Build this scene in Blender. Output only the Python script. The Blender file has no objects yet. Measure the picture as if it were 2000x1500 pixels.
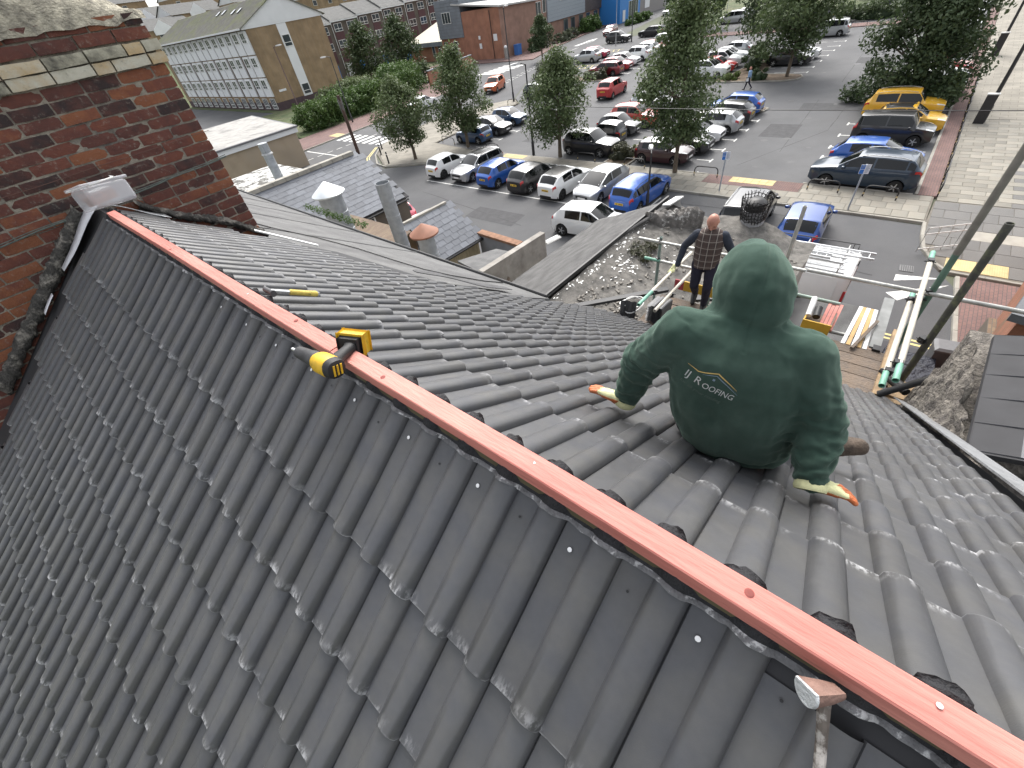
import bpy, bmesh, math, random
import numpy as np
from mathutils import Vector, Matrix, Quaternion
from mathutils.bvhtree import BVHTree
from mathutils import noise as mnoise
random.seed(7); rng = np.random.default_rng(7)
R = math.radians
scene = bpy.context.scene
COL = scene.collection
# ------------------------------------------------------------------ camera
cam_d = bpy.data.cameras.new('camera'); cam = bpy.data.objects.new('camera', cam_d); COL.objects.link(cam)
RT = Vector((0.6321640, -0.7626321, -0.1369707)); DN = Vector((-0.5996776, -0.3696105, -0.7097709)); FW = Vector((0.4906683, 0.5308299, -0.6909879))
cm = Matrix.Identity(4)
for i in range(3):
    cm[i][0] = RT[i]; cm[i][1] = -DN[i]; cm[i][2] = -FW[i]
cm.translation = Vector((-0.4045, 0.0, 0.8874))
cam.matrix_world = cm
cam_d.sensor_width = 36.0; cam_d.lens = 806.78 / 2000 * 36.0
cam_d.clip_start = 0.05; cam_d.clip_end = 1500
scene.camera = cam
# ------------------------------------------------------------------ world, sun, exposure (bright overcast day)
SUN_EL, SUN_AZ = R(50), R(58)           # azimuth measured from +Y towards +X
world = bpy.data.worlds.new('World'); scene.world = world; world.use_nodes = True
wn = world.node_tree; bgn = wn.nodes['Background']
sky = wn.nodes.new('ShaderNodeTexSky'); sky.sky_type = 'NISHITA'; sky.sun_disc = False
sky.sun_elevation = SUN_EL; sky.sun_rotation = SUN_AZ; sky.air_density = 1.0; sky.dust_density = 4.0; sky.ozone_density = 1.0
hsv = wn.nodes.new('ShaderNodeHueSaturation'); hsv.inputs['Saturation'].default_value = 0.22
wn.links.new(sky.outputs[0], hsv.inputs['Color']); wn.links.new(hsv.outputs[0], bgn.inputs['Color'])
bgn.inputs['Strength'].default_value = 0.15
sun_d = bpy.data.lights.new('sun', 'SUN'); sun = bpy.data.objects.new('sun', sun_d); COL.objects.link(sun)
sun_d.energy = 1.1; sun_d.angle = R(30); sun_d.color = (1.0, 0.96, 0.9)
sdir = Vector((math.sin(SUN_AZ) * math.cos(SUN_EL), math.cos(SUN_AZ) * math.cos(SUN_EL), math.sin(SUN_EL)))
sun.rotation_euler = sdir.to_track_quat('Z', 'Y').to_euler()
sun.location = (0, 0, 30)
vs = scene.view_settings
vs.view_transform = 'Standard'; vs.look = 'None'; vs.exposure = 1.22; vs.gamma = 1.0
try: vs.use_curve_mapping = False
except Exception: pass
# ------------------------------------------------------------------ helpers
GZ = -9.4
PL, PR = 0.6526, 0.6140
def srgb(h):
    h = h.lstrip('#'); c = [int(h[i:i + 2], 16) / 255 for i in (0, 2, 4)]
    return tuple(((x / 12.92) if x <= 0.04045 else ((x + 0.055) / 1.055) ** 2.4) for x in c)
MATS = {}
def mat(name, col, rough=0.7, var=0.12, scale=6.0, bump=0.0, bscale=60.0, metal=0.0, rnd=0.0, col2=None, mix=(0.45, 0.6), mscale=3.0, coat=0.0, spec=0.5, alpha=None, trans=0.0, stretch=(1, 1, 1), coord='Object', mdetail=6):
    """noise-varied principled material. col2 is blotched in over col; rnd = per-object brightness spread"""
    if name in MATS: return MATS[name]
    m = bpy.data.materials.new(name); m.use_nodes = True; MATS[name] = m
    nt = m.node_tree; N = nt.nodes; L = nt.links; b = N['Principled BSDF']
    tc = N.new('ShaderNodeTexCoord'); mp = N.new('ShaderNodeMapping'); mp.inputs['Scale'].default_value = stretch
    L.new(tc.outputs[coord], mp.inputs[0])
    c = tuple(col) + (1,)
    if var or col2 or rnd:
        n1 = N.new('ShaderNodeTexNoise'); n1.inputs['Scale'].default_value = scale; n1.inputs['Detail'].default_value = 5
        L.new(mp.outputs[0], n1.inputs['Vector'])
        mr = N.new('ShaderNodeMapRange'); mr.inputs[1].default_value = 0.3; mr.inputs[2].default_value = 0.7; mr.inputs[3].default_value = 1 - var; mr.inputs[4].default_value = 1 + var
        L.new(n1.outputs[0], mr.inputs[0])
        fac = mr.outputs[0]
        if rnd:
            oi = N.new('ShaderNodeObjectInfo'); m2 = N.new('ShaderNodeMapRange'); m2.inputs[3].default_value = 1 - rnd; m2.inputs[4].default_value = 1 + rnd
            L.new(oi.outputs['Random'], m2.inputs[0])
            mm = N.new('ShaderNodeMath'); mm.operation = 'MULTIPLY'; L.new(fac, mm.inputs[0]); L.new(m2.outputs[0], mm.inputs[1]); fac = mm.outputs[0]
        base = None
        if col2 is not None:
            n2 = N.new('ShaderNodeTexNoise'); n2.inputs['Scale'].default_value = mscale; n2.inputs['Detail'].default_value = mdetail; n2.inputs['Roughness'].default_value = 0.65
            L.new(mp.outputs[0], n2.inputs['Vector'])
            rp = N.new('ShaderNodeMapRange'); rp.inputs[1].default_value = mix[0]; rp.inputs[2].default_value = mix[1]
            L.new(n2.outputs[0], rp.inputs[0])
            mx = N.new('ShaderNodeMix'); mx.data_type = 'RGBA'; mx.inputs[6].default_value = c; mx.inputs[7].default_value = tuple(col2) + (1,)
            L.new(rp.outputs[0], mx.inputs[0]); base = mx.outputs[2]
        vm = N.new('ShaderNodeVectorMath'); vm.operation = 'SCALE'
        if base is not None: L.new(base, vm.inputs[0])
        else: vm.inputs[0].default_value = col
        L.new(fac, vm.inputs['Scale']); L.new(vm.outputs[0], b.inputs['Base Color'])
    else:
        b.inputs['Base Color'].default_value = c
    if bump:
        nb = N.new('ShaderNodeTexNoise'); nb.inputs['Scale'].default_value = bscale; nb.inputs['Detail'].default_value = 6
        L.new(mp.outputs[0], nb.inputs['Vector'])
        bp = N.new('ShaderNodeBump'); bp.inputs['Strength'].default_value = min(1, bump); bp.inputs['Distance'].default_value = 0.5 / bscale * max(1, bump) * 2
        L.new(nb.outputs[0], bp.inputs['Height']); L.new(bp.outputs[0], b.inputs['Normal'])
    b.inputs['Roughness'].default_value = rough; b.inputs['Metallic'].default_value = metal
    b.inputs['Specular IOR Level'].default_value = spec
    if coat: b.inputs['Coat Weight'].default_value = coat; b.inputs['Coat Roughness'].default_value = 0.06
    if alpha is not None: b.inputs['Alpha'].default_value = alpha
    if trans: b.inputs['Transmission Weight'].default_value = trans
    return m
def link(o, parent=None):
    COL.objects.link(o)
    if parent is not None: o.parent = parent
    return o
def mesh_from(name, verts, faces, mats=(), fmat=None, smooth=False, angle=None):
    me = bpy.data.meshes.new(name); me.from_pydata([tuple(v) for v in verts], [], [tuple(f) for f in faces]); 
    for m in (mats if isinstance(mats, (list, tuple)) else [mats]):
        if m is not None: me.materials.append(m)
    if fmat is not None: me.polygons.foreach_set('material_index', np.array(fmat, dtype=np.int32))
    if smooth:
        me.polygons.foreach_set('use_smooth', np.ones(len(me.polygons), dtype=bool))
        if angle: me.set_sharp_from_angle(angle=R(angle))
    me.update(); return me
def obj(name, me, parent=None, loc=None, rot=None):
    o = bpy.data.objects.new(name, me); link(o, parent)
    if loc is not None: o.location = loc
    if rot is not None: o.rotation_euler = rot
    return o
def tag(o, label=None, cat=None, group=None, kind=None):
    if label: o['label'] = label
    if cat: o['category'] = cat
    if group: o['group'] = group
    if kind: o['kind'] = kind
    return o
def thing(name, label, cat, loc=(0, 0, 0), rz=0.0, group=None):
    o = bpy.data.objects.new(name, None); o.empty_display_size = 0.1; COL.objects.link(o)
    o.location = loc; o.rotation_euler = (0, 0, rz)
    return tag(o, label, cat, group)
class MB:
    """collects shapes into one mesh"""
    def __init__(s): s.v = []; s.f = []; s.m = []
    def add(s, vs, fs, mi=0):
        o = len(s.v); s.v += [tuple(v) for v in vs]; s.f += [tuple(i + o for i in f) for f in fs]; s.m += [mi] * len(fs); return s
    def box(s, x0, x1, y0, y1, z0, z1, mi=0):
        return s.add([(x0, y0, z0), (x1, y0, z0), (x1, y1, z0), (x0, y1, z0), (x0, y0, z1), (x1, y0, z1), (x1, y1, z1), (x0, y1, z1)],
                     [(0, 3, 2, 1), (4, 5, 6, 7), (0, 1, 5, 4), (1, 2, 6, 5), (2, 3, 7, 6), (3, 0, 4, 7)], mi)
    def obox(s, c, ex, ey, ez, mi=0):
        """oriented box, half-axis vectors"""
        c, ex, ey, ez = map(Vector, (c, ex, ey, ez)); vs = []
        for k in (-1, 1):
            for a, b in ((-1, -1), (1, -1), (1, 1), (-1, 1)): vs.append(c + ex * a + ey * b + ez * k)
        return s.add(vs, [(0, 3, 2, 1), (4, 5, 6, 7), (0, 1, 5, 4), (1, 2, 6, 5), (2, 3, 7, 6), (3, 0, 4, 7)], mi)
    def rings(s, rings, mi=0, cap=True, closed=True):
        n = len(rings[0]); vs = [v for r in rings for v in r]; fs = []
        for i in range(len(rings) - 1):
            for j in range(n if closed else n - 1):
                k = (j + 1) % n; fs.append((i * n + j, i * n + k, (i + 1) * n + k, (i + 1) * n + j))
        if cap and closed: fs.append(tuple(range(n - 1, -1, -1))); b = (len(rings) - 1) * n; fs.append(tuple(range(b, b + n)))
        return s.add(vs, fs, mi)
    def tube(s, path, r, n=8, mi=0, cap=True):
        P = [Vector(p) for p in path]; rr = r if isinstance(r, (list, tuple)) else [r] * len(P); rings = []; up = None
        for i, p in enumerate(P):
            t = (P[min(i + 1, len(P) - 1)] - P[max(i - 1, 0)]).normalized()
            if up is None: up = t.orthogonal().normalized()
            up = (up - t * up.dot(t)); up = up.normalized() if up.length > 1e-6 else t.orthogonal().normalized()
            w = t.cross(up); rings.append([p + (up * math.cos(2 * math.pi * k / n) + w * math.sin(2 * math.pi * k / n)) * rr[i] for k in range(n)])
        return s.rings(rings, mi, cap)
    def lathe(s, prof, n=16, c=(0, 0, 0), mi=0, cap=True):
        c = Vector(c); return s.rings([[c + Vector((r * math.cos(2 * math.pi * k / n), r * math.sin(2 * math.pi * k / n), z)) for k in range(n)] for r, z in prof], mi, cap)
    def prism(s, poly, z0, z1, mi=0):
        n = len(poly); return s.add([(x, y, z0) for x, y in poly] + [(x, y, z1) for x, y in poly],
            [tuple(range(n - 1, -1, -1)), tuple(range(n, 2 * n))] + [(i, (i + 1) % n, n + (i + 1) % n, n + i) for i in range(n)], mi)
    def mesh(s, name, mats, smooth=False, angle=35):
        return mesh_from(name, s.v, s.f, mats, s.m, smooth, angle)
    def build(s, name, mats, parent=None, smooth=False, angle=35, loc=None, rot=None):
        return obj(name, s.mesh(name, mats, smooth, angle), parent, loc, rot)
def copy_tree(o, parent=None, top=True):
    c = o.copy(); COL.objects.link(c)
    if parent is not None: c.parent = parent
    for ch in list(o.children): copy_tree(ch, c, False)
    return c
def fbm(p, o=4):
    return mnoise.fractal(Vector(p), 0.8, 2.0, o)
# ------------------------------------------------------------------ shared materials
M_asph = mat('asphalt', (0.062, 0.063, 0.066), 0.9, 0.16, 0.35, 0.5, 90, col2=(0.082, 0.082, 0.084), mix=(0.4, 0.7), mscale=0.12)
M_white = mat('white_paint', (0.72, 0.72, 0.70), 0.6, 0.1, 4)
M_line = mat('worn_line_paint', (0.66, 0.66, 0.63), 0.75, 0.12, 3, col2=(0.22, 0.22, 0.22), mix=(0.58, 0.66), mscale=5, mdetail=9)
M_black = mat('black_plastic', (0.012, 0.012, 0.013), 0.5, 0.15, 10)
M_dkmetal = mat('dark_metal', (0.02, 0.02, 0.022), 0.45, 0.2, 10, metal=0.0)
M_galv = mat('galvanised_steel', (0.42, 0.43, 0.43), 0.42, 0.2, 9, 0.2, 40, metal=0.75, col2=(0.3, 0.3, 0.29), mix=(0.45, 0.65), mscale=8)
M_wood = mat('raw_timber', (0.42, 0.29, 0.16), 0.75, 0.2, 5, 0.3, 30, col2=(0.28, 0.19, 0.11), mix=(0.4, 0.65), mscale=4, stretch=(1, 1, 6), rnd=0.12)
M_oldwood = mat('old_scaffold_board', (0.20, 0.15, 0.11), 0.85, 0.25, 5, 0.5, 30, col2=(0.11, 0.09, 0.075), mix=(0.4, 0.62), mscale=5, rnd=0.18)
M_felt = mat('mineral_felt', (0.15, 0.15, 0.148), 0.95, 0.14, 3, 0.6, 60, col2=(0.105, 0.104, 0.105), mix=(0.4, 0.65), mscale=1.6)
# ================================================================== the tiled house roof
def tile_material():
    m = bpy.data.materials.new('concrete_roof_tile'); m.use_nodes = True
    nt = m.node_tree; N = nt.nodes; L = nt.links; b = N['Principled BSDF']
    def math_(op, a, c=None, clamp=False):
        n = N.new('ShaderNodeMath'); n.operation = op; n.use_clamp = clamp
        for i, x in enumerate((a, c)):
            if x is None: continue
            if isinstance(x, (int, float)): n.inputs[i].default_value = x
            else: L.new(x, n.inputs[i])
        return n.outputs[0]
    uv = N.new('ShaderNodeUVMap'); uv.uv_map = 'UVMap'; at = N.new('ShaderNodeAttribute'); at.attribute_name = 'seed'; oi = N.new('ShaderNodeObjectInfo')
    seed = math_('FRACT', math_('ADD', at.outputs['Fac'], oi.outputs['Random']))
    sep = N.new('ShaderNodeSeparateXYZ'); L.new(uv.outputs[0], sep.inputs[0])
    cv = N.new('ShaderNodeCombineXYZ'); L.new(sep.outputs[0], cv.inputs[0]); L.new(sep.outputs[1], cv.inputs[1]); L.new(math_('MULTIPLY', seed, 37.0), cv.inputs[2])
    def noise(sc, det=5, vec=cv.outputs[0], rough=0.55):
        n = N.new('ShaderNodeTexNoise'); n.inputs['Scale'].default_value = sc; n.inputs['Detail'].default_value = det; n.inputs['Roughness'].default_value = rough; L.new(vec, n.inputs['Vector']); return n.outputs[0]
    def rng_(x, a, c, d=0.0, e=1.0):
        n = N.new('ShaderNodeMapRange'); n.inputs[1].default_value = a; n.inputs[2].default_value = c; n.inputs[3].default_value = d; n.inputs[4].default_value = e; L.new(x, n.inputs[0]); return n.outputs[0]
    base = N.new('ShaderNodeMix'); base.data_type = 'RGBA'; base.inputs[6].default_value = (0.068, 0.070, 0.077, 1); base.inputs[7].default_value = (0.086, 0.085, 0.083, 1)
    L.new(rng_(noise(9), 0.35, 0.7), base.inputs[0])
    sc = N.new('ShaderNodeVectorMath'); sc.operation = 'SCALE'; L.new(base.outputs[2], sc.inputs[0]); L.new(math_('MULTIPLY', rng_(seed, 0, 1, 0.88, 1.12), rng_(noise(45), 0.3, 0.7, 0.95, 1.05)), sc.inputs['Scale'])
    # white scuffs on the exposed front edge and a few drag marks
    st = N.new('ShaderNodeMapping'); st.inputs['Scale'].default_value = (1, 0.35, 1); st.inputs['Rotation'].default_value = (0, 0, 0.3); L.new(cv.outputs[0], st.inputs[0])
    edge = rng_(sep.outputs[1], 0.004, 0.045, 1.0, 0.0)
    e2 = math_('MULTIPLY', math_('POWER', edge, 1.6), rng_(noise(95, 6, st.outputs[0], 0.7), 0.46, 0.58), True)
    e3 = math_('MULTIPLY', e2, rng_(noise(11, 2), 0.45, 0.62), True)
    lip = math_('MULTIPLY', rng_(sep.outputs[1], 0.0, 0.006, 1, 0), rng_(noise(30, 3), 0.42, 0.6), True)
    drag = math_('MULTIPLY', rng_(noise(60, 4, st.outputs[0], 0.75), 0.70, 0.78), rng_(noise(7, 2), 0.55, 0.66), True)
    msk = math_('MAXIMUM', math_('MAXIMUM', e3, math_('MULTIPLY', lip, 0.75)), math_('MULTIPLY', drag, 0.35))
    mx = N.new('ShaderNodeMix'); mx.data_type = 'RGBA'; mx.inputs[7].default_value = (0.55, 0.55, 0.56, 1); L.new(sc.outputs[0], mx.inputs[6]); L.new(math_('MULTIPLY', msk, 0.8), mx.inputs[0])
    L.new(mx.outputs[2], b.inputs['Base Color'])
    L.new(rng_(noise(14), 0.3, 0.7, 0.36, 0.52), b.inputs['Roughness'])
    bp = N.new('ShaderNodeBump'); bp.inputs['Strength'].default_value = 0.16; bp.inputs['Distance'].default_value = 0.002
    L.new(noise(420, 3), bp.inputs['Height']); L.new(bp.outputs[0], b.inputs['Normal'])
    return m
M_tile = tile_material()
def tile_profile():
    """height over the width of one double-roll tile (0.30 m): pan, roll, pan, roll with an open lap edge"""
    pts = []
    PAN, ROL, H = 0.072, 0.078, 0.028
    for k in range(2):
        o = 0.15 * k
        pts += [(o + 0.004 if k else 0.0, 0.001 if k else 0.0), (o + 0.035, 0.0), (o + PAN - 0.004, 0.0)]
        for j in range(0, 9):
            t = j / 8; a = math.pi * (1 - t)
            x = o + PAN + ROL * (0.5 + 0.5 * math.cos(a)); z = H * max(0.0, math.sin(a)) ** 0.72
            if j == 8: z = 0.004 if k else -0.004
            pts.append((x, z))
    return pts
PROF = tile_profile()
def tile_geo(mirror, LEN=0.385, TH=0.021, PROF=PROF):
    s = -1 if mirror else 1; V = []; UV = []; F = []
    rows = [(-0.0, TH - 0.0, -TH), (0.0, TH - 0.003, 0), (0.003, TH, 0), (0.19, TH * 0.5, 0), (LEN, 0.0, 0)]
    # row 0 = bottom of the front face, 1/2 = rounded lip, then up the slope
    n = len(PROF)
    for ri, (y, zo, drop) in enumerate(rows):
        for x, z in PROF:
            zz = zo + z
            if ri == 0: zz = z * 0.55 + 0.0
            V.append((s * x, y if ri else 0.004, zz)); UV.append((x, y))
    for ri in range(len(rows) - 1):
        for j in range(n - 1):
            q = (ri * n + j, ri * n + j + 1, (ri + 1) * n + j + 1, (ri + 1) * n + j)
            F.append(q if not mirror else q[::-1])
    # side edge under the open roll lap
    o = len(V)
    for ri in range(1, len(rows)):
        V.append((s * PROF[-1][0], rows[ri][0], rows[ri][1] - 0.012)); UV.append((PROF[-1][0], rows[ri][0]))
    for ri in range(1, len(rows) - 1):
        q = (ri * n + n - 1, o + ri - 1, o + ri, (ri + 1) * n + n - 1)
        F.append(q if not mirror else q[::-1])
    return np.array(V), F, np.array(UV)
def tile_mesh(name, V, F, UV, seeds=None):
    me = bpy.data.meshes.new(name); me.from_pydata(V.tolist(), [], F); me.materials.append(M_tile)
    uvl = me.uv_layers.new(name='UVMap'); li = np.zeros(len(me.loops), dtype=np.int32); me.loops.foreach_get('vertex_index', li)
    uvl.data.foreach_set('uv', UV[li].astype(np.float32).ravel())
    a = me.attributes.new('seed', 'FLOAT', 'POINT'); a.data.foreach_set('value', (np.zeros(len(V)) if seeds is None else seeds).astype(np.float32))
    me.polygons.foreach_set('use_smooth', np.ones(len(me.polygons), dtype=bool)); me.set_sharp_from_angle(angle=R(42)); me.update()
    return me
GL_, GR_ = tile_geo(False), tile_geo(True)
TM = {'L': tile_mesh('tile', *GL_), 'R': tile_mesh('tile', *GR_)}
TM0 = {'L': tile_mesh('tile', *tile_geo(False, 0.430)), 'R': tile_mesh('tile', *tile_geo(True, 0.418))}
def slope_frame(side):
    if side == 'L': ex, ey = Vector((0, -1, 0)), Vector((math.cos(PL), 0, math.sin(PL)))
    else: ex, ey = Vector((0, 1, 0)), Vector((-math.cos(PR), 0, math.sin(PR)))
    return ex, ey, ex.cross(ey)
def onslope(side, s, y, h=0.0):
    ex, ey, ez = slope_frame(side); return -ey * s + Vector((0, y, 0)) + ez * h
HOUSE = thing('terraced_house', 'terraced house with new dark grey interlocking tile roof and red timber along its ridge', 'house', (0, 0, 0))
# roof deck under the tiles (closed wedge so that no light leaks through) and walls below
mb = MB()
exL, eyL, ezL = slope_frame('L'); exR, eyR, ezR = slope_frame('R')
Y0, Y1 = -1.15, 5.55
def rp(side, s, y, h): return onslope(side, s, y, h)
S_L, S_R = 7.2, 6.75
sec = [(-S_L * math.cos(PL), -S_L * math.sin(PL) - 0.03), (0, -0.03), (S_R * math.cos(PR), -S_R * math.sin(PR) - 0.03), (S_R * math.cos(PR), -S_R * math.sin(PR) - 0.2), (0, -0.3), (-S_L * math.cos(PL), -S_L * math.sin(PL) - 0.2)]
M_deck = mat('roof_underlay', (0.03, 0.03, 0.033), 0.8, 0.2, 4)
mb.rings([[(x, Y0, z) for x, z in sec], [(x, 3.62, z) for x, z in sec]])
ROOF = mb.build('roof', [M_deck], HOUSE)
sec2 = [(x if x < 1 else 2.4, z if x < 1 else (-2.4 * math.tan(PR) - (0.03 if i == 2 else 0.2))) for i, (x, z) in enumerate(sec)]
mb = MB(); mb.rings([[(x, 3.62, z) for x, z in sec2], [(x, 5.42, z) for x, z in sec2]]); mb.build('roof_deck', [M_deck], ROOF)
M_render = mat('grey_render', (0.33, 0.31, 0.28), 0.9, 0.15, 2, 0.5, 40, col2=(0.22, 0.2, 0.18), mix=(0.45, 0.65), mscale=1.5)
mb = MB(); mb.box(-5.6, 5.3, -1.15, 3.62, GZ, -4.05); mb.box(-5.6, 2.2, 3.62, 5.9, GZ, -3.9); mb.build('wall', [M_render], HOUSE)
def ymax_right(s):
    xs = [0, 1.30, 1.62, 2.1, 2.65, 3.83, 5.85, 7.5]; ys = [5.36, 5.36, 5.36, 4.53, 3.98, 3.68, 3.75, 3.6]
    return float(np.interp(s, xs, ys))
tiles = []   # (side, bottom s, y corner, seed)
CL, SL0, GGL = 1.3547, 0.4774, 0.3021
for c in range(14):
    s = SL0 + GGL * c
    for k in range(-26, 8):
        y = CL - 0.30 * k / 1.0 - (0.15 if c % 2 else 0.0)
        if y > 5.16 or y < -0.75: continue
        tiles.append(('L', s, y))
CR, SR0, GGR = 1.1021, 0.457, 0.285
for c in range(23):
    s = SR0 + GGR * c
    for k in range(-16, 9):
        y = CR - 0.30 * k - (0.15 if c % 2 else 0.0)
        if y > ymax_right(s) + 0.02 or y - 0.30 < -1.10: continue
        tiles.append(('R', s, y))
camp = Vector((-0.4045, 0, 0.8874))
def tview(side, s, y):
    p = onslope(side, s - 0.15, y - 0.15); d = p - camp; z = d.dot(FW)
    if z < 0.15: return -1
    u, v = d.dot(RT) / z * 806.78, d.dot(DN) / z * 806.78
    vis = abs(u) < 1090 and abs(v) < 840
    n = slope_frame(side)[2]; return (abs(d.normalized().dot(n)) / (d.length ** 2)) if vis else -1
order = sorted(range(len(tiles)), key=lambda i: -tview(*tiles[i]))
near = set(order[:300])
rest = {'L': [], 'R': []}
H0 = -0.021
TMH = tile_mesh('half_tile', *tile_geo(True, PROF=PROF[:12]))
for c in range(23):
    s = SR0 + GGR * c; ys = [t_[2] for t_ in tiles if t_[0] == 'R' and abs(t_[1] - s) < 1e-6]
    if min(ys) - 0.30 - 0.15 > -1.12:
        ex, ey, ez = slope_frame('R'); o = bpy.data.objects.new('half_tile', TMH); COL.objects.link(o); o.parent = ROOF; mw = Matrix((ex, ey, ez)).transposed().to_4x4(); mw.translation = onslope('R', s, min(ys) - 0.30, H0); o.matrix_local = mw
for i, (side, s, y) in enumerate(tiles):
    ex, ey, ez = slope_frame(side)
    jr = random.uniform(-0.004, 0.004); jh = random.uniform(0, 0.0025); js = random.uniform(-0.004, 0.004)
    o3 = onslope(side, s + js, y, H0 + jh)
    a = Matrix((ex, ey, ez)).transposed() @ Matrix.Rotation(jr, 3, 'Z') @ Matrix.Rotation(random.uniform(-0.004, 0.004), 3, 'Y')
    mw = a.to_4x4(); mw.translation = o3
    if i in near:
        o = bpy.data.objects.new('tile', (TM0 if s < 0.5 else TM)[side]); COL.objects.link(o); o.parent = ROOF; o.matrix_local = mw
    else:
        rest[side].append((np.array(a), np.array(o3), random.random()))
for side, G in (('L', GL_), ('R', GR_)):
    V, F, UV = G; VV = []; FF = []; UU = []; SS = []
    Fa = F; n = len(V)
    for j, (a, t, sd) in enumerate(rest[side]):
        VV.append(V @ a.T + t); UU.append(UV); SS.append(np.full(n, sd)); FF += [tuple(x + j * n for x in f) for f in Fa]
    if VV:
        o = obj('tiles', tile_mesh('tiles', np.vstack(VV), FF, np.vstack(UU), np.concatenate(SS)), ROOF); tag(o, kind='stuff')
# ridge: underlay roll, red timber, black filler lumps, nail heads
M_red = mat('red_treated_timber', (0.50, 0.165, 0.135), 0.7, 0.14, 14, 0.4, 80, col2=(0.60, 0.27, 0.22), mix=(0.4, 0.7), mscale=5, stretch=(1, 0.12, 1))
rb = thing('ridge_timber', 'long red treated timber lying along the roof ridge under the drill', 'timber')
def red_piece(y0, y1, dx, z0=0.004, w=0.029, h=0.046):
    m = MB(); secs = []
    for i in range(13):
        y = y0 + (y1 - y0) * i / 12; wob = 0.003 * math.sin(y * 2.3) + dx; hz = 0.002 * math.sin(y * 3.1)
        c = 0.003
        secs.append([(x + wob, y, z + hz) for x, z in ((-w + c, z0), (w - c, z0), (w, z0 + c), (w, z0 + h - c), (w - c, z0 + h), (-w + c, z0 + h), (-w, z0 + h - c), (-w, z0 + c))])
    m.rings(secs); return m.build('timber_length', [M_red], rb, True, 30)
red_piece(-1.6, 1.305, 0.0); red_piece(1.311, 4.56, 0.0015)
mb = MB(); mb.box(-0.021, 0.021, -1.6, 4.5, -0.05, 0.004); mb.build('packing_batten', [mat('yellowed_batten', (0.09, 0.075, 0.04), 0.8, 0.25, 8)], rb)
for y in (-0.33, 0.42, 2.05, 2.9):
    mb = MB(); mb.lathe([(0.0045, 0), (0.0045, 0.0012), (0.0, 0.0014)], 8, (random.uniform(-0.01, 0.01), y, 0.0505)); mb.build('nail_head', [mat('steel_nail', (0.7, 0.7, 0.7), 0.3, 0.05, metal=0.6)], rb)
for (kx, ky) in ((0.004, -0.07), (-0.006, 1.02), (0.005, 2.4), (-.014, .35), (.012, .62), (.010, 1.62), (-.010, 3.1)):
    mb = MB(); mb.lathe([(0.0085, 0), (0.006, 0.0004), (0.0, 0.0005)], 12, (kx, ky, 0.0503)); mb.build('knot', [mat('timber_knot', (0.22, 0.05, 0.04), 0.7, 0.3, 60)], rb)
M_mast = mat('black_filler', (0.016, 0.016, 0.019), 0.75, 0.3, 30, 1.0, 120)
fl = thing('ridge_filler', 'black foam filler lumps closing the tile roll ends beside the red ridge timber', 'filler')
fl_meshes = []
for q in range(4):
    vs_, fs_ = [], []; n, mrow = 12, 6
    for a in range(mrow):
        t = a / (mrow - 1)
        for b_ in range(n):
            an = math.pi * b_ / (n - 1); rr = (0.040 - 0.006 * math.sin(math.pi * t) + 0.010 * fbm((an * 1.3 + q * 9, t * 2, q))) * (1 - 0.25 * (t > 0.9))
            vs_.append((math.cos(an) * rr, -0.020 + 0.042 * t, 0.98 * max(0, math.sin(an)) ** 0.75 * rr + 0.004))
    for a in range(mrow - 1):
        for b_ in range(n - 1): fs_.append((a * n + b_, a * n + b_ + 1, (a + 1) * n + b_ + 1, (a + 1) * n + b_))
    fs_.append(tuple(range(n))); fs_.append(tuple(range((mrow - 1) * n, mrow * n))[::-1])
    fl_meshes.append(mesh_from('filler_lump', vs_, fs_, M_mast, None, True, 60))
for k in range(-30, 13):
    y = CR - 0.15 * k - 0.110
    if y > 4.9 or y < -1.0: continue
    for side, s0 in (('R', 0.046),):
        ex, ey, ez = slope_frame(side); o = bpy.data.objects.new('filler_lump', random.choice(fl_meshes)); COL.objects.link(o); o.parent = fl
        mw = Matrix((ex, ey, ez)).transposed().to_4x4() @ Matrix.Rotation(random.uniform(-.15, .15), 4, 'Z'); mw.translation = onslope(side, s0 + random.uniform(-0.006, 0.004), y, random.uniform(-0.002, 0.002)); o.matrix_local = mw
# wavy mortar and underlay edge along the heads of the left tiles
def head_strip(side, s0, s1, h0, h1, m, name, y0, y1, amp):
    V = []; F = []; n = int((y1 - y0) / 0.012); 
    for i in range(n):
        y = y0 + (y1 - y0) * i / (n - 1)
        ph = ((CL if side == 'L' else CR) - y) % 0.15
        hump = 0.030 * max(0, math.sin(math.pi * (ph - 0.07) / 0.08)) ** 0.8 if ph > 0.07 else 0
        w = amp * fbm((y * 14, s0 * 9, 3.3)) ; w2 = amp * fbm((y * 22, 7.1, 1.0))
        for s, h in ((s0 + w, h0 + hump), ((s0 + s1) / 2 + w2 * .4, (h0 + h1) / 2 + hump + 0.003), (s1 + w2, h1 + hump * 0.9)):
            V.append(onslope(side, s, y, h))
    for i in range(n - 1):
        for j in range(2):
            q = (3 * i + j, 3 * i + j + 1, 3 * i + 3 + j + 1, 3 * i + 3 + j); F.append(q)
    return obj(name, mesh_from(name, V, F, m, None, True), fl)
M_edge = mat('mortar_smear', (0.16, 0.16, 0.165), 0.8, 0.3, 40, 0.8, 160, col2=(0.5, 0.5, 0.5), mix=(0.55, 0.62), mscale=30, mdetail=8)
head_strip('L', 0.040, 0.054, -0.016, -0.010, M_edge, 'underlay_edge', -0.75, 4.75, 0.005)
head_strip('L', 0.012, 0.046, -0.004, -0.016, M_mast, 'black_underlay', -0.75, 4.75, 0.003)
head_strip('R', 0.026, 0.050, -0.004, -0.010, M_mast, 'black_underlay', -1.05, 4.75, 0.004)
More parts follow.
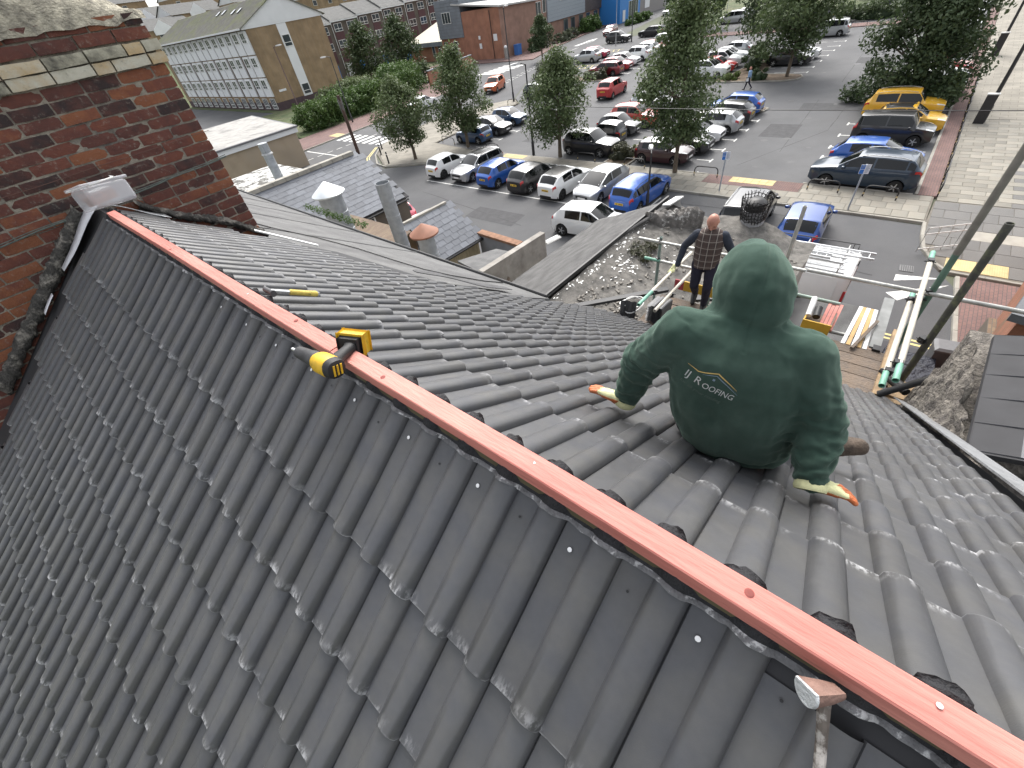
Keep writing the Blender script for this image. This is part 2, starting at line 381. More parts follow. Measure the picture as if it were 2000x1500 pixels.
# nails in every second pan of the first left course and holes between them
M_nail = mat('aluminium_nail', (0.8, 0.8, 0.8), 0.35, 0.05, metal=0.3)
nm = MB(); nm.lathe([(0.0058, 0.0), (0.0058, 0.0012), (0.003, 0.0022), (0.0005, 0.0024)], 10); NM = nm.mesh('tile_nail', [M_nail], True)
hm = MB(); hm.lathe([(0.0032, 0.0), (0.0032, 0.0006), (0.001, 0.0007)], 8); HM = hm.mesh('nail_hole', [M_black])
def pin(side, s, y, me, name, h):
    ex, ey, ez = slope_frame(side); o = bpy.data.objects.new(name, me); COL.objects.link(o); o.parent = ROOF
    mw = Matrix((ex, ey, ez)).transposed().to_4x4(); mw.translation = onslope(side, s, y, h); o.matrix_local = mw
for i in range(10): pin('L', 0.107, 2.6674 - 0.3 * i, NM, 'tile_nail', -0.0140); pin('L', 0.115 + random.uniform(-.01, .01), 2.6674 - 0.3 * i - 0.15, HM, 'nail_hole', -0.0140)
pin('R', 0.13, 0.84, NM, 'tile_nail', -0.0135)
for i in range(11): pin('R', 0.115, 1.02 - 0.3 * i * 0.5, HM, 'nail_hole', -0.0140)
# ================================================================== brick chimney stack
CH = thing('chimney_stack', 'broad weathered red brick chimney stack with cream brick band rising beside the roof', 'chimney', (0, 0, 0))
def brick_material(name, stops, mortar=(0.36, 0.33, 0.28), amt=0.50):
    m = bpy.data.materials.new(name); m.use_nodes = True; nt = m.node_tree; N = nt.nodes; L = nt.links; b = N['Principled BSDF']
    tc = N.new('ShaderNodeTexCoord'); oi = N.new('ShaderNodeObjectInfo'); ad = N.new('ShaderNodeVectorMath'); ad.operation = 'ADD'
    sv = N.new('ShaderNodeVectorMath'); sv.operation = 'SCALE'; sv.inputs[0].default_value = (37, 17, 29); L.new(oi.outputs['Random'], sv.inputs['Scale'])
    L.new(tc.outputs['Object'], ad.inputs[0]); L.new(sv.outputs[0], ad.inputs[1])
    rp_ = N.new('ShaderNodeValToRGB'); els = rp_.color_ramp.elements
    for i, (p, c) in enumerate(stops):
        e = els[i] if i < 2 else els.new(p); e.position = p; e.color = tuple(c) + (1,)
    n1 = N.new('ShaderNodeTexNoise'); n1.inputs['Scale'].default_value = 9; n1.inputs['Detail'].default_value = 7; n1.inputs['Roughness'].default_value = 0.7; L.new(ad.outputs[0], n1.inputs['Vector'])
    a1 = N.new('ShaderNodeMath'); a1.operation = 'MULTIPLY_ADD'; L.new(n1.outputs[0], a1.inputs[0]); a1.inputs[1].default_value = 1.1; L.new(oi.outputs['Random'], a1.inputs[2])
    a2 = N.new('ShaderNodeMath'); a2.operation = 'SUBTRACT'; L.new(a1.outputs[0], a2.inputs[0]); a2.inputs[1].default_value = 0.5; L.new(a2.outputs[0], rp_.inputs[0])
    n2 = N.new('ShaderNodeTexNoise'); n2.inputs['Scale'].default_value = 26; n2.inputs['Detail'].default_value = 8; n2.inputs['Roughness'].default_value = 0.75; L.new(ad.outputs[0], n2.inputs['Vector'])
    r2 = N.new('ShaderNodeMapRange'); r2.inputs[1].default_value = 0.56; r2.inputs[2].default_value = 0.70; r2.inputs[4].default_value = amt; L.new(n2.outputs[0], r2.inputs[0])
    mx = N.new('ShaderNodeMix'); mx.data_type = 'RGBA'; mx.inputs[7].default_value = mortar + (1,); L.new(rp_.outputs[0], mx.inputs[6]); L.new(r2.outputs[0], mx.inputs[0])
    L.new(mx.outputs[2], b.inputs['Base Color']); b.inputs['Roughness'].default_value = 0.88
    bp = N.new('ShaderNodeBump'); bp.inputs['Strength'].default_value = 0.9; bp.inputs['Distance'].default_value = 0.012; L.new(n2.outputs[0], bp.inputs['Height']); L.new(bp.outputs[0], b.inputs['Normal'])
    return m
M_brick = brick_material('weathered_red_brick', [(0.0, (0.035, 0.024, 0.024)), (0.25, (0.085, 0.036, 0.030)), (0.5, (0.125, 0.045, 0.034)), (0.75, (0.165, 0.056, 0.036)), (1.0, (0.235, 0.088, 0.042))])
M_cream = brick_material('cream_brick', [(0.0, (0.09, 0.085, 0.07)), (0.3, (0.42, 0.40, 0.31)), (0.6, (0.55, 0.53, 0.44)), (1.0, (0.50, 0.38, 0.22))], (0.2, 0.19, 0.17), 0.5)
M_mortar = mat('lime_mortar', (0.30, 0.27, 0.22), 0.95, 0.25, 14, 1.2, 70, col2=(0.14, 0.125, 0.11), mix=(0.45, 0.62), mscale=3)
YC = 5.40; XR = 1.17; XL = -2.35; CZ = 0.088
mb = MB(); mb.box(XL + .01, XR - 0.012, YC + 0.012, YC + 0.9, -3.0, 1.12); mb.build('mortar_core', [M_mortar], CH)
def brick_mesh(L_, H_, D_, sd, rough=0.0035):
    r = random.Random(sd); bm = bmesh.new()
    nx, nz = 5, 3; V = {}
    for i in range(nx):
        for k in range(nz):
            x = (i / (nx - 1) - 0.5) * L_; z = (k / (nz - 1) - 0.5) * H_
            e = (i in (0, nx - 1)) + (k in (0, nz - 1))
            y = r.uniform(0, rough) + 0.003 * e + (0.004 if e == 2 else 0)
            V[i, k] = bm.verts.new((x + (r.uniform(-1, 1) * rough if e else 0) * (0.8 if e == 1 else 0.5), y, z + (r.uniform(-1, 1) * rough if e else 0) * 0.8))
    B = {}
    per = [(i, 0) for i in range(nx)] + [(nx - 1, k) for k in range(1, nz)] + [(i, nz - 1) for i in range(nx - 2, -1, -1)] + [(0, k) for k in range(nz - 2, 0, -1)]
    bk = [bm.verts.new((V[p].co.x, D_, V[p].co.z)) for p in per]
    for i in range(nx - 1):
        for k in range(nz - 1): bm.faces.new((V[i, k], V[i + 1, k], V[i + 1, k + 1], V[i, k + 1]))
    for j in range(len(per)):
        a, b_ = per[j], per[(j + 1) % len(per)]; bm.faces.new((V[b_], V[a], bk[j], bk[(j + 1) % len(per)]))
    me = bpy.data.meshes.new('brick'); bm.to_mesh(me); bm.free(); me.polygons.foreach_set('use_smooth', np.ones(len(me.polygons), dtype=bool)); me.set_sharp_from_angle(angle=R(50)); return me
JO = 0.013
BM_S = [brick_mesh(0.262, CZ - JO, 0.06, i) for i in range(7)]; BM_H = [brick_mesh(0.125, CZ - JO, 0.06, 50 + i) for i in range(4)]
CM_S = [brick_mesh(0.275, 0.074, 0.10, 90 + i, 0.003) for i in range(4)]; CM_H = [brick_mesh(0.13, 0.074, 0.10, 120 + i, 0.003) for i in range(3)]
for l, m in ((BM_S + BM_H, M_brick), (CM_S + CM_H, M_cream)):
    for me in l: me.materials.append(m)
def lay(z, meshes_s, meshes_h, yo, xl, xr, off, ls, lh, side=True):
    x = xr + 0.001; first = off
    while x > xl:
        half = first or random.random() < 0.10; first = False
        w = lh if half else ls
        me = random.choice(meshes_h if half else meshes_s); cx = x - w / 2
        zt = z + random.uniform(-.003, .003)
        below = -abs(cx) * math.tan(PR if cx > 0 else PL)
        if zt > below - 0.16 and zt < 1.4:
            o = obj('brick', me, CH, (cx, yo + random.uniform(-0.004, 0.005), zt), (random.uniform(-.02, .02), random.uniform(-.012, .012), random.uniform(-.012, .012)))
            tview_ok = True
        x -= w + JO
nc = int((0.80 + 1.75) / CZ)
for c in range(nc):
    lay(0.80 - CZ * (c + 0.5), BM_S, BM_H, YC, XL, XR, c % 2 == 0, 0.262, 0.125)
for q, (z, yo) in enumerate(((0.842, YC - 0.035), (0.926, YC - 0.045))): lay(z, CM_S, CM_H, yo, XL, XR + 0.035, q % 2 == 0, 0.275, 0.13)
for q, (z, yo) in enumerate(((1.018, YC - 0.02), (1.106, YC - 0.01))): lay(z, BM_S, BM_H, yo, XL, XR + 0.01, q % 2 == 1, 0.262, 0.125)
# side return of the stack (its right flank)
mb = MB()
for c in range(nc):
    z = 0.80 - CZ * (c + 0.5)
    for j in range(3):
        y0 = YC + 0.075 + j * 0.275 + (0.14 if c % 2 else 0)
        if y0 + 0.26 < YC + 0.92: mb.box(XR - 0.03, XR + random.uniform(-.004, .004), y0, y0 + 0.262, z - CZ / 2 + JO / 2, z + CZ / 2 - JO / 2)
mb.build('side_bricks', [M_brick], CH)
mb = MB()
for z, dz, e in ((0.842, .037, .035), (0.926, .037, .035), (1.018, .037, .01), (1.106, .037, .01)): mb.box(XR - 0.08, XR + e, YC + 0.04, YC + 0.92, z - dz, z + dz)
mb.build('side_corbel', [M_cream], CH)
# rough cement flaunching on top
V = []; F = []; nx, ny = 60, 16
for i in range(nx):
    for j in range(ny):
        x = XL + (XR + 0.05 - XL) * i / (nx - 1); t = j / (ny - 1); y = YC - 0.02 + 0.5 * t
        h = 1.145 + 0.75 * (1 - (1 - t) ** 2) * min(1, (XR + .06 - x) / 0.9) + 0.030 * fbm((x * 6, y * 6, 1)) + 0.02 * fbm((x * 19, y * 19, 4))
        V.append((x, y + 0.02 * fbm((x * 9, 3, t * 3)), h - (0.05 if j == 0 else 0)))
for i in range(nx - 1):
    for j in range(ny - 1): F.append((i * ny + j, (i + 1) * ny + j, (i + 1) * ny + j + 1, i * ny + j + 1))
M_flaunch = mat('weathered_cement', (0.40, 0.37, 0.29), 0.95, 0.3, 25, 1.5, 60, col2=(0.20, 0.185, 0.15), mix=(0.42, 0.62), mscale=12)
obj('cement_flaunching', mesh_from('cement_flaunching', V, F, M_flaunch, None, True), CH)
# mortar fillets where the stack meets the roof
def fillet(name, pts, r, m, parent, sd):
    V = []; F = []; n = 9; N_ = len(pts)
    for i, p in enumerate(pts):
        p = Vector(p)
        for k in range(n):
            a = 2 * math.pi * k / n; rr = r * (1 + 0.5 * fbm((i * 0.55 + sd, k * 0.8, sd)) + 0.25 * fbm((i * 1.7, k * 1.3, sd + 5)))
            V.append((p.x + 0.25 * rr * math.sin(a * 2), p.y + rr * math.cos(a), p.z + rr * math.sin(a)))
    for i in range(N_ - 1):
        for k in range(n): F.append((i * n + k, i * n + (k + 1) % n, (i + 1) * n + (k + 1) % n, (i + 1) * n + k))
    return obj(name, mesh_from(name, V, F, m, None, True), parent)
M_oldmort = mat('old_black_mortar', (0.07, 0.066, 0.06), 0.95, 0.35, 30, 1.4, 60, col2=(0.26, 0.24, 0.21), mix=(0.5, 0.62), mscale=9)
fillet('mortar_fillet', [(x, YC - 0.02, -x * math.tan(PR) + 0.075 + 0.02 * math.sin(x * 9)) for x in np.linspace(0.28, 1.2, 50)], 0.042, M_oldmort, CH, 2)
fillet('mortar_fillet', [(-x, YC - 0.015, -x * math.tan(PL) + 0.075) for x in np.linspace(0.12, 1.5, 60)], 0.06, M_oldmort, CH, 9)
# cable clipped across the stack
M_cable = mat('green_grey_cable', (0.10, 0.125, 0.11), 0.6, 0.3, 20)
mb = MB(); pts = [(x, YC - 0.052 - 0.004 * math.sin(x * 5), -0.07 + 0.085 * (x + 0.75) / 1.93 + 0.004 * math.sin(x * 11)) for x in np.linspace(-1.6, 1.22, 30)]
mb.tube(pts, 0.0065, 6); mb.tube([(p[0], p[1], p[2] + 0.014 + 0.003 * math.sin(p[0] * 7)) for p in pts], 0.004, 6)
tag(mb.build('cable', [M_cable], None, True), 'green grey cable run across the brick chimney stack', 'cable')
mb = MB(); mb.tube([(x, YC - 0.045, 0.235 + 0.02 * x + 0.003 * math.sin(x * 8)) for x in np.linspace(-1.6, 1.2, 20)], 0.0025, 5)
tag(mb.build('thin_wire', [mat('rusty_wire', (0.12, 0.06, 0.045), 0.7, 0.2)], None), 'thin brown wire stretched across the chimney bricks above the cable', 'wire')
# membrane strips and foil beside the stack
M_memb = mat('white_membrane', (0.72, 0.72, 0.76), 0.6, 0.05, 4, 0.3, 20)
def strip(name, side, quad, m, label, cat, bend=0.0):
    V = []; n = 8
    for i in range(n):
        t = i / (n - 1)
        for (s0, y0), (s1, y1) in (((quad[0]), (quad[1])), ((quad[3]), (quad[2]))):
            V.append(onslope(side, s0 + (s1 - s0) * t, y0 + (y1 - y0) * t, 0.030 + bend * math.sin(t * 7) * 0.5 + 0.01 * t * (1 - t)))
    F = [(2 * i, 2 * i + 1, 2 * i + 3, 2 * i + 2) for i in range(n - 1)]
    me = mesh_from(name, V, F, m, None, True); o = obj(name, me); md = o.modifiers.new('solid', 'SOLIDIFY'); md.thickness = 0.002
    return tag(o, label, cat)
strip('membrane_strip', 'L', [(-0.02, 5.36), (0.62, 5.30), (0.62, 5.17), (-0.02, 5.02)], M_memb, 'white membrane strip showing between the left tiles and the chimney', 'membrane', 0.012)
strip('membrane_offcut', 'L', [(0.86, 5.30), (1.04, 5.30), (1.04, 5.20), (0.86, 5.22)], M_memb, 'short white membrane end below the dark mortar by the chimney', 'membrane')
strip('foil_strip', 'R', [(0.06, 5.26), (0.50, 5.36), (0.50, 5.14), (0.08, 5.24)], mat('silver_foil', (0.6, 0.62, 0.63), 0.35, 0.1, 8, 0.3, 30, metal=0.4), 'silver foil flashing strip behind the plastic tub', 'flashing', 0.01)
# ================================================================== ground, roads, paving
def sheet(name, poly, z, m, label=None, kind='structure', parent=None):
    me = mesh_from(name, [(x, y, z) for x, y in poly], [tuple(range(len(poly)))], m)
    if me.polygons[0].normal.z < 0: me.flip_normals()
    o = obj(name, me, parent)
    if kind: o['kind'] = kind
    return o
def slabm(name, poly, z0, z1, m, kind='structure', parent=None):
    if sum((poly[i][0] * poly[(i + 1) % len(poly)][1] - poly[(i + 1) % len(poly)][0] * poly[i][1]) for i in range(len(poly))) < 0: poly = poly[::-1]
    mb = MB(); mb.prism(poly, z0, z1); o = mb.build(name, [m], parent)
    if kind: o['kind'] = kind
    return o
M_grass = mat('grass', (0.07, 0.10, 0.035), 0.95, 0.3, 0.6, 1.0, 8, col2=(0.10, 0.10, 0.05), mix=(0.4, 0.65), mscale=0.3)
sheet('ground', [(-300, -300), (600, -300), (600, 600), (-300, 600)], GZ - 0.012, mat('waste_ground', (0.10, 0.105, 0.075), 0.95, 0.3, 0.05, col2=(0.075, 0.085, 0.05), mix=(0.4, 0.6), mscale=0.02))
sheet('grass_bank', [(95, 12), (220, 12), (220, 70), (124, 52), (100, 40)], GZ - 0.004, M_grass)
M_road = mat('road_tarmac', (0.078, 0.079, 0.083), 0.88, 0.10, 0.5, 0.5, 90, col2=(0.10, 0.10, 0.102), mix=(0.42, 0.7), mscale=0.15)
M_park = mat('car_park_tarmac', (0.090, 0.091, 0.095), 0.88, 0.10, 0.5, 0.5, 90, col2=(0.118, 0.118, 0.12), mix=(0.42, 0.7), mscale=0.1)
sheet('road', [(6.0, -3.9), (18, -3.9), (21, -2.3), (23, -1.75), (24.6, -1.7), (25.4, 12), (25.4, 29.3), (22.0, 35.5), (24.4, 40), (27, 42.6), (30, 43.4), (39, 44.3), (46, 40.0), (54, 44.5), (84, 49.5), (120, 56), (140, 60), (140, 66.5), (114.7, 65.2), (100.6, 63.4), (83, 60.4), (72, 57), (71.5, 62), (71, 70.5), (58, 76), (55.5, 68), (52, 56), (49.5, 55), (40.7, 54), (34.6, 52.6), (23.5, 51.8), (19.5, 51.3), (19.5, 46), (16, 42), (6, 42)], GZ, M_road)
sheet('car_park', [(27.9, -0.9), (95, -0.9), (95, 46), (84, 49.3), (54, 44.3), (46, 39.8), (43.8, 37.2), (29.0, 36.0), (28.1, 30)], GZ + 0.004, M_park)
KH = 0.11
def paver(name, c1, c2, mortar, bw, bh, rot=0, scale=1.0, off=0.5):
    if name in MATS: return MATS[name]
    m = bpy.data.materials.new(name); m.use_nodes = True; MATS[name] = m; N = m.node_tree.nodes; L = m.node_tree.links; b = N['Principled BSDF']
    tc = N.new('ShaderNodeTexCoord'); mp = N.new('ShaderNodeMapping'); mp.inputs['Rotation'].default_value = (0, 0, rot); L.new(tc.outputs['Object'], mp.inputs[0])
    br = N.new('ShaderNodeTexBrick'); br.inputs['Scale'].default_value = 1.0; br.inputs['Brick Width'].default_value = bw; br.inputs['Row Height'].default_value = bh; br.inputs['Mortar Size'].default_value = 0.012 * scale; br.offset = off
    br.inputs['Color1'].default_value = tuple(c1) + (1,); br.inputs['Color2'].default_value = tuple(c2) + (1,); br.inputs['Mortar'].default_value = tuple(mortar) + (1,); L.new(mp.outputs[0], br.inputs['Vector'])
    n = N.new('ShaderNodeTexNoise'); n.inputs['Scale'].default_value = 0.8; n.inputs['Detail'].default_value = 8; L.new(tc.outputs['Object'], n.inputs['Vector'])
    mr = N.new('ShaderNodeMapRange'); mr.inputs[1].default_value = 0.3; mr.inputs[2].default_value = 0.7; mr.inputs[3].default_value = 0.78; mr.inputs[4].default_value = 1.15; L.new(n.outputs[0], mr.inputs[0])
    v = N.new('ShaderNodeVectorMath'); v.operation = 'SCALE'; L.new(br.outputs[0], v.inputs[0]); L.new(mr.outputs[0], v.inputs['Scale']); L.new(v.outputs[0], b.inputs['Base Color']); b.inputs['Roughness'].default_value = 0.9
    bp = N.new('ShaderNodeBump'); bp.inputs['Strength'].default_value = 0.4; bp.inputs['Distance'].default_value = 0.01; bp.invert = True; L.new(br.outputs[1], bp.inputs['Height']); L.new(bp.outputs[0], b.inputs['Normal'])
    return m
M_flag = paver('buff_flags', (0.265, 0.245, 0.205), (0.225, 0.208, 0.175), (0.16, 0.14, 0.11), 0.75, 0.5, 1.5708)
M_redp = paver('red_block_paving', (0.20, 0.115, 0.10), (0.165, 0.10, 0.092), (0.11, 0.085, 0.08), 0.22, 0.11)
M_bed = mat('paving_bed', (0.16, 0.145, 0.12), 0.95, 0.2, 3)
M_slab = mat('buff_slab', (0.265, 0.245, 0.205), 0.9, 0.12, 2.5, 0.4, 50, col2=(0.21, 0.20, 0.172), mix=(0.42, 0.65), mscale=1.2, rnd=0.16)
M_slabg = mat('grey_slab', (0.155, 0.15, 0.142), 0.9, 0.12, 2.5, 0.4, 50, col2=(0.125, 0.122, 0.118), mix=(0.42, 0.65), mscale=1.2, rnd=0.10)
M_slabw = mat('pale_slab', (0.32, 0.30, 0.26), 0.9, 0.12, 2.5)
M_tact = mat('tactile_paving', (0.55, 0.43, 0.22), 0.85, 0.12, 3, rnd=0.1)
M_kerb = mat('kerb_stone', (0.30, 0.285, 0.25), 0.9, 0.2, 2, rnd=0.1)
SLABM = {}
def slab_piece(lx, ly, m, dim=False):
    k = (round(lx, 2), round(ly, 2), m.name)
    if k in SLABM: return SLABM[k]
    mb = MB(); c = 0.008; g = 0.008; x1, y1 = lx / 2 - g, ly / 2 - g
    mb.rings([[(-x1, -y1, -.05), (x1, -y1, -.05), (x1, y1, -.05), (-x1, y1, -.05)], [(-x1, -y1, -c), (x1, -y1, -c), (x1, y1, -c), (-x1, y1, -c)], [(-x1 + c, -y1 + c, 0), (x1 - c, -y1 + c, 0), (x1 - c, y1 - c, 0), (-x1 + c, y1 - c, 0)]])
    if m is M_tact:
        for a in np.arange(-x1 + .04, x1 - .02, .067):
            for b in np.arange(-y1 + .04, y1 - .02, .067): mb.add([(a - .012, b - .012, 0), (a + .012, b - .012, 0), (a + .012, b + .012, 0), (a - .012, b + .012, 0), (a, b, .006)], [(0, 1, 4), (1, 2, 4), (2, 3, 4), (3, 0, 4)])
    SLABM[k] = mb.mesh('paving_slab', [m]); return SLABM[k]
def slab_field(parent, x0, x1, y0, y1, lx, ly, z, mfun, bond=True, along='y', clip=None):
    """rows stacked in x, slabs run along y"""
    r = 0; x = x0
    while x < x1 - 0.01:
        y = y0 - (ly / 2 if bond and r % 2 else 0)
        while y < y1 - 0.01:
            a, b = max(y, y0), min(y + ly, y1)
            cx, cy = x + lx / 2, (a + b) / 2
            if b - a > 0.1 and (clip is None or clip(cx, cy)):
                o = obj('paving_slab', slab_piece(lx, b - a, mfun(cx, cy)), parent, (cx, cy, z + random.uniform(-.004, .004)), (random.uniform(-.004, .004), random.uniform(-.004, .004), 0))
            y += ly
        x += lx; r += 1
def inpoly(poly):
    def f(x, y):
        c = False; n = len(poly)
        for i in range(n):
            x1, y1 = poly[i]; x2, y2 = poly[(i + 1) % n]
            if (y1 > y) != (y2 > y) and x < (x2 - x1) * (y - y1) / (y2 - y1) + x1: c = not c
        return c
    return f
# pavement between the street and the car park
zP = GZ + KH
PV = slabm('pavement', [(24.75, -1.62), (27.8, -1.62), (28.0, 12), (28.1, 30), (29.0, 36.0), (43.6, 37.3), (45.6, 39.6), (39, 44.1), (30, 43.2), (27.1, 42.4), (24.6, 39.9), (22.2, 35.5), (25.6, 29.2), (25.6, 12.0), (24.95, 11.4)], GZ - 0.1, zP - 0.02, M_bed)
sheet('pavement_flags', [(25.75, 12.4), (27.85, 12.4), (27.95, 30), (28.85, 36.1), (43.4, 37.5), (45.3, 39.6), (39, 43.95), (30, 43.05), (27.2, 42.25), (24.8, 39.8), (22.4, 35.6), (25.75, 29.3)], zP, M_flag)
def pvm(x, y):
    if x > 26.9 and 5.4 < y < 7.6: return M_tact
    if x > 26.3 and 3.9 < y < 9.2: return MATS['red_block_paving']
    return M_slab
slab_field(PV, 24.95, 26.5, -1.55, 12.2, 0.775, 0.62, zP, lambda x, y: M_slab, True)
slab_field(PV, 26.5, 27.78, -1.55, 3.9, 0.64, 0.9, zP, lambda x, y: M_slab, True)
slab_field(PV, 26.5, 27.78, 9.1, 12.2, 0.64, 0.62, zP, lambda x, y: M_slab, True)
slab_field(PV, 27.0, 27.8, 5.3, 7.7, 0.4, 0.4, zP, lambda x, y: M_tact, False)
sheet('red_paving', [(26.52, 3.92), (27.82, 3.92), (27.82, 5.28), (26.98, 5.28), (26.98, 7.72), (27.82, 7.72), (27.82, 9.08), (26.52, 9.08)], zP - 0.004, M_redp)
slab_field(PV, 27.15, 27.95, 23.6, 25.9, 0.4, 0.46, zP + 0.006, lambda x, y: M_tact, False)
def kerb(name, pts, parent, w=0.13, top=0.0, step=0.9):
    """kerb stones laid along a line"""
    P = [Vector((x, y, 0)) for x, y in pts]
    for a, b in zip(P, P[1:]):
        d = b - a; n = max(1, int(d.length / step)); u = d.normalized(); nrm = Vector((-u.y, u.x, 0))
        for i in range(n):
            l = d.length / n; c = a + u * l * (i + .5); mb = MB(); ch = 0.015
            h = l / 2 - .006
            key = ('kerb', round(l, 2), w)
            if key not in SLABM:
                mb.rings([[(-h, y, z) for y, z in ((-w / 2, -.22), (w / 2, -.22), (w / 2, -ch), (w / 2 - ch, 0), (-w / 2 + ch, 0), (-w / 2, -ch))], [(h, y, z) for y, z in ((-w / 2, -.22), (w / 2, -.22), (w / 2, -ch), (w / 2 - ch, 0), (-w / 2 + ch, 0), (-w / 2, -ch))]])
                SLABM[key] = mb.mesh('kerb_stone', [M_kerb])
            obj('kerb_stone', SLABM[key], parent, (c.x, c.y, zP + 0.006 + top), (0, 0, math.atan2(u.y, u.x)))
kerb('k', [(24.78, -1.6), (24.95, 11.3), (25.55, 12.0), (25.6, 29.1), (22.3, 35.4), (22.6, 37.2), (24.4, 39.9), (26.9, 42.3), (30, 43.3), (39, 44.2)], PV)
kerb('k', [(27.85, -0.8), (27.9, 4.0)], PV); kerb('k', [(27.9, 9.2), (28.0, 30)], PV)
# right: plaza, brick strip, side pavement
PZ = slabm('plaza', [(27.3, -1.75), (130, -1.75), (130, -40), (27.3, -40)], GZ - 0.1, zP - 0.02, M_bed)
sheet('plaza_flags', [(41.05, -1.75), (130, -1.75), (130, -40), (27.3, -40), (27.3, -8.0), (41.05, -8.0)], zP, M_flag)
def pz(x, y):
    if x < 33 and y < -4.6: return M_slabg if (int(x * 3) + int(y * 2)) % 3 else M_slabw
    return M_slab
slab_field(PZ, 27.35, 41.0, -7.9, -1.75, 0.525, 0.9, zP, pz, True)
SP = slabm('side_pavement', [(20.6, -2.5), (22.2, -1.85), (24.7, -1.62), (27.3, -1.7), (27.3, -40), (20.2, -40)], GZ - 0.1, zP - 0.02, M_bed)
def spm(x, y):
    if x < 21.7 and -4.7 < y < -3.0: return M_tact
    if 23.2 < x < 24.2 and y < -3.2: return M_slabw
    return M_slabg
slab_field(SP, 20.75, 27.25, -8.0, -1.72, 0.93, 0.9, zP, spm, True, clip=inpoly([(20.7, -2.9), (22.4, -2.2), (24.8, -1.8), (27.3, -1.75), (27.3, -8), (20.7, -8)]))
kerb('k', [(20.5, -8), (20.55, -2.75), (21.1, -2.3), (22.2, -1.85), (23.4, -1.68), (24.75, -1.6)], SP)
BS = slabm('brick_strip', [(27.85, -0.95), (90, -0.95), (90, -1.7), (27.85, -1.7)], GZ - 0.1, zP - 0.005, M_redp)
kerb('k', [(27.9, -0.93), (60, -0.93)], BS)
RPV = slabm('red_pavement', [(8, -3.75), (20.3, -3.1), (20.3, -12), (8, -12)], GZ - 0.1, zP - 0.012, M_redp)
kerb('k', [(12, -3.55), (20.3, -3.05)], RPV)
# left: red pavement, verge and side ground beyond the street
LP = slabm('far_pavement', [(19.6, 51.6), (23.5, 52.0), (34.6, 52.8), (40.7, 54.2), (49.5, 55.2), (52.2, 57), (55.5, 68), (58, 76.5), (71, 70.7), (71.7, 62.2), (72.2, 57.2), (83, 60.6), (100.6, 63.6), (114.7, 65.4), (140, 66.8), (140, 75), (75, 75), (75, 82), (56, 84), (48, 66.5), (40, 59.5), (29, 58.5), (19.6, 57.5)], GZ - 0.1, zP - 0.01, M_redp)
kerb('k', [(19.6, 51.55), (23.5, 51.95), (34.6, 52.75), (40.7, 54.15), (49.5, 55.15)], LP)
slabm('verge', [(26.5, 58.2), (29, 58.5), (40, 59.5), (48, 66.5), (56, 84), (33, 84), (27, 64)], GZ - 0.1, zP + 0.01, M_grass)
sheet('service_yard', [(8, 57.6), (26.5, 58.2), (27, 64), (33, 84), (38, 84), (38, 150), (8, 150)], GZ + 0.002, M_road)
slab_field(LP, 28.0, 29.2, 52.4, 54.4, 0.4, 0.5, zP + 0.0, lambda x, y: M_tact, False)
# garden ground round the terraces
slabm('garden', [(48, 66.5), (75, 75), (75, 82), (100, 82), (140, 75), (140, 160), (36, 160), (36, 84), (56, 84)], GZ - 0.15, GZ + 0.05, M_grass)
# islands in the car park
M_soil = mat('planting_soil', (0.12, 0.085, 0.06), 0.95, 0.3, 2, 0.8, 20, col2=(0.16, 0.12, 0.08), mix=(0.4, 0.6), mscale=1.5)
def island(poly, name='planting_island'):
    o = slabm(name, poly, GZ - 0.1, GZ + 0.09, M_soil)
    n = len(poly); kerb('k', poly + [poly[0]], o, 0.12, -0.005, 1.1)
island([(52.4, 18.3), (52.5, 12.0), (53.0, 10.9), (54.0, 10.6), (55.0, 11.0), (55.3, 12.2), (55.6, 14.6), (64, 15.4), (64, 17.2), (55.5, 17.8), (54.5, 18.6)])
island([(28.1, 14.9), (33.8, 15.0), (33.8, 16.0), (30.5, 16.6), (28.2, 16.8)])
island([(54.2, 30.8), (54.2, 41), (56.8, 45.0), (58.5, 44), (57.6, 38.5), (56.2, 36.5), (56.0, 31.0)])
island([(42.0, 10.4), (43.0, 10.3), (43.5, 11.2), (43.0, 12.0), (42.0, 13.8)])
slabm('far_path', [(81.5, 5.0), (84.6, 5.0), (84.6, 14.5), (86.5, 40), (83.2, 40), (82, 14.5)], GZ - 0.1, zP - 0.02, M_redp)
# painted markings
mk = MB(); zM = GZ + 0.009
def mrect(x0, x1, y0, y1, z=zM): mk.add([(x0, y0, z), (x1, y0, z), (x1, y1, z), (x0, y1, z)], [(0, 1, 2, 3)])
def T(x, y, dy, l=0.95, gap=()):
    mrect(x - .32, x + .32, y - .05, y + .05); a, b = sorted((y + .05 * dy, y + l * dy)); mrect(x - .05, x + .05, a, b)
for x in (28.0, 30.44, 32.65, 34.85, 37.3, 39.7): T(x, 10.0, 1)
for x in (30.2, 32.57, 34.54, 37.0, 39.6): T(x, 4.13, -1)
for x in (30.2, 32.57, 34.54, 37.0): mrect(x - .05, x + .05, -0.6, 0.4)
for x in (56.3, 58.6, 61.4, 64.2, 66.9, 69.4, 72.3):
    T(x, 10.75, 1, 1.2)
    mrect(x - .05, x + .05, 12.6, 13.7); mrect(x - .05, x + .05, 14.3, 15.2)
for x in (29.1, 31.56, 34.1, 36.6, 39.1): T(x, 29.7, 1)
for x in (58.5, 61.3, 64.0, 66.8, 69.4, 72.2, 75): T(x, 31.2, 1)
for x in (31.3, 33.7, 36.1, 38.5, 41): mrect(x - .05, x + .05, 15.6, 17.4)
for x in (46, 48.5, 51, 53.5): mrect(x - .05, x + .05, -0.6, 0.6)
tag(mk.build('bay_markings', [M_line]), kind='structure')
mk = MB(); zM = GZ + 0.005
mrect(21.12, 21.22, 12.2, 28.6, zM)
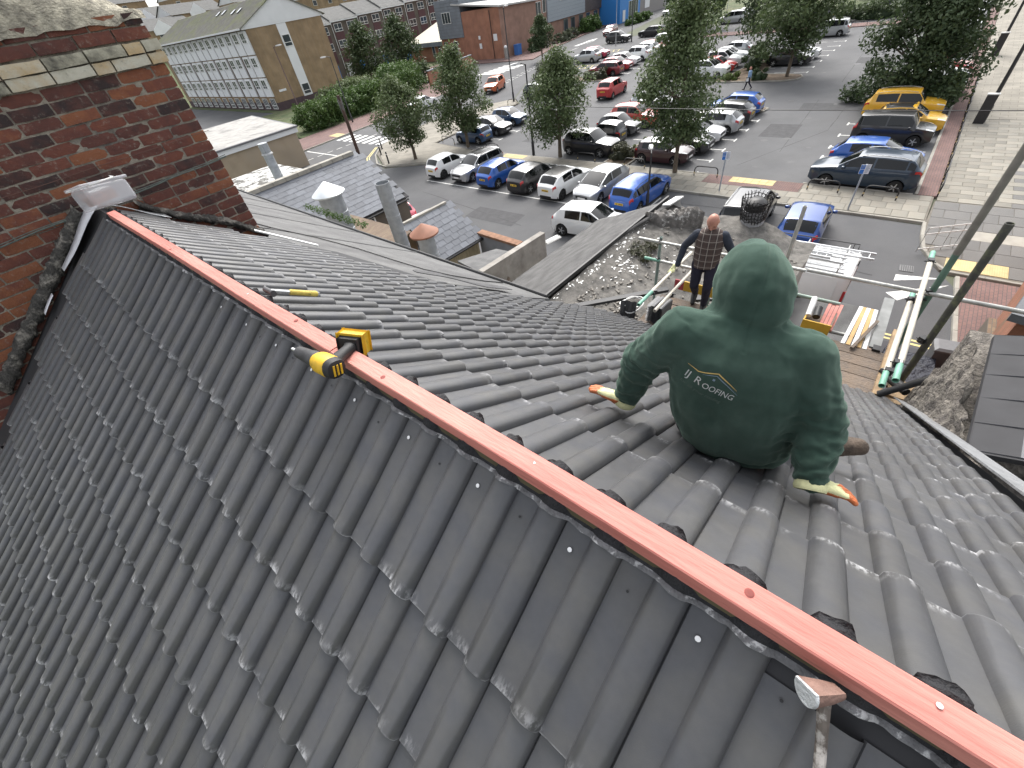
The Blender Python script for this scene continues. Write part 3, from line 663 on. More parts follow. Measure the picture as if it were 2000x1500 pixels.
for y in (14.95,): mrect(21.0, 21.6, y - .05, y + .05, zM + .002); mrect(21.2, 22.2, y - .05, y + .05, zM + .002)
for y in (10.0, 10.35): mrect(22.6, 23.8, y - .05, y + .05, zM)
for i in range(7): mrect(27.2, 29.6, 43.2 + i * 1.28, 43.85 + i * 1.28, zM)        # near zebra
for i in range(6): mrect(61.0 + i * 1.25, 61.7 + i * 1.25, 55.6, 60.3, zM)        # far zebra
mrect(23.2, 23.35, 44, 51.4, zM)
for i in range(16): mrect(20 + i * 1.2, 20.7 + i * 1.2, 47.6 + i * 0.0, 47.7, zM)
for i in range(9): mrect(53 + i * 1.5, 53.8 + i * 1.5, 48.2 + i * .35, 48.32 + i * .35, zM); mrect(53.3 + i * 1.5, 54.0 + i * 1.5, 49.0 + i * .35, 49.12 + i * .35, zM)
for i in range(6): mrect(72 + i * 7, 75 + i * 7, 53.0 + i * 0.9, 53.12 + i * 0.9, zM)
mk.add([(17.9, -1.6, zM), (18.3, -1.2, zM), (19.7, -2.9, zM)], [(0, 1, 2)]); mk.add([(19.3, -1.3, zM), (19.8, -1.3, zM), (20.1, -2.7, zM)], [(0, 1, 2)])
mk.add([(84, 55.5, zM), (84, 56.5, zM), (89, 56.4, zM), (89, 56.9, zM), (92, 56.0, zM), (89, 55.2, zM), (89, 55.7, zM)], [(0, 1, 2, 3, 4, 5, 6)])
tag(mk.build('road_markings', [M_line]), kind='structure')
M_seam = mat('bitumen_seam', (0.035, 0.035, 0.037), 0.8, 0.2, 4); M_patch = mat('tarmac_patch', (0.060, 0.060, 0.063), 0.9, 0.15, 3, 0.5, 90)
mk = MB()
for P in ([(18.2, 8.9), (19.9, 9.6), (20.0, 8.8)], [(16.8, -1.4), (17.2, 3.4)], [(19.4, -.6), (19.9, 4.6), (20.6, 6.4)], [(33, 6.6), (46, 7.4)], [(30, 8.2), (38, 5.0), (47, 5.2)], [(45, 23), (58, 26)], [(17.5, 16), (19.3, 27)], [(52, 7), (70, 8)], [(23.8, 2), (23.4, 9)], [(36, 24), (37, 29)]):
    for a, b in zip(P, P[1:]):
        n_ = 10
        for i in range(n_):
            p0, p1 = [Vector((a[0] + (b[0] - a[0]) * t + .05 * fbm((t * 5 + a[0], a[1], 0)), a[1] + (b[1] - a[1]) * t + .05 * fbm((a[0], t * 5, 2)), GZ + .0075)) for t in (i / n_, (i + 1) / n_)]; d = (p1 - p0).normalized(); w_ = Vector((-d.y, d.x, 0)) * random.uniform(.012, .03); mk.add([p0 - w_, p1 - w_, p1 + w_, p0 + w_], [(0, 1, 2, 3)])
tag(mk.build('tarmac_seams', [M_seam]), kind='structure')
mk = MB()
for x, y, a, b in ((19.5, 7.2, 1.4, .9), (37.5, 7.8, 1.6, 1.1), (44, 6.0, 1.0, 2.2), (32.5, 25.5, 1.2, 1.6), (50, 24.5, 2.0, .9), (18.0, 18.5, .8, 2.0), (61, 6.0, 1.5, 1.5)): mk.add([(x - a, y - b, GZ + .0065), (x + a, y - b * .9, GZ + .0065), (x + a * .95, y + b, GZ + .0065), (x - a, y + b * .95, GZ + .0065)], [(0, 1, 2, 3)])
tag(mk.build('tarmac_patches', [M_patch]), kind='structure')
mk = MB(); rn = random.Random(5)
for i in range(46):
    x, y = rn.choice([(29.5 + 2.4 * rn.randint(0, 5), rn.uniform(1, 3.5)), (30 + 2.4 * rn.randint(0, 5), rn.uniform(10.8, 14)), (22 + rn.uniform(0, 2), rn.uniform(8, 28)), (rn.uniform(30, 60), rn.uniform(5, 9.5))]); r_ = rn.uniform(.10, .38); mk.add([(x + r_ * rn.uniform(.6, 1.1) * math.cos(k * .7), y + r_ * rn.uniform(.6, 1.1) * math.sin(k * .7), GZ + .0082) for k in range(9)], [tuple(range(9))])
tag(mk.build('oil_stains', [mat('oil_stain', (0.040, 0.040, 0.043), 0.5, 0.3, 3)]), kind='structure')
M_yel = mat('yellow_road_paint', (0.62, 0.52, 0.22), 0.7, 0.15, 5)
mk = MB()
for o_ in (0, 0.22):
    mrect(15.35 + o_, 15.45 + o_, -3.6, 0.9, zM)
    pts = [(21.6 - o_, 36.2), (22.0 - o_, 37.6), (23.9 - o_, 40.3 + o_ * .4), (26.6 - o_ * .6, 42.6 + o_ * .6)]
    for a, b in zip(pts, pts[1:]):
        d = Vector((b[0] - a[0], b[1] - a[1])).normalized(); n = Vector((-d.y, d.x)) * .05
        mk.add([(a[0] - n.x, a[1] - n.y, zM), (b[0] - n.x, b[1] - n.y, zM), (b[0] + n.x, b[1] + n.y, zM), (a[0] + n.x, a[1] + n.y, zM)], [(0, 1, 2, 3)])
# hatched bays
for (x0, x1, y0, y1) in ((62.5, 64.8, 38.5, 46.0), (75, 77, 42, 47)):
    mrect(x0, x0 + .1, y0, y1, GZ + .01); mrect(x1 - .1, x1, y0, y1, GZ + .01)
    for i in range(int((y1 - y0) / .9)): 
        y = y0 + i * .9; mk.add([(x0, y, GZ + .01), (x0, y + .12, GZ + .01), (x1, y + .9, GZ + .01), (x1, y + .78, GZ + .01)], [(0, 3, 2, 1)])
tag(mk.build('yellow_lines', [M_yel]), kind='structure')
# ================================================================== street furniture
def lamp_post(x, y, h, label, arm=(0.6, 0.2), m=None, r=0.075, grp='street lamp posts', head=True):
    t = thing('street_lamp', label, 'street lamp', (x, y, GZ), 0, grp); m = m or M_dkmetal
    mb = MB(); mb.tube([(0, 0, 0), (0, 0, 1.0), (0, 0, 1.05), (0, 0, h)], [r * 1.5, r * 1.5, r, r * 0.6], 8); mb.build('column', [m], t, True)
    if head:
        ax, ay = arm; mb = MB(); mb.tube([(0, 0, h - .05), (ax * .5, ay * .5, h + .06), (ax, ay, h + .08)], r * .5, 6); mb.build('arm', [m], t, True)
        d = Vector((ax, ay, 0)).normalized(); mb = MB(); c = Vector((ax, ay, h + .08)); n = Vector((-d.y, d.x, 0))
        rings = []
        for q, w, zt, zb in ((-.15, .06, .03, -.03), (.0, .10, .07, -.05), (.3, .13, .08, -.06), (.55, .09, .04, -.03)):
            p = c + d * q; rings.append([p + n * -w + Vector((0, 0, zb)), p + n * w + Vector((0, 0, zb)), p + n * w * .8 + Vector((0, 0, zt)), p - n * w * .8 + Vector((0, 0, zt))])
        mb.rings(rings); mb.build('lantern', [mat('lantern_grey', (0.55, 0.55, 0.54), 0.5, 0.1)], t, True)
    return t
M_redlamp = mat('brown_lamp_paint', (0.10, 0.06, 0.06), 0.6, 0.2)
lamp_post(29.02, 60.92, 8.7, 'tall brown lamp post before the brick gable with a blue band low down', (0.3, -0.3), M_redlamp, head=True)
lamp_post(33.6, 57.4, 6.9, 'black lamp post behind the telegraph pole by the green hedge', (-0.5, 0.3))
lamp_post(44.3, 38.6, 8.5, 'tall black lamp post on the paved corner behind the parked blue hatchback', (0.6, 0.2))
lamp_post(73.6, 54.7, 5.4, 'slim grey lamp post beside the round street tree at the health centre', (0.2, 0.1), M_galv, 0.05, head=False)
lamp_post(28.4, 23.4, 6.0, 'black lamp post standing through the crown of the middle pavement tree', (-0.5, 0.3))
lamp_post(21.7, 10.2, 3.05, 'short black lamp post with white lantern beside the blue estate car', (0.45, 0.25), r=0.06)
lamp_post(80.6, 45.6, 7.8, 'slim grey post among the cars before the blue entrance', (0.2, 0.1), M_galv, 0.05, head=False)
lamp_post(83.9, 44.4, 7.5, 'black lamp post among the far cars before the blue doorway', (0.5, 0.2))
lamp_post(92.0, 42.5, 6.6, 'slim grey post right of the blue doorway behind the dark estate car', (0.2, 0.1), M_galv, 0.05, head=False)
lamp_post(60.5, -2.4, 6.5, 'tapering black post with white collar on the plaza, far one of two', (0.3, 0.1), r=0.11, head=False)
lamp_post(40.4, -2.6, 6.5, 'tapering black post on the plaza nearer of the two beside the cube shaped car', (0.3, 0.1), r=0.11, head=False)
lamp_post(95.5, 33, 5.5, 'slim grey post beside the far silver people carrier', (0.2, 0.1), M_galv, 0.05, head=False)
for x, y, l in ((40.1, -2.45, 'black information pillar leaning shadowlike beside the nearer plaza post'), (60.2, -2.3, 'black information pillar beside the far plaza post')):
    t = thing('information_pillar', l, 'pillar', (x, y, GZ + KH)); mb = MB(); mb.box(-.1, .1, -.25, .25, 0, 1.5); mb.build('body', [M_dkmetal], t); mb = MB(); mb.box(-.12, .12, -.28, .28, 1.5, 1.56); mb.build('cap', [M_white], t)
# bollards
def bollard(x, y, label):
    t = thing('bollard', label, 'bollard', (x, y, GZ + KH), 0, 'black bollards on the paved corner'); mb = MB(); mb.lathe([(.09, 0), (.09, .05), (.07, .07), (.065, .85), (.055, .93), (.02, .95)], 10); mb.build('post', [M_dkmetal], t, True)
    mb = MB(); mb.lathe([(.0675, .70), (.0675, .78)], 10, cap=False); mb.build('reflective_band', [M_white], t, True)
for x, y, l in ((26.0, 40.9, 'black bollard at the end of the zebra crossing nearest the far pavement'), (24.6, 39.2, 'black bollard in the middle of the three on the rounded corner'), (23.0, 35.9, 'black bollard nearest the camera on the rounded pavement corner'), (35.2, 43.3, 'lone black bollard behind the second street tree')): bollard(x, y, l)
# hoop barriers
M_hoop = mat('black_hoop', (0.018, 0.018, 0.02), 0.5, 0.15)
def hoop(x0, y0, x1, y1, label, h=0.55, stripes=True, m=None):
    t = thing('hoop_barrier', label, 'barrier', (x0, y0, GZ + KH), 0, 'tubular hoop barriers round the car park'); d = Vector((x1 - x0, y1 - y0, 0)); L_ = d.length; u = d.normalized()
    P = [Vector((0, 0, -.05)), Vector((0, 0, h * .55))]
    for k in range(5): a = math.pi / 2 * k / 4; P.append(u * (h * .42 * (1 - math.cos(a))) + Vector((0, 0, h * .58 + h * .42 * math.sin(a))))
    P += [u * L_ - (p_ - Vector((0, 0, p_.z)) ) + Vector((0, 0, 0)) for p_ in P[::-1]]
    Q = P[:len(P) // 2]; P = Q + [Vector((u.x * L_ - q.x, u.y * L_ - q.y, q.z)) for q in Q[::-1]]
    mb = MB(); mb.tube(P, 0.032, 7); mb.build('hoop', [m or M_hoop], t, True)
    if stripes:
        for e in (0, L_):
            mb = MB(); mb.tube([u * e + Vector((0, 0, .12)), u * e + Vector((0, 0, .20))], 0.035, 7); mb.build('yellow_band', [M_tact], t, True)
HL = [(27.7, 14.9, 27.7, 13.4, 'black hoop barrier behind the dark mini and the dead looking bush'), (27.4, 9.9, 27.4, 8.5, 'black hoop barrier between the slim sign post and the pavement tree'), (27.0, 3.6, 27.0, 2.2, 'black hoop barrier at the front wheel of the dark blue estate'), (26.9, 1.1, 26.8, -.25, 'black hoop barrier at the rear wheel of the dark blue estate'), (29.3, 35.3, 28.8, 33.1, 'black hoop barrier beside the blue convertible on the paved corner'), (28.3, 27.1, 28.4, 28.6, 'black hoop barrier behind the silver estate by the tactile paving'), (28.0, 18.9, 27.95, 17.4, 'black hoop barrier in front of the black sports utility car'), (42.5, 38.0, 43.0, 37.0, 'black hoop barrier at the foot of the tall lamp post'), (44.3, 37.3, 45.3, 36.4, 'black hoop barrier left of the middle tree top'), (84.0, 30.1, 82.7, 28.0, 'far rusty hoop barrier below the silver people carrier'), (81.8, 12.1, 80.9, 10.3, 'far dark hoop barrier right of the silver people carrier'), (81.0, 8.0, 80.6, 6.2, 'far dark hoop barrier left of the big bushy tree')]
for a in HL: hoop(*a)
for i in range(11):
    x = 27.9 + i * 2.1; hoop(x, -1.72, x + 1.6, -1.72, ['nearest black and yellow hoop barrier beside the brick strip', 'second hoop barrier from the corner along the brick strip', 'third hoop barrier from the corner along the brick strip', 'fourth hoop barrier from the corner along the brick strip', 'fifth hoop barrier along the brick strip behind the blue hatchback', 'sixth hoop barrier along the brick strip behind the black cube car', 'seventh hoop barrier along the brick strip behind the yellow hatchback', 'eighth hoop barrier along the brick strip below the big bushy tree', 'ninth hoop barrier along the brick strip below the big bushy tree', 'tenth hoop barrier along the brick strip beside the white parked car', 'farthest hoop barrier in view along the brick strip'][i])
# parking sign posts
def sign(x, y, h, label, yaw):
    t = thing('parking_sign', label, 'sign', (x, y, GZ + KH), yaw, 'car park tariff signs'); mb = MB(); mb.tube([(0, 0, -.1), (0, 0, h)], .038, 8); mb.build('post', [mat('grey_post', (0.33, 0.36, 0.40), 0.5, 0.1)], t, True)
    mb = MB(); mb.box(-.19, .19, -.05, -.038, h - .40, h); mb.build('panel', [mat('sign_white', (0.70, 0.73, 0.78), 0.5, 0.03)], t)
    mb = MB(); mb.box(-.18, -.02, -.0545, -.0505, h - .19, h - .01); mb.box(-.18, -.02, -.0545, -.0505, h - .39, h - .21); mb.build('blue_panel', [mat('sign_blue', (0.03, 0.17, 0.55), 0.4, 0.05)], t)
    mb = MB()
    for (a, b, c, d) in ((-.14, -.115, .03, .15), (-.115, -.07, .125, .15), (-.115, -.07, .075, .095), (-.075, -.055, .085, .14)): mb.box(a, b, -.0575, -.0549, h - .19 + c, h - .19 + d)
    for q in range(6): mb.box(0.02, 0.16 - .03 * (q % 2), -.0545, -.0505, h - .06 - q * .055, h - .035 - q * .055)
    mb.build('print', [mat('sign_print', (0.25, 0.3, 0.4), 0.5, 0.02)], t)
sign(25.5, 7.65, 2.05, 'slim grey post with blue and white parking sign left of the black people carrier', R(-70)); sign(25.1, 1.36, 2.05, 'slim grey post with blue and white parking sign before the dark blue estate', R(-75))
# ================================================================== cars
M_glass = mat('car_glass', (0.006, 0.007, 0.008), 0.03, 0.0, spec=0.45)
M_tyre = mat('tyre_rubber', (0.016, 0.016, 0.016), 0.85, 0.1, 10)
M_rim = mat('alloy_rim', (0.50, 0.51, 0.52), 0.3, 0.05, metal=0.7)
M_rimd = mat('dark_rim', (0.06, 0.06, 0.065), 0.35, 0.05, metal=0.5)
M_tail = mat('tail_light_red', (0.42, 0.018, 0.02), 0.18, 0.05, coat=0.5)
M_head = mat('headlight_glass', (0.62, 0.64, 0.66), 0.1, 0.1, 20, coat=0.6)
M_ply = mat('plate_yellow', (0.72, 0.48, 0.05), 0.5, 0.05); M_plw = mat('plate_white', (0.74, 0.74, 0.72), 0.5, 0.05); M_plt = mat('plate_text', (0.02, 0.02, 0.02), 0.5, 0)
def paint(name, c, metal=0.0): return mat('paint_' + name, c, 0.32, 0.04, 1.5, coat=0.8, metal=metal, spec=0.5)
P_ = {'white': paint('white', (0.74, 0.75, 0.75)), 'silver': paint('silver', (0.42, 0.43, 0.44), 0.5), 'grey': paint('grey', (0.085, 0.087, 0.092), 0.3), 'black': paint('black', (0.010, 0.010, 0.012)), 'blue': paint('blue', (0.014, 0.095, 0.40), 0.2), 'navy': paint('navy', (0.010, 0.028, 0.055), 0.2), 'royal': paint('royal', (0.010, 0.055, 0.24), 0.2), 'mid': paint('midblue', (0.02, 0.06, 0.14), 0.2), 'red': paint('red', (0.40, 0.020, 0.022)), 'dkred': paint('dkred', (0.17, 0.014, 0.022), 0.2), 'orange': paint('orange', (0.52, 0.12, 0.035), 0.2), 'yellow': paint('yellow', (0.66, 0.37, 0.022)), 'coral': paint('coral', (0.50, 0.045, 0.03)), 'maroon': paint('maroon', (0.035, 0.008, 0.012)), 'pink': paint('pinkred', (0.42, 0.03, 0.07)), 'green': paint('green', (0.01, 0.03, 0.02)), 'char': paint('charcoal', (0.03, 0.03, 0.033), 0.2)}
CT = {  # L, W, H, belt front, belt rear, hood z at windscreen, nose z, x windscreen base, x roof front, x roof rear, x rear glass base, tail z, clearance
    'small': (3.75, 1.68, 1.45, .88, .96, .96, .74, .95, .20, -1.35, -1.72, .98, .20),
    'hatch': (4.15, 1.76, 1.47, .90, .98, .98, .74, 1.05, .25, -1.45, -1.92, 1.0, .20),
    'civic': (4.25, 1.76, 1.46, .86, 1.02, .94, .66, 1.35, .30, -1.25, -1.95, 1.04, .18),
    'estate': (4.62, 1.81, 1.48, .92, .98, .98, .74, 1.10, .30, -1.90, -2.22, .98, .19),
    'saloon': (4.5, 1.80, 1.44, .90, .97, .96, .72, 1.10, .20, -1.05, -1.75, 1.0, .19),
    'suv': (4.35, 1.83, 1.64, 1.04, 1.12, 1.10, .86, 1.00, .30, -1.55, -1.98, 1.12, .26),
    'bigsuv': (4.72, 1.90, 1.62, 1.04, 1.10, 1.10, .86, 1.15, .35, -1.85, -2.22, 1.12, .24),
    'cube': (3.95, 1.70, 1.66, 1.00, 1.04, 1.04, .84, 1.10, .72, -1.75, -1.86, 1.04, .20),
    'boxsuv': (4.25, 1.80, 1.67, 1.06, 1.08, 1.10, .92, 1.05, .62, -1.72, -1.98, 1.08, .26),
    'mpv': (4.55, 1.82, 1.68, .98, 1.02, 1.06, .80, 1.45, .45, -1.85, -2.15, 1.02, .19),
    'beetle': (3.55, 1.63, 1.49, .90, .94, .98, .76, .85, .15, -1.05, -1.66, .94, .19),
    'mini': (3.75, 1.69, 1.41, .92, .94, .98, .80, .85, .45, -1.45, -1.75, .94, .19),
    'smart': (2.75, 1.62, 1.54, .98, 1.0, 1.02, .86, .85, .35, -1.05, -1.28, 1.0, .19),
}
CAR_PROTO = {}
def car_sections(t):
    L, W, H, bf, br, hw, nz, xw, xr, xe, xg, tz, gc = CT[t]; h2 = L / 2; w = W / 2
    wr = 0.315 if t != 'smart' else 0.29; RA = wr + 0.055
    xf, xb = h2 - 0.80 * (L / 4.2), -h2 + 0.72 * (L / 4.2)
    if t == 'smart': xf, xb = h2 - .5, -h2 + .42
    xs = set([h2, h2 - .05, h2 - .16, h2 - .34, -h2, -h2 + .05, -h2 + .15, -h2 + .32, xw, (xw * .65 + xr * .35), (xw * .3 + xr * .7), xr, xr - .25, xe, xe + .25, (xe + xg) / 2, xg, (xr + xe) / 2])
    for c in (xf, xb):
        for k in (-1, -.93, -.75, -.4, 0, .4, .75, .93, 1): xs.add(c + RA * k)
    xs = sorted(x for x in xs if -h2 <= x <= h2)
    out = [xs[0]]
    for x in xs[1:]:
        if x - out[-1] > 0.018: out.append(x)
    if out[-1] < h2 - 1e-6: out[-1] = h2
    xs = out; S = []
    for x in xs:
        e = min(h2 - x, x + h2)
        # plan taper at the ends
        wt = 1 - 0.30 * max(0, 1 - e / 0.55) ** 2.2
        ww = w * wt
        zb = gc + (0.10 * max(0, 1 - e / 0.3))
        for c in (xf, xb):
            d = abs(x - c)
            if d < RA: zb = max(zb, wr + math.sqrt(max(0, RA * RA - d * d)) - 0.0)
        belt = bf + (br - bf) * (xw - x) / (xw - xg) if x < xw else bf + (nz - bf) * ((x - xw) / (h2 - xw)) ** 1.5
        belt = min(belt, br + .02)
        if x >= xw:   # bonnet
            tt = (x - xw) / (h2 - xw); top = hw + (nz - hw) * (0.35 * tt + 0.65 * tt ** 2.6); re = ww * .86; inr = ww * .62; belt = min(belt, top - 0.035)
            cr = 0.025
        elif x >= xr:
            tt = (xw - x) / (xw - xr); top = hw + (H - .03 - hw) * (tt ** 0.92); re = ww * (.86 - .10 * tt); inr = ww * (.66 - .06 * tt); cr = .035
        elif x >= xe:
            tt = (xr - x) / (xr - xe); top = H - .03 + .03 * math.sin(math.pi * min(1, tt * 1.1)) - .045 * tt ** 2; re = ww * .76; inr = ww * .60; cr = .02
        elif x >= xg:
            tt = (xe - x) / (xe - xg); zt = H - .075; top = zt + (tz - zt) * (tt ** 1.25); re = ww * (.76 + .08 * tt); inr = ww * (.60 + .06 * tt); cr = .03
        else:
            tt = (xg - x) / max(.01, (xg + h2)); top = tz - .10 * tt ** 2; re = ww * .85; inr = ww * .65; cr = .02; belt = min(belt, top - .03)
        mid = max(0.50, zb + .03); sh = max(belt - .16, mid + .04)
        if x > h2 - .03 or x < -h2 + .03: mid = zb + .12; sh = mid + .12
        belt = max(belt, sh + .02); top = max(top, belt + .02)
        S.append([(ww * .93, zb), (ww * .985, mid), (ww * 1.0, sh), (ww * .955, belt), (re, max(belt + .012, top - .035)), (inr, top), (0, top + cr)])
    return xs, S, dict(xf=xf, xb=xb, wr=wr, w=w, h2=h2)
def car_proto(t):
    if t in CAR_PROTO: return CAR_PROTO[t]
    L, W, H, bf, br, hw, nz, xw, xr, xe, xg, tz, gc = CT[t]
    xs, S, q = car_sections(t); h2 = q['h2']; w = q['w']
    V = []; F = []; n = 13
    for x, s in zip(xs, S):
        row = [(x, -y, z) for y, z in s] + [(x, y, z) for y, z in s[-2::-1]]; V += row
    for i in range(len(xs) - 1):
        for j in range(n - 1): F.append((i * n + j, i * n + j + 1, (i + 1) * n + j + 1, (i + 1) * n + j))
    F.append(tuple(range(n)[::-1])); F.append(tuple((len(xs) - 1) * n + k for k in range(n)))
    body = mesh_from('body', V, F, P_['white'], None, True, 38)
    roof_f = None
    SA = np.array([[(y, z) for y, z in s] for s in S])
    def pt(x, j):
        return np.array([np.interp(x, xs, SA[:, j, 0]), np.interp(x, xs, SA[:, j, 1])])
    def patch(grid, off=0.006, mats=M_glass, name='window', flip=None):
        g = np.array(grid); a, b = g.shape[:2]; VV = g.reshape(-1, 3); FF = [(i * b + j, i * b + j + 1, (i + 1) * b + j + 1, (i + 1) * b + j) for i in range(a - 1) for j in range(b - 1)]
        me = mesh_from(name, VV, FF, mats, None, True)
        me.update(); cen = VV.mean(0)
        nrm = np.array([v.normal[:] for v in me.vertices]); out = cen - np.array([0, 0, H * .45])
        if t and (nrm.mean(0) @ out) < 0: me.flip_normals(); nrm = -nrm
        me.vertices.foreach_set('co', (VV + nrm * off).ravel()); me.update(); return me
    parts = [('body', body, None)]
    def cross(x, fr):
        """point across the top surface: fr in -1..1 of roof edge width"""
        p4, p5, p6 = pt(x, 4), pt(x, 5), pt(x, 6); a = abs(fr) * p4[0]
        z = np.interp(a, [0, p5[0], p4[0]], [p6[1], p5[1], p4[1]]); return (x, math.copysign(a, fr), z)
    lx = lambda a, b, n: [a + (b - a) * i / (n - 1) for i in range(n)]
    fr = [-.93, -.7, -.35, 0, .35, .7, .93]
    parts.append(('windscreen', patch([[cross(x, f) for f in fr] for x in lx(xw - .05, xr + .05, 5)], name='windscreen'), None))
    parts.append(('rear_window', patch([[cross(x, f * .93) for f in fr] for x in lx(xe - .05, xg + (.04 if xe - xg > .2 else .02), 5)], name='rear_window'), None))
    def side(x0, x1, sg, lo=.10, hi=.90, n=6):
        g = []
        for x in lx(x0, x1, n):
            a, b = pt(x, 3), pt(x, 4); r = []
            for v in (lo, .5, hi):
                y = a[0] + (b[0] - a[0]) * v; z = a[1] + (b[1] - a[1]) * v; r.append((x, sg * y, z))
            g.append(r)
        return patch(g, 0.007, name='side_window')
    split = (xw + xe) / 2 - .02
    x_end = xe - (.12 if t in ('estate', 'mpv', 'bigsuv', 'cube', 'boxsuv') else .0)
    fw = xw - .28 if t not in ('cube', 'boxsuv', 'mini', 'smart') else xw - .2
    for sg in (-1, 1):
        parts.append(('side_window', side(fw, split + .03, sg), None))
        if t != 'smart': parts.append(('side_window', side(split - .05, x_end + (.30 if t not in ('mini', 'beetle') else .2), sg), None))
        if t in ('estate', 'mpv', 'bigsuv', 'cube'): parts.append(('side_window', side(x_end + .24, x_end - .05, sg, .14, .84, 4), None))
    # wheels
    mb = MB(); wr = q['wr']; prof = [(wr * .62, -.085), (wr * .93, -.10), (wr, -.07), (wr, .07), (wr * .93, .10), (wr * .62, .085)]
    mb.rings([[(r * math.cos(a), y, r * math.sin(a)) for a in [2 * math.pi * k / 20 for k in range(20)]] for r, y in prof], cap=False); tyre = mb.mesh('tyre', [M_tyre], True, 50)
    mb = MB(); N_ = 20
    mb.rings([[(r * math.cos(2 * math.pi * k / N_), y, r * math.sin(2 * math.pi * k / N_)) for k in range(N_)] for r, y in ((wr * .64, -.09), (wr * .60, -.10), (wr * .57, -.05), (wr * .1, -.045))], 1, cap=False)
    for k in range(5):
        a = 2 * math.pi * k / 5; d = Vector((math.cos(a), 0, math.sin(a))); e = Vector((-math.sin(a), 0, math.cos(a)))
        mb.obox(d * wr * .33 + Vector((0, -.085, 0)), d * wr * .30, e * wr * .075, Vector((0, .012, 0)))
    mb.lathe([(wr * .13, 0)], 1) if False else None
    mb.obox((0, -.09, 0), (wr * .12, 0, 0), (0, .012, 0), (0, 0, wr * .12)); rim = mb.mesh('rim', [M_rim, M_black], True, 40)
    # lights, plates, grille, mirrors
    def blob(cx, cy, cz, sx, sy, sz, m, name, pw=0.7):
        vs_, fs_ = [], []; A, B = 6, 8
        for i in range(A + 1):
            th = math.pi * i / A
            for k in range(B):
                ph = 2 * math.pi * k / B; f = lambda c: math.copysign(abs(c) ** pw, c)
                vs_.append((cx + sx * f(math.sin(th)) * f(math.cos(ph)), cy + sy * f(math.sin(th)) * f(math.sin(ph)), cz + sz * f(math.cos(th))))
        for i in range(A):
            for k in range(B): fs_.append((i * B + k, (i + 1) * B + k, (i + 1) * B + (k + 1) % B, i * B + (k + 1) % B))
        return mesh_from(name, vs_, fs_, m, None, True, 50)
    hz_ = nz - .10
    def sidepatch(x0, x1, j0, f0, j1, f1, sg, m, name, n=6, off=.009):
        g = []
        for x in lx(x0, x1, n):
            r = []
            for v in lx(0, 1, 5):
                a0, a1 = pt(x, j0), pt(x, j0 + 1); b0, b1 = pt(x, j1), pt(x, j1 + 1)
                A = a0 + (a1 - a0) * f0; B_ = b0 + (b1 - b0) * f1; mid = pt(x, 3)
                if j0 < 3 and j1 >= 3: p_ = A + (mid - A) * (v * 2) if v < .5 else mid + (B_ - mid) * (v * 2 - 1)
                else: p_ = A + (B_ - A) * v
                r.append((x, sg * p_[0], p_[1]))
            g.append(r)
        return patch(g, off, m, name)
    tall = t in ('hatch', 'estate', 'mpv', 'cube', 'small')
    for sg in (-1, 1):
        parts.append(('headlight', sidepatch(h2 - .42, h2 - .03, 3, .05, 4, .35, sg, M_head, 'headlight'), None))
        parts.append(('tail_light', sidepatch(-h2 + .012, -h2 + (.20 if tall else .28), 2, .30, 3 if tall else 2, .45 if tall else .95, sg, M_tail, 'tail_light', 6, .012), None))
        parts.append(('door_mirror', blob(xw - .30, sg * (w + .07), (bf + .05), .08, .11, .065, None, 'door_mirror'), 'paint'))
    mb = MB(); mb.box(h2 - .12, h2 - .012 + .03, -w * .48, w * .48, hz_ - .09, hz_ + .03); mb.box(h2 - .12, h2 + .022, -w * .6, w * .6, gc + .10, gc + .22); parts.append(('grille', mb.mesh('grille', [M_black]), None))
    mb = MB(); mb.box(h2 + .019, h2 + .03, -.26, .26, gc + .24, gc + .35); parts.append(('number_plate', mb.mesh('number_plate', [M_plw]), None))
    mb = MB(); zp = max(.60, tz - .30) if t not in ('civic',) else .5; mb.box(-h2 - .02, -h2 + .05, -.26, .26, zp - .06, zp + .055)
    for k in range(7):
        if k == 4: continue
        mb.box(-h2 - .0225, -h2 - .019, -.215 + k * .062, -.175 + k * .062, zp - .035, zp + .03, 1)
    parts.append(('number_plate', mb.mesh('number_plate', [M_ply, M_plt]), None))
    mb = MB(); mb.box(-h2 + .25, h2 - .25, -w * .88, w * .88, gc - .04, gc + .12); mb.box(-h2 + .22, h2 - .22, -w * .60, w * .60, gc + .06, .72); mb.box(-h2 - .012, -h2 + .1, -w * .5, w * .5, gc + .05, gc + .19); parts.append(('underbody', mb.mesh('underbody', [M_black]), None))
    if t in ('estate', 'bigsuv', 'boxsuv', 'mpv'):
        mb = MB()
        for sg in (-1, 1):
            pts = [(x, sg * w * .72, cross(x, .9)[2] + .055) for x in lx(xr - .1, xe + .1, 6)]; pts[0] = (pts[0][0], pts[0][1], pts[0][2] - .05); pts[-1] = (pts[-1][0], pts[-1][1], pts[-1][2] - .05); mb.tube(pts, .018, 6)
        parts.append(('roof_rail', mb.mesh('roof_rail', [M_galv if t != 'estate' else M_black], True), None))
    mb = MB(); mb.tube([(xe + .25, 0, cross(xe + .25, 0)[2] - .01), (xe + .12, 0, cross(xe + .25, 0)[2] + .13)], .007, 5); parts.append(('aerial', mb.mesh('aerial', [M_black]), None))
    # split-colour roof skin for two-tone cars
    g = [[cross(x, f) for f in [-.97, -.8, -.4, 0, .4, .8, .97]] for x in lx(xr + .02, xe - .02, 7)]
    CAR_PROTO[t] = dict(parts=parts, tyre=tyre, rim=rim, q=q, roof=patch(g, .005, P_['black'], 'roof_panel'))
    return CAR_PROTO[t]
CAR_N = [0]
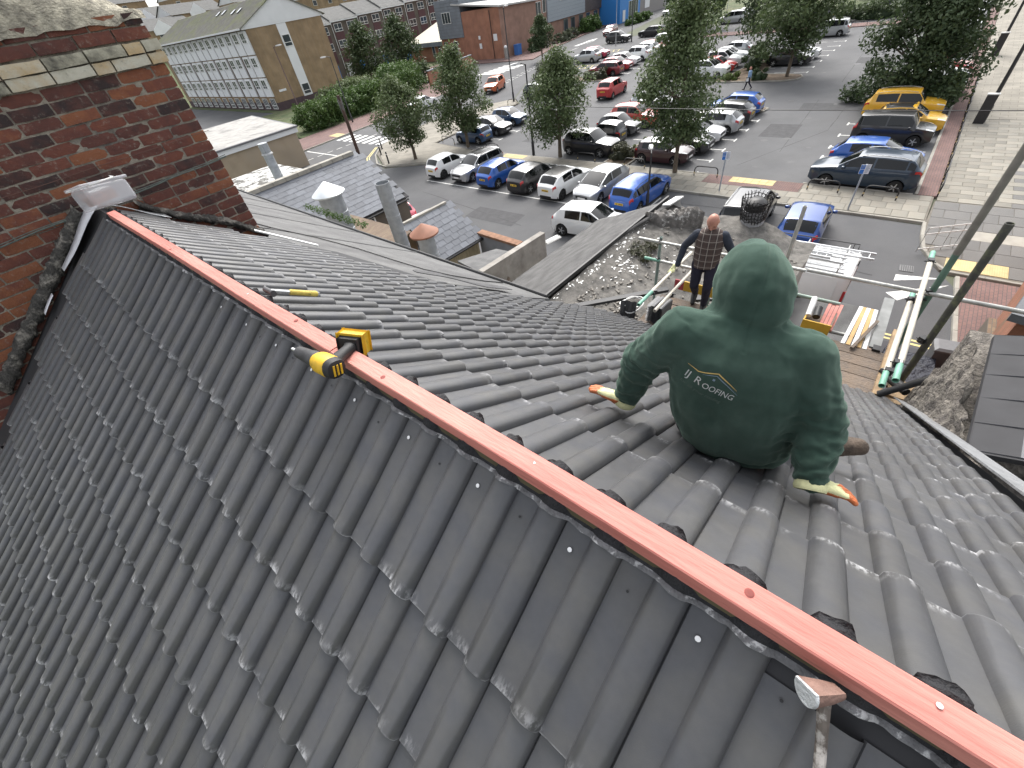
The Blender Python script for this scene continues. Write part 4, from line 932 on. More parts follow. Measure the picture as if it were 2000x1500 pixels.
def car(t, colr, x, y, hd, label, cat='car', roof=None, grp='cars in the car park', rims=None, z=GZ + .004):
    pr_ = car_proto(t); c = thing('parked_car', label, cat, (x, y, z), R(hd), grp); pm = P_[colr]
    for name, me, k in pr_['parts']:
        o = bpy.data.objects.new(name, me); COL.objects.link(o); o.parent = c
        if name == 'body' or k == 'paint':
            if not me.materials: me.materials.append(pm)
            o.material_slots[0].link = 'OBJECT'; o.material_slots[0].material = pm
    q = pr_['q']
    for xx in (q['xf'], q['xb']):
        for sg in (-1, 1):
            wh = bpy.data.objects.new('wheel', None); COL.objects.link(wh); wh.parent = c; wh.location = (xx, sg * (q['w'] - .115), q['wr'])
            if sg > 0: wh.rotation_euler = (0, 0, math.pi)
            a = bpy.data.objects.new('tyre', pr_['tyre']); COL.objects.link(a); a.parent = wh; b = bpy.data.objects.new('rim', pr_['rim']); COL.objects.link(b); b.parent = wh
            if rims == 'dark': b.material_slots[0].link = 'OBJECT'; b.material_slots[0].material = M_rimd
    if roof:
        o = bpy.data.objects.new('roof_panel', pr_['roof']); COL.objects.link(o); o.parent = c; o.material_slots[0].link = 'OBJECT'; o.material_slots[0].material = P_[roof]
    return c
ST = 'cars parked along the street'
car('small', 'white', 23.2, 28.0, -2, 'small white hatchback at the left end of the street row, tail to us', grp=ST, rims='dark')
car('estate', 'silver', 23.6, 25.1, 178, 'silver estate with dark glass roof, nose to us, in the street row', roof='black', grp=ST)
car('hatch', 'blue', 23.15, 22.2, -2, 'bright blue hatchback in the street row beside the silver estate', grp=ST)
car('hatch', 'black', 23.05, 19.25, -2, 'black hatchback in the street row between blue and white ones', grp=ST)
car('hatch', 'white', 22.95, 16.55, -3, 'white hatchback with black roof in the street row', roof='black', grp=ST, rims='dark')
car('civic', 'silver', 23.2, 14.0, 177, 'silver wedge shaped hatchback, nose to us, in the street row', grp=ST)
car('estate', 'blue', 22.95, 11.25, -3, 'bright blue estate car at the right end of the street row', grp=ST)
car('hatch', 'white', 18.3, 11.7, -85, 'white hatchback half hidden behind the ridge of the grey felt roof', grp=ST)
car('mpv', 'black', 22.0, 5.1, 2, 'black people carrier, tail to us, behind the bald man', grp=ST)
car('hatch', 'royal', 21.75, 2.55, 3, 'royal blue hatchback, tail to us, above the green hood', grp=ST)
car('hatch', 'pink', 14.5, 24.4, 84, 'pinkish red car almost hidden behind the slate outbuilding', grp=ST)
car('hatch', 'white', 14.35, 20.3, 84, 'white car almost hidden behind the slate outbuilding wall', grp=ST)
RR_ = 'cars in the right hand bays'
car('bigsuv', 'navy', 28.75, 1.55, 88, 'very dark blue tall estate side on behind the hoop barriers', grp=RR_)
car('hatch', 'blue', 31.3, 1.5, -92, 'bright blue hatchback behind the dark blue estate', grp=RR_)
car('cube', 'black', 35.95, 1.4, -91, 'black cube shaped car with silver roof rim in the right hand bays', grp=RR_)
car('small', 'yellow', 38.5, 1.0, -90, 'yellow hatchback with black roof behind the black cube shaped car', roof='black', grp=RR_)
car('boxsuv', 'yellow', 41.25, 1.6, -90, 'boxy yellow off roader beside the big bushy tree', grp=RR_)
car('hatch', 'white', 48.0, 0.9, -90, 'white car glimpsed right of the bushy tree, nearest of three', grp=RR_)
car('hatch', 'silver', 50.7, 0.9, -90, 'pale car glimpsed right of the bushy tree, middle of three', grp=RR_)
car('hatch', 'red', 53.3, 0.9, -90, 'red car glimpsed right of the bushy tree, farthest of three', grp=RR_)
car('suv', 'silver', 72.0, 1.4, -90, 'silver and black car nosing out behind the top of the bushy tree', grp=RR_)
car('hatch', 'white', 81.5, 1.3, -90, 'white car at the top right edge beside the plaza', grp=RR_)
car('suv', 'grey', 85.5, 1.3, -90, 'grey car at the top right edge behind the white one', grp=RR_)
RA_ = 'cars in the near left bays'
car('mini', 'maroon', 29.55, 12.95, -91, 'dark maroon mini with pale roof behind the pavement tree', roof='white', grp=RA_)
car('hatch', 'char', 31.9, 12.7, -90, 'charcoal car in the shade of the pavement tree beside the mini', grp=RA_)
car('small', 'white', 34.15, 12.6, -90, 'white car with black bumper grille peeping right of the pavement tree', grp=RA_, rims='dark')
car('hatch', 'silver', 36.5, 12.4, 90, 'silver hatchback tail out right of the pavement tree', grp=RA_)
car('hatch', 'black', 39.0, 12.4, 90, 'black hatchback tail out between silver and blue cars', grp=RA_)
car('hatch', 'blue', 41.5, 12.5, 90, 'blue hatchback tail out below the walking man', grp=RA_)
RB_ = 'cars in the second row'
car('suv', 'black', 29.95, 19.0, -91, 'black sports utility car behind the middle pavement tree, bonnet shining', grp=RB_)
car('smart', 'black', 32.5, 19.0, 90, 'tiny black car with red tail lights behind the black sports utility car', grp=RB_, roof='white')
car('beetle', 'grey', 34.9, 19.4, -90, 'rounded grey car with pale bonnet in the second row', grp=RB_)
car('suv', 'coral', 37.3, 19.2, -90, 'coral red car in the second row left of the tall tree', grp=RB_)
car('hatch', 'grey', 39.7, 19.6, 90, 'grey roofed car behind the coral red car', grp=RB_)
car('hatch', 'silver', 42.1, 19.9, -90, 'silver car at the end of the second row beside the tree', grp=RB_)
RC_ = 'cars on the left edge of the car park'
car('mini', 'mid', 30.4, 32.0, 90, 'dark blue convertible with soft top behind the second street tree', roof='black', grp=RC_)
car('hatch', 'char', 33.0, 32.0, -90, 'charcoal hatchback, nose to the aisle, beside the blue convertible', grp=RC_)
car('small', 'mid', 36.1, 32.4, -90, 'mid blue small hatchback, nose to the aisle, behind the charcoal one', grp=RC_)
car('hatch', 'green', 46.6, 36.4, -90, 'dark green car hidden left of the middle tree top', grp=RC_)
MV_ = 'cars on the move'
car('suv', 'red', 47.2, 27.1, 3, 'red crossover driving away along the car park aisle', grp=MV_)
car('suv', 'orange', 49.9, 46.5, 200, 'orange crossover turning out past the second street tree', grp=MV_)
car('saloon', 'white', 40.9, 51.4, 8, 'white saloon on the road behind the first street tree', grp=MV_)
RD_ = 'cars in the far left bays'
for t, c_, x, y, h, l in (('estate', 'dkred', 57.6, 34.0, 90, 'dark red estate nearest in the far left row'), ('hatch', 'red', 60.4, 34.0, -90, 'red car second in the far left row'), ('hatch', 'white', 63.4, 34.5, -90, 'white hatchback third in the far left row'), ('suv', 'white', 66.6, 34.6, 90, 'white tall car fourth in the far left row'), ('suv', 'white', 69.4, 34.8, 90, 'white tall car fifth in the far left row'), ('hatch', 'red', 72.4, 34.8, -90, 'red car sixth in the far left row'), ('estate', 'white', 75.4, 35.2, 90, 'white estate seventh in the far left row'), ('hatch', 'silver', 78.6, 35.5, -90, 'silver car eighth in the far left row'),
                          ('suv', 'silver', 67.0, 42.8, 90, 'silver crossover side on in the yellow hatched bays'), ('hatch', 'pink', 70.4, 43.2, -90, 'red car behind the silver crossover'), ('suv', 'char', 84.2, 47.2, -90, 'dark grey crossover before the health centre shrubs'), ('estate', 'dkred', 95.5, 55.3, 190, 'dark red car on the road before the blue wall'), ('estate', 'black', 88.5, 43.0, 90, 'black estate below the blue doorway'), ('hatch', 'white', 91.5, 40.5, 90, 'white car right of the black estate'),
                          ('suv', 'white', 54.9, 20.0, -90, 'white car nearest in the row right of the tall tree'), ('hatch', 'red', 57.3, 20.0, -90, 'red car second right of the tall tree'), ('suv', 'white', 59.8, 20.3, -90, 'white tall car third right of the tall tree'), ('saloon', 'white', 63.2, 20.8, -90, 'white saloon fourth right of the tall tree'), ('hatch', 'silver', 66.4, 21.4, 90, 'silver car farthest in the row right of the tall tree'), ('hatch', 'char', 60.0, 13.4, -90, 'dark car with shining bonnet under the centre tree'), ('hatch', 'white', 62.8, 13.4, -90, 'white car hidden under the centre tree'),
                          ('mpv', 'silver', 76.2, 13.6, 90, 'silver people carrier tail out right of the centre tree'), ('mpv', 'silver', 96.0, 31.8, 90, 'silver van like people carrier at the top of the picture'), ('suv', 'white', 99.0, 31.2, 90, 'white car behind the silver van like people carrier'), ('saloon', 'silver', 90.0, 12.2, 90, 'silver saloon behind the dark hedge at the top'), ('saloon', 'char', 93.5, 10.6, 90, 'dark saloon at the top edge right of the hedge'), ('hatch', 'grey', 89.5, 18.0, 90, 'grey car behind the young tree at the top'), ('hatch', 'white', 92.0, 18.6, -90, 'white car behind the young tree at the top'), ('suv', 'white', 119.0, 53.5, 170, 'white car outside the health centre at the top'), ('hatch', 'silver', 82.0, 36.0, 90, 'silver car ninth in the far left row behind the trees')):
    car(t, c_, x, y, h, l, grp=RD_)
# ---- white panel van with roof ladders
def white_van(x, y, hd):
    c = thing('panel_van', 'white panel van with ladders on its roof rack parked behind the scaffold', 'van', (x, y, GZ), R(hd))
    L, W, H = 5.3, 1.95, 2.08; h2 = L / 2; w = W / 2; gc = .25; wr = .35; RA = .41; xf, xb = h2 - .95, -h2 + 1.05
    xs = sorted(set([-h2, -h2 + .06, -h2 + .2, h2, h2 - .06, h2 - .25, h2 - .75, h2 - 1.05, h2 - 1.65, h2 - 1.9, 0, -.8] + [c_ + RA * k for c_ in (xf, xb) for k in (-1, -.93, -.75, -.4, 0, .4, .75, .93, 1)]))
    V = []; n = 15; F = []
    for X in xs:
        e = min(h2 - X, X + h2); wt = 1 - .10 * max(0, 1 - e / .4) ** 2; ww = w * wt; zb = gc
        for c_ in (xf, xb):
            if abs(X - c_) < RA: zb = max(zb, wr + math.sqrt(RA * RA - (X - c_) ** 2))
        top = H if X <= h2 - 1.9 else float(np.interp(X, [h2 - 1.9, h2 - 1.65, h2 - .75, h2 - .25, h2 - .06, h2], [H, H - .12, 1.25, 1.05, .95, .85]))
        if X < -h2 + .05: top = H - .06
        belt = min(1.15, top - .15); sh = max(.75, zb + .05)
        s = [(ww * .95, zb), (ww, max(.5, zb + .03)), (ww, sh), (ww * .99, max(belt, sh + .03)), (ww * (.93 if top > 1.6 else .9), max(top - .16, belt + .05)), (ww * .86, top - .03), (ww * .4, top), (0, top)]
        V += [(X, -a, b) for a, b in s] + [(X, a, b) for a, b in s[-2::-1]]
    for i in range(len(xs) - 1):
        for j in range(n - 1): F.append((i * n + j, i * n + j + 1, (i + 1) * n + j + 1, (i + 1) * n + j))
    F.append(tuple(range(n)[::-1])); F.append(tuple((len(xs) - 1) * n + k for k in range(n)))
    obj('body', mesh_from('body', V, F, P_['white'], None, True, 35), c)
    for sg in (-1, 1):
        mb = MB()
        for (a, b, z0, z1) in ((-2.35, -.55, .75, 1.95), (-.45, .75, .75, 1.95)):
            y_ = sg * (w * .985 + .008); P = [(a + .12, z0), (b - .12, z0), (b, z0 + .12), (b, z1 - .12), (b - .12, z1), (a + .12, z1), (a, z1 - .12), (a, z0 + .12)]
            mb.tube([(px, y_ - sg * .02 * (pz > 1.5), pz) for px, pz in P + [P[0]]], .012, 5)
        mb.build('pressed_panel', [P_['white']], c, True)
        mb = MB(); y_ = sg * w * .985; mb.add([(h2 - 1.75, y_, 1.2), (h2 - .95, y_, 1.2), (h2 - 1.45, y_ - sg * .05, 2.0), (h2 - 1.75, y_ - sg * .05, 2.0)], [(0, 1, 2, 3)]); mb.build('side_window', [M_glass], c)
        mb = MB(); mb.box(-h2 - .02, -h2 + .06, sg * w * .86 - .06, sg * w * .86 + .06, .9, 1.5); mb.build('tail_light', [M_tail], c)
        for X in (xf, xb):
            wh = bpy.data.objects.new('wheel', None); COL.objects.link(wh); wh.parent = c; wh.location = (X, sg * (w - .13), wr); pr_ = car_proto('suv'); wh.scale = (1.1, 1.1, 1.1)
            if sg > 0: wh.rotation_euler = (0, 0, math.pi)
            for nm, k in (('tyre', 'tyre'), ('rim', 'rim')): a = bpy.data.objects.new(nm, pr_[k]); COL.objects.link(a); a.parent = wh
    mb = MB(); mb.box(-h2 - .012, -h2 + .02, -.04, .04, .45, 2.2); mb.build('door_seam', [M_black], c)
    mb = MB()
    for k in range(7): mb.box(-2.4, .6, -.75 + k * .25 - .04, -.75 + k * .25 + .04, H - .005, H + .012)
    mb.build('roof_rib', [P_['white']], c)
    mb = MB()
    for X in (-2.2, -1.0, .2): mb.tube([(X, -.9, H), (X, -.86, H + .16), (X, .86, H + .16), (X, .9, H)], .022, 6)
    mb.build('rack_bar', [M_galv], c, True)
    mb = MB()
    for X in (-2.3, -1.0, .3): mb.tube([(X, -.92, H + .02), (X, -.92, H + .22)], .014, 5)
    mb.tube([(-2.45, -.92, H + .02), (-2.45, -.92, H + .22), (.5, -.92, H + .22), (.5, -.92, H + .05)], .018, 6); mb.build('side_rail', [M_dkmetal], c, True)
    mb = MB(); mb.box(-h2 - .05, h2 - .3, -w * .9, w * .9, gc - .02, gc + .15); mb.build('underbody', [M_black], c)
    return c
VAN = white_van(15.95, 2.62, 90)
M_alu = mat('ladder_aluminium', (0.62, 0.63, 0.64), 0.35, 0.08, metal=0.6)
def ladder(x, y0, y1, z, w, label):
    t = thing('ladder', label, 'ladder', (x, y0, z), 0, 'ladders on the van roof'); L = y1 - y0
    for k in (0, 1):
        m = MB(); m.box(k * w - .018, k * w + .018, 0, L, 0, .07); m.build('stile', [M_alu], t)
    n = int(L / .28)
    for i in range(n): m = MB(); m.tube([(0, .15 + i * .28, .035), (w, .15 + i * .28, .035)], .015, 6); m.build('rung', [M_alu], t, True)
ladder(15.95, -.35, 4.6, GZ + 2.27, .40, 'longest aluminium ladder on the van roof, far side'); ladder(15.35, .35, 4.2, GZ + 2.27, .36, 'second aluminium ladder on the van roof, near side'); ladder(15.40, .75, 4.0, GZ + 2.35, .26, 'short aluminium ladder lying on top of another on the van roof')
# ================================================================== buildings beyond the street
M_tan = paver('tan_brick', (0.30, 0.215, 0.13), (0.255, 0.18, 0.105), (0.28, 0.24, 0.18), 0.9, 0.35)
M_purp = mat('purple_brick', (0.075, 0.05, 0.055), 0.9, 0.15, 2)
M_brown = paver('brown_brick', (0.15, 0.115, 0.09), (0.13, 0.10, 0.08), (0.12, 0.1, 0.085), 0.9, 0.35)
M_orange = paver('orange_brick', (0.34, 0.155, 0.095), (0.30, 0.14, 0.09), (0.28, 0.17, 0.13), 0.45, 0.15)
M_clad = mat('white_cladding', (0.70, 0.71, 0.72), 0.6, 0.05, 0.5)
M_panel = mat('maroon_panel', (0.085, 0.035, 0.04), 0.7, 0.1)
M_roofg = mat('mossy_concrete_roof', (0.16, 0.155, 0.14), 0.9, 0.15, 1.2, 0.4, 10, col2=(0.17, 0.18, 0.10), mix=(0.45, 0.62), mscale=0.35, stretch=(1, 1, 1))
M_roofd = mat('grey_tile_roof', (0.13, 0.13, 0.125), 0.9, 0.15, 1.5, 0.4, 10)
M_wglass = mat('window_glass', (0.05, 0.06, 0.068), 0.08, 0.2, 0.7, spec=0.7)
M_slatec = mat('slate_cladding', (0.17, 0.19, 0.215), 0.7, 0.12, 1.2)
M_bluew = mat('bright_blue_cladding', (0.035, 0.21, 0.56), 0.5, 0.05)
def window(parent, P, U, Wd, w, h, frame=M_white, split=(1, 1), d=0.05):
    """window in a wall. P lower-left corner, U unit along the wall, Wd outward normal; part window > pane"""
    P, U, Wd = Vector(P), Vector(U), Vector(Wd); Z = Vector((0, 0, 1)); f = 0.07; mb = MB()
    c = P + U * w / 2 + Z * h / 2
    for a, s in ((-w / 2 + f / 2, (f / 2, h / 2)), (w / 2 - f / 2, (f / 2, h / 2))): mb.obox(c + U * a, U * s[0], Wd * d, Z * s[1])
    for a in (-h / 2 + f / 2, h / 2 - f / 2): mb.obox(c + Z * a, U * (w / 2 - f - .001), Wd * d, Z * f / 2)
    for i in range(1, split[0]): mb.obox(c + U * (-w / 2 + w * i / split[0]), U * f / 2, Wd * (d - .004), Z * (h / 2 - f - .001))
    for i in range(1, split[1]): mb.obox(c + Z * (-h / 2 + h * (0.34 if split[1] == 2 else i / split[1])), U * (w / 2 - f - .001), Wd * (d - .008), Z * f / 2)
    o = mb.build('window', [frame], parent)
    mb = MB(); mb.obox(c, U * (w / 2 - .02), Wd * (d * .45), Z * (h / 2 - .02)); mb.build('pane', [M_wglass], o)
X_, Y_, Z_ = Vector((1, 0, 0)), Vector((0, 1, 0)), Vector((0, 0, 1))
# ---- gabled maisonette block
B = thing('maisonette_block', 'four storey block with white panels, tan brick gable and white pediment', 'building')
gx0, gx1, gy, gyE, ze, za = 37.0, 50.6, 84.56, 128.0, 1.55, 4.7; xm = (gx0 + gx1) / 2
mb = MB(); mb.box(gx0 + .25, gx1, gy, gyE, -8.2, ze - .1); mb.build('wall', [M_tan], B)
mb = MB(); mb.box(gx0 + .3, gx1 + .02, gy - .02, gyE, GZ, -8.2); mb.build('plinth', [M_purp], B)
mb = MB(); mb.add([(gx0 - .5, gy - .12, ze), (gx1 + .4, gy - .12, ze), (xm, gy - .12, za)], [(0, 1, 2)]); mb.add([(gx0 - .5, gy + .1, ze), (gx1 + .4, gy + .1, ze), (xm, gy + .1, za)], [(0, 2, 1)]); mb.box(gx0 - .4, gx1 + .3, gy - .1, gy + .1, ze - .25, ze); mb.build('pediment', [M_clad], B)
rf = MB()
for (a, b) in (((gx0 - .7, ze - .05), (xm, za + .12)), ((gx1 + .7, ze - .05), (xm, za + .12))):
    rf.add([(a[0], gy - .35, a[1]), (b[0], gy - .35, b[1]), (b[0], gyE, b[1]), (a[0], gyE, a[1]), (a[0], gy - .35, a[1] - .12), (b[0], gy - .35, b[1] - .12), (b[0], gyE, b[1] - .12), (a[0], gyE, a[1] - .12)], [(0, 1, 2, 3), (4, 7, 6, 5), (0, 3, 7, 4), (0, 4, 5, 1), (3, 2, 6, 7)])
roofo = rf.build('roof', [M_roofg], B)
nr = 26; mb = MB()     # tile courses as shallow steps
for i in range(nr):
    t = i / nr; x = gx0 - .7 + (xm - gx0 + .7) * t; z = ze - .05 + (za + .17 - ze) * t
    mb.box(x, x + .12, gy - .3, gyE - .05, z, z + .045)
tag(mb.build('tile_course', [M_roofg], roofo), kind='stuff')
mb = MB(); mb.box(gx0 - .85, gx0 - .65, gy - .3, gyE, ze - .22, ze - .02); mb.build('gutter', [M_clad], B)
for y, t0 in ((92, .62), (94.5, .62), (99.5, .7), (102, .7)):
    x = gx0 - .7 + (xm - gx0 + .7) * t0; z = ze + .02 + (za + .17 - ze) * t0; s = (za - ze) / (xm - gx0)
    mb = MB(); d = Vector((1, 0, s)).normalized(); mb.obox((x, y, z + .04), d * .55, Vector((0, .35, 0)), d.cross(Y_) * .04); mb.build('rooflight', [M_wglass], B)
mb = MB(); mb.box(42.3, 43.95, gy - .06, gy - .001, -8.3, ze - .26); mb.build('white_strip', [M_clad], B)
window(B, (42.45, gy - .08, -1.6), X_, -Y_, 1.35, 1.5, M_white, (1, 2)); window(B, (42.45, gy - .08, -8.1), X_, -Y_, 1.35, 1.5, M_white, (1, 2))
mb = MB(); mb.box(38.3, 39.6, gy - .04, gy - .001, -6.9, -6.6); mb.build('name_board', [M_clad], B)
for k in range(7):
    y0 = gy + .2 + k * 5.9
    for j in (0, 1):
        ya = y0 + j * 2.75 + (0 if j == 0 else .05); yb = ya + 2.45
        for (z0, z1) in ((-1.7, 1.2), (-4.6, -1.85), (-7.3, -4.75)):
            if z0 > -2: a_, b_ = ya, yb + (.2 if j else 0)
            else: a_, b_ = ya + (.0 if j else .0), yb - (.25 if j else 0)
            mb = MB(); mb.box(gx0, gx0 + .3, a_, b_, z0, z1); mb.build('wall_panel', [M_clad], B)
            window(B, (gx0 - .03, (a_ + b_) / 2 + .75, z1 - 1.45), -Y_, -X_, 1.5, 1.25, M_white, (2, 2))
    for j in (0, 1):
        window(B, (gx0 + .22, y0 + .6 + j * 2.9 + 1.6, -9.1), -Y_, -X_, 1.7, 1.5, M_white, (3, 2))
    mb = MB(); mb.box(gx0 + .05, gx0 + .26, y0 + 5.32, y0 + 5.6, -7.3, ze - .3); mb.build('brick_fin', [M_brown], B)
# ---- stepped terrace behind
for k in range(7):
    x0 = 57.5 + k * 7.0; x1 = x0 + 6.95; z1 = -0.15 + k * 0.28; yf = 105.0 - (k % 2) * 0.0
    t = thing('terraced_house', ['brown brick terraced house nearest the tan gable, white windows', 'second brown brick terraced house from the tan gable', 'third brown brick terraced house from the tan gable', 'fourth brown brick terraced house behind the pale low roof', 'fifth brown brick terraced house behind the pale low roof', 'sixth brown brick terraced house above the grey clad box', 'seventh brown brick terraced house at the top edge'][k], 'house', (0, 0, 0), 0, 'terrace behind the round trees')
    mb = MB(); mb.box(x0, x1, yf, yf + 9, GZ, z1); mb.build('wall', [M_brown], t)
    for j in (0, 1):
        xa = x0 + .5 + j * 3.4
        mb = MB(); mb.box(xa, xa + 2.2, yf - .06, yf - .001, GZ + 2.6, z1 - .3); mb.build('maroon_strip', [M_panel], t)
        for zz in (z1 - 1.75, z1 - 4.5): window(t, (xa + .1, yf - .1, zz), X_, -Y_, 2.0, 1.35, M_white, (2, 2))
        mb = MB(); mb.box(xa + .2, xa + 1.6, yf - .1, yf - .002, GZ, GZ + 2.3); mb.build('door', [M_clad if j == 0 else M_bluew], t)
    mb = MB(); mb.box(x0 - .05, x1 + .05, yf - .35, yf, z1 - .12, z1 + .14); mb.build('fascia', [M_clad], t)
    mb = MB(); s = .38; mb.add([(x0, yf - .4, z1 + .14), (x1, yf - .4, z1 + .14), (x1, yf + 4.6, z1 + 2.3), (x0, yf + 4.6, z1 + 2.3), (x1, yf + 9.5, z1 + .14), (x0, yf + 9.5, z1 + .14)], [(0, 1, 2, 3), (3, 2, 4, 5), (0, 3, 5), (1, 4, 2)]); mb.build('roof', [M_roofd], t)
    mb = MB(); mb.box(x0 + .05, x0 + .13, yf - .15, yf - .07, GZ, z1 - .1); mb.build('downpipe', [M_clad], t)
# ---- health centre
HC = thing('health_centre', 'orange brick health centre with slate grey cladding and blue entrance block', 'building')
mb = MB(); mb.box(75, 86, 66.3, 77.5, GZ, -1.9); mb.build('wall', [M_orange], HC)
mb = MB(); mb.add([(74.6, 65.9, -1.95), (86.4, 65.9, -2.3), (86.4, 78, -1.2), (74.6, 78, -.75), (74.6, 65.9, -1.7), (86.4, 65.9, -2.05), (86.4, 78, -.95), (74.6, 78, -.5)], [(0, 3, 2, 1), (4, 5, 6, 7), (0, 1, 5, 4), (1, 2, 6, 5), (2, 3, 7, 6), (3, 0, 4, 7)]); mb.build('roof', [mat('pale_metal_roof', (0.42, 0.42, 0.41), 0.6, 0.08)], HC)
mb = MB(); mb.box(74.85, 86, 76.0, 83.0, -5.6, 0.2); mb.build('slate_cladding', [M_slatec], HC)
for k in range(12): mb = MB(); mb.box(74.82, 74.849, 76.0, 83.0, -5.6 + k * .48, -5.58 + k * .48); mb.build('cladding_joint', [M_roofd], HC)
window(HC, (74.78, 81.2, -3.3), -Y_, -X_, 2.4, 1.7, M_white, (3, 1))
mb = MB(); mb.box(75.2, 86, 77.5, 83, GZ, -5.6); mb.build('wall', [M_orange], HC)
window(HC, (75.15, 82.4, -8.3), -Y_, -X_, 1.2, 2.2, M_slatec); window(HC, (75.15, 79.6, -8.3), -Y_, -X_, 1.2, 2.2, M_white)
# lettering boards on the gable
for y, z, w_, h_ in ((71.7, -6.2, .5, .55), (71.6, -7.6, .6, .8), (67.4, -6.6, .9, 1.0)): mb = MB(); mb.box(74.95, 74.995, y, y + w_, z, z + h_); mb.build('notice_board', [M_clad], HC)
mb = MB(); mb.tube([(74.9, 68.6, GZ), (74.9, 68.6, -2.2)], .06, 6); mb.build('downpipe', [M_dkmetal], HC)
# low wing with pale roof
mb = MB(); mb.box(77, 90, 83, 96, GZ, -6.1); mb.build('wall', [M_orange], HC)
mb = MB(); mb.add([(76.5, 82.9, -6.0), (76.5, 96.6, -6.0), (88, 96.6, -3.2), (84, 82.9, -3.0), (76.5, 82.9, -6.5), (76.5, 96.6, -6.5), (88, 96.6, -3.7), (84, 82.9, -3.5)], [(0, 1, 2, 3), (4, 7, 6, 5), (0, 4, 5, 1), (1, 5, 6, 2), (2, 6, 7, 3), (3, 7, 4, 0)]); mb.build('roof', [mat('cream_metal_roof', (0.46, 0.43, 0.34), 0.7, 0.08)], HC)
mb = MB(); mb.box(76.4, 76.52, 82.8, 96.7, -6.75, -6.0); mb.build('fascia', [M_slatec], HC)
for y in (85.5, 87.5): window(HC, (76.95, y + 1, -8.4), -Y_, -X_, .9, 1.7, M_white)
# main street front
mb = MB(); mb.box(86, 111, 67.2, 80, GZ, -1.4); mb.build('wall', [M_orange], HC)
mb = MB(); mb.box(90.6, 104.5, 66.9, 67.2, -6.1, -1.2); mb.build('slate_cladding', [mat('pale_slate_cladding', (0.30, 0.335, 0.37), 0.6, 0.06)], HC)
for k in range(9): mb = MB(); mb.box(90.6, 104.5, 66.88, 66.899, -6.1 + k * .55, -6.08 + k * .55); mb.build('cladding_joint', [M_slatec], HC)
mb = MB(); mb.box(104.5, 111.5, 66.95, 67.2, -6.1, -1.2); mb.build('dark_cladding', [mat('dark_timber_cladding', (0.09, 0.075, 0.075), 0.8, 0.2, 3)], HC)
window(HC, (86.7, 67.15, -4.6), X_, -Y_, 2.0, 2.0, M_white, (2, 1)); window(HC, (89.3, 67.15, -4.4), X_, -Y_, 1.0, 2.0, M_white)
window(HC, (95.0, 66.85, -3.2), X_, -Y_, 1.1, 1.5, M_white)
for x in (87.2, 96.5, 99.2, 102.4, 105.3, 108.5): window(HC, (x, 67.15, -8.9), X_, -Y_, 1.5, 2.6, M_slatec)
mb = MB(); mb.box(111.5, 121, 62.2, 72, GZ, -1.5); mb.build('blue_entrance', [M_bluew], HC)
window(HC, (115.5, 62.15, GZ + .1), X_, -Y_, 4.4, 3.4, M_white, (4, 1)); mb = MB(); mb.box(112.8, 113.9, 62.1, 62.19, GZ + .2, GZ + 2.2); mb.build('notice_board', [M_clad], HC)
mb = MB(); mb.box(121, 140, 63.5, 74, GZ, -2.2); mb.build('grey_wing', [mat('warm_grey_panel', (0.24, 0.225, 0.22), 0.7, 0.08)], HC)
mb = MB(); mb.box(126, 128.4, 63.42, 63.49, -8.2, -5.6); mb.build('notice_board', [M_clad], HC)
tag(MB().box(-.55, .55, -.5, .5, 0, 1.5).box(-.6, .6, -.55, .55, 1.5, 1.6).build('storage_bin', [mat('blue_bin', (0.05, 0.16, 0.45), 0.5, 0.1)], None, loc=(78.0, 65.2, GZ + .1)), 'bright blue storage cabinet by the health centre gable', 'cabinet')
t = thing('ticket_machine', 'slim grey ticket machine by the health centre kerb', 'machine', (73.8, 64.6, GZ + .1)); mb = MB(); mb.box(-.25, .25, -.2, .2, 0, 1.6); mb.build('body', [M_galv], t); mb = MB(); mb.lathe([(.16, 1.6), (.3, 1.7), (.28, 1.9), (.05, 2.05)], 10); mb.build('cap', [M_clad], t, True)
# low brick wall with stone coping by the hedge end
GW = thing('garden_wall', 'low orange brick wall with grey coping behind the second street tree', 'wall'); d = Vector((13.2, 2.9, 0)); u = d.normalized(); nn = Vector((-u.y, u.x, 0)); c = Vector((59.6, 64.9, GZ + 1.0))
mb = MB(); mb.obox(c, u * 6.7, nn * .15, Z_ * 1.0); mb.build('brickwork', [M_orange], GW); mb = MB(); mb.obox(c + Z_ * 1.06, u * 6.75, nn * .22, Z_ * .06); mb.build('coping', [M_slatec], GW)
# ---- beige flat roofed garage near the road
GA = thing('flat_roofed_garage', 'beige rendered garage with flat felt roof and white fascia', 'garage', (0, 0, 0))
M_beige = mat('beige_render', (0.36, 0.29, 0.21), 0.9, 0.12, 1.2, 0.3, 30, col2=(0.30, 0.25, 0.19), mix=(0.45, 0.65), mscale=0.6)
gp = [(12.7, 45.8), (20.6, 45.6), (22.6, 59.8), (15.4, 60.2)]
mb = MB(); mb.prism([(12.9, 46.0), (20.4, 45.8), (22.3, 59.6), (15.5, 60.0)], GZ, -6.3); mb.build('wall', [M_beige], GA)
mb = MB(); mb.prism(gp, -6.5, -6.12); mb.build('fascia', [M_clad], GA)
mb = MB(); mb.prism([(x * 1.0 + (.1 if x > 17 else -.1), y + (.1 if y > 50 else -.1)) for x, y in gp], -6.12, -5.98); mb.build('roof_edge', [mat('grey_edge', (0.15, 0.15, 0.16), 0.7, 0.1)], GA)
sheet('felt_roof', [(12.9, 45.9), (20.5, 45.75), (22.5, 59.7), (15.5, 60.1)], -5.972, mat('worn_pale_felt', (0.34, 0.33, 0.31), 0.9, 0.15, 1.5, col2=(0.20, 0.195, 0.185), mix=(0.5, 0.66), mscale=0.5), kind=None, parent=GA)
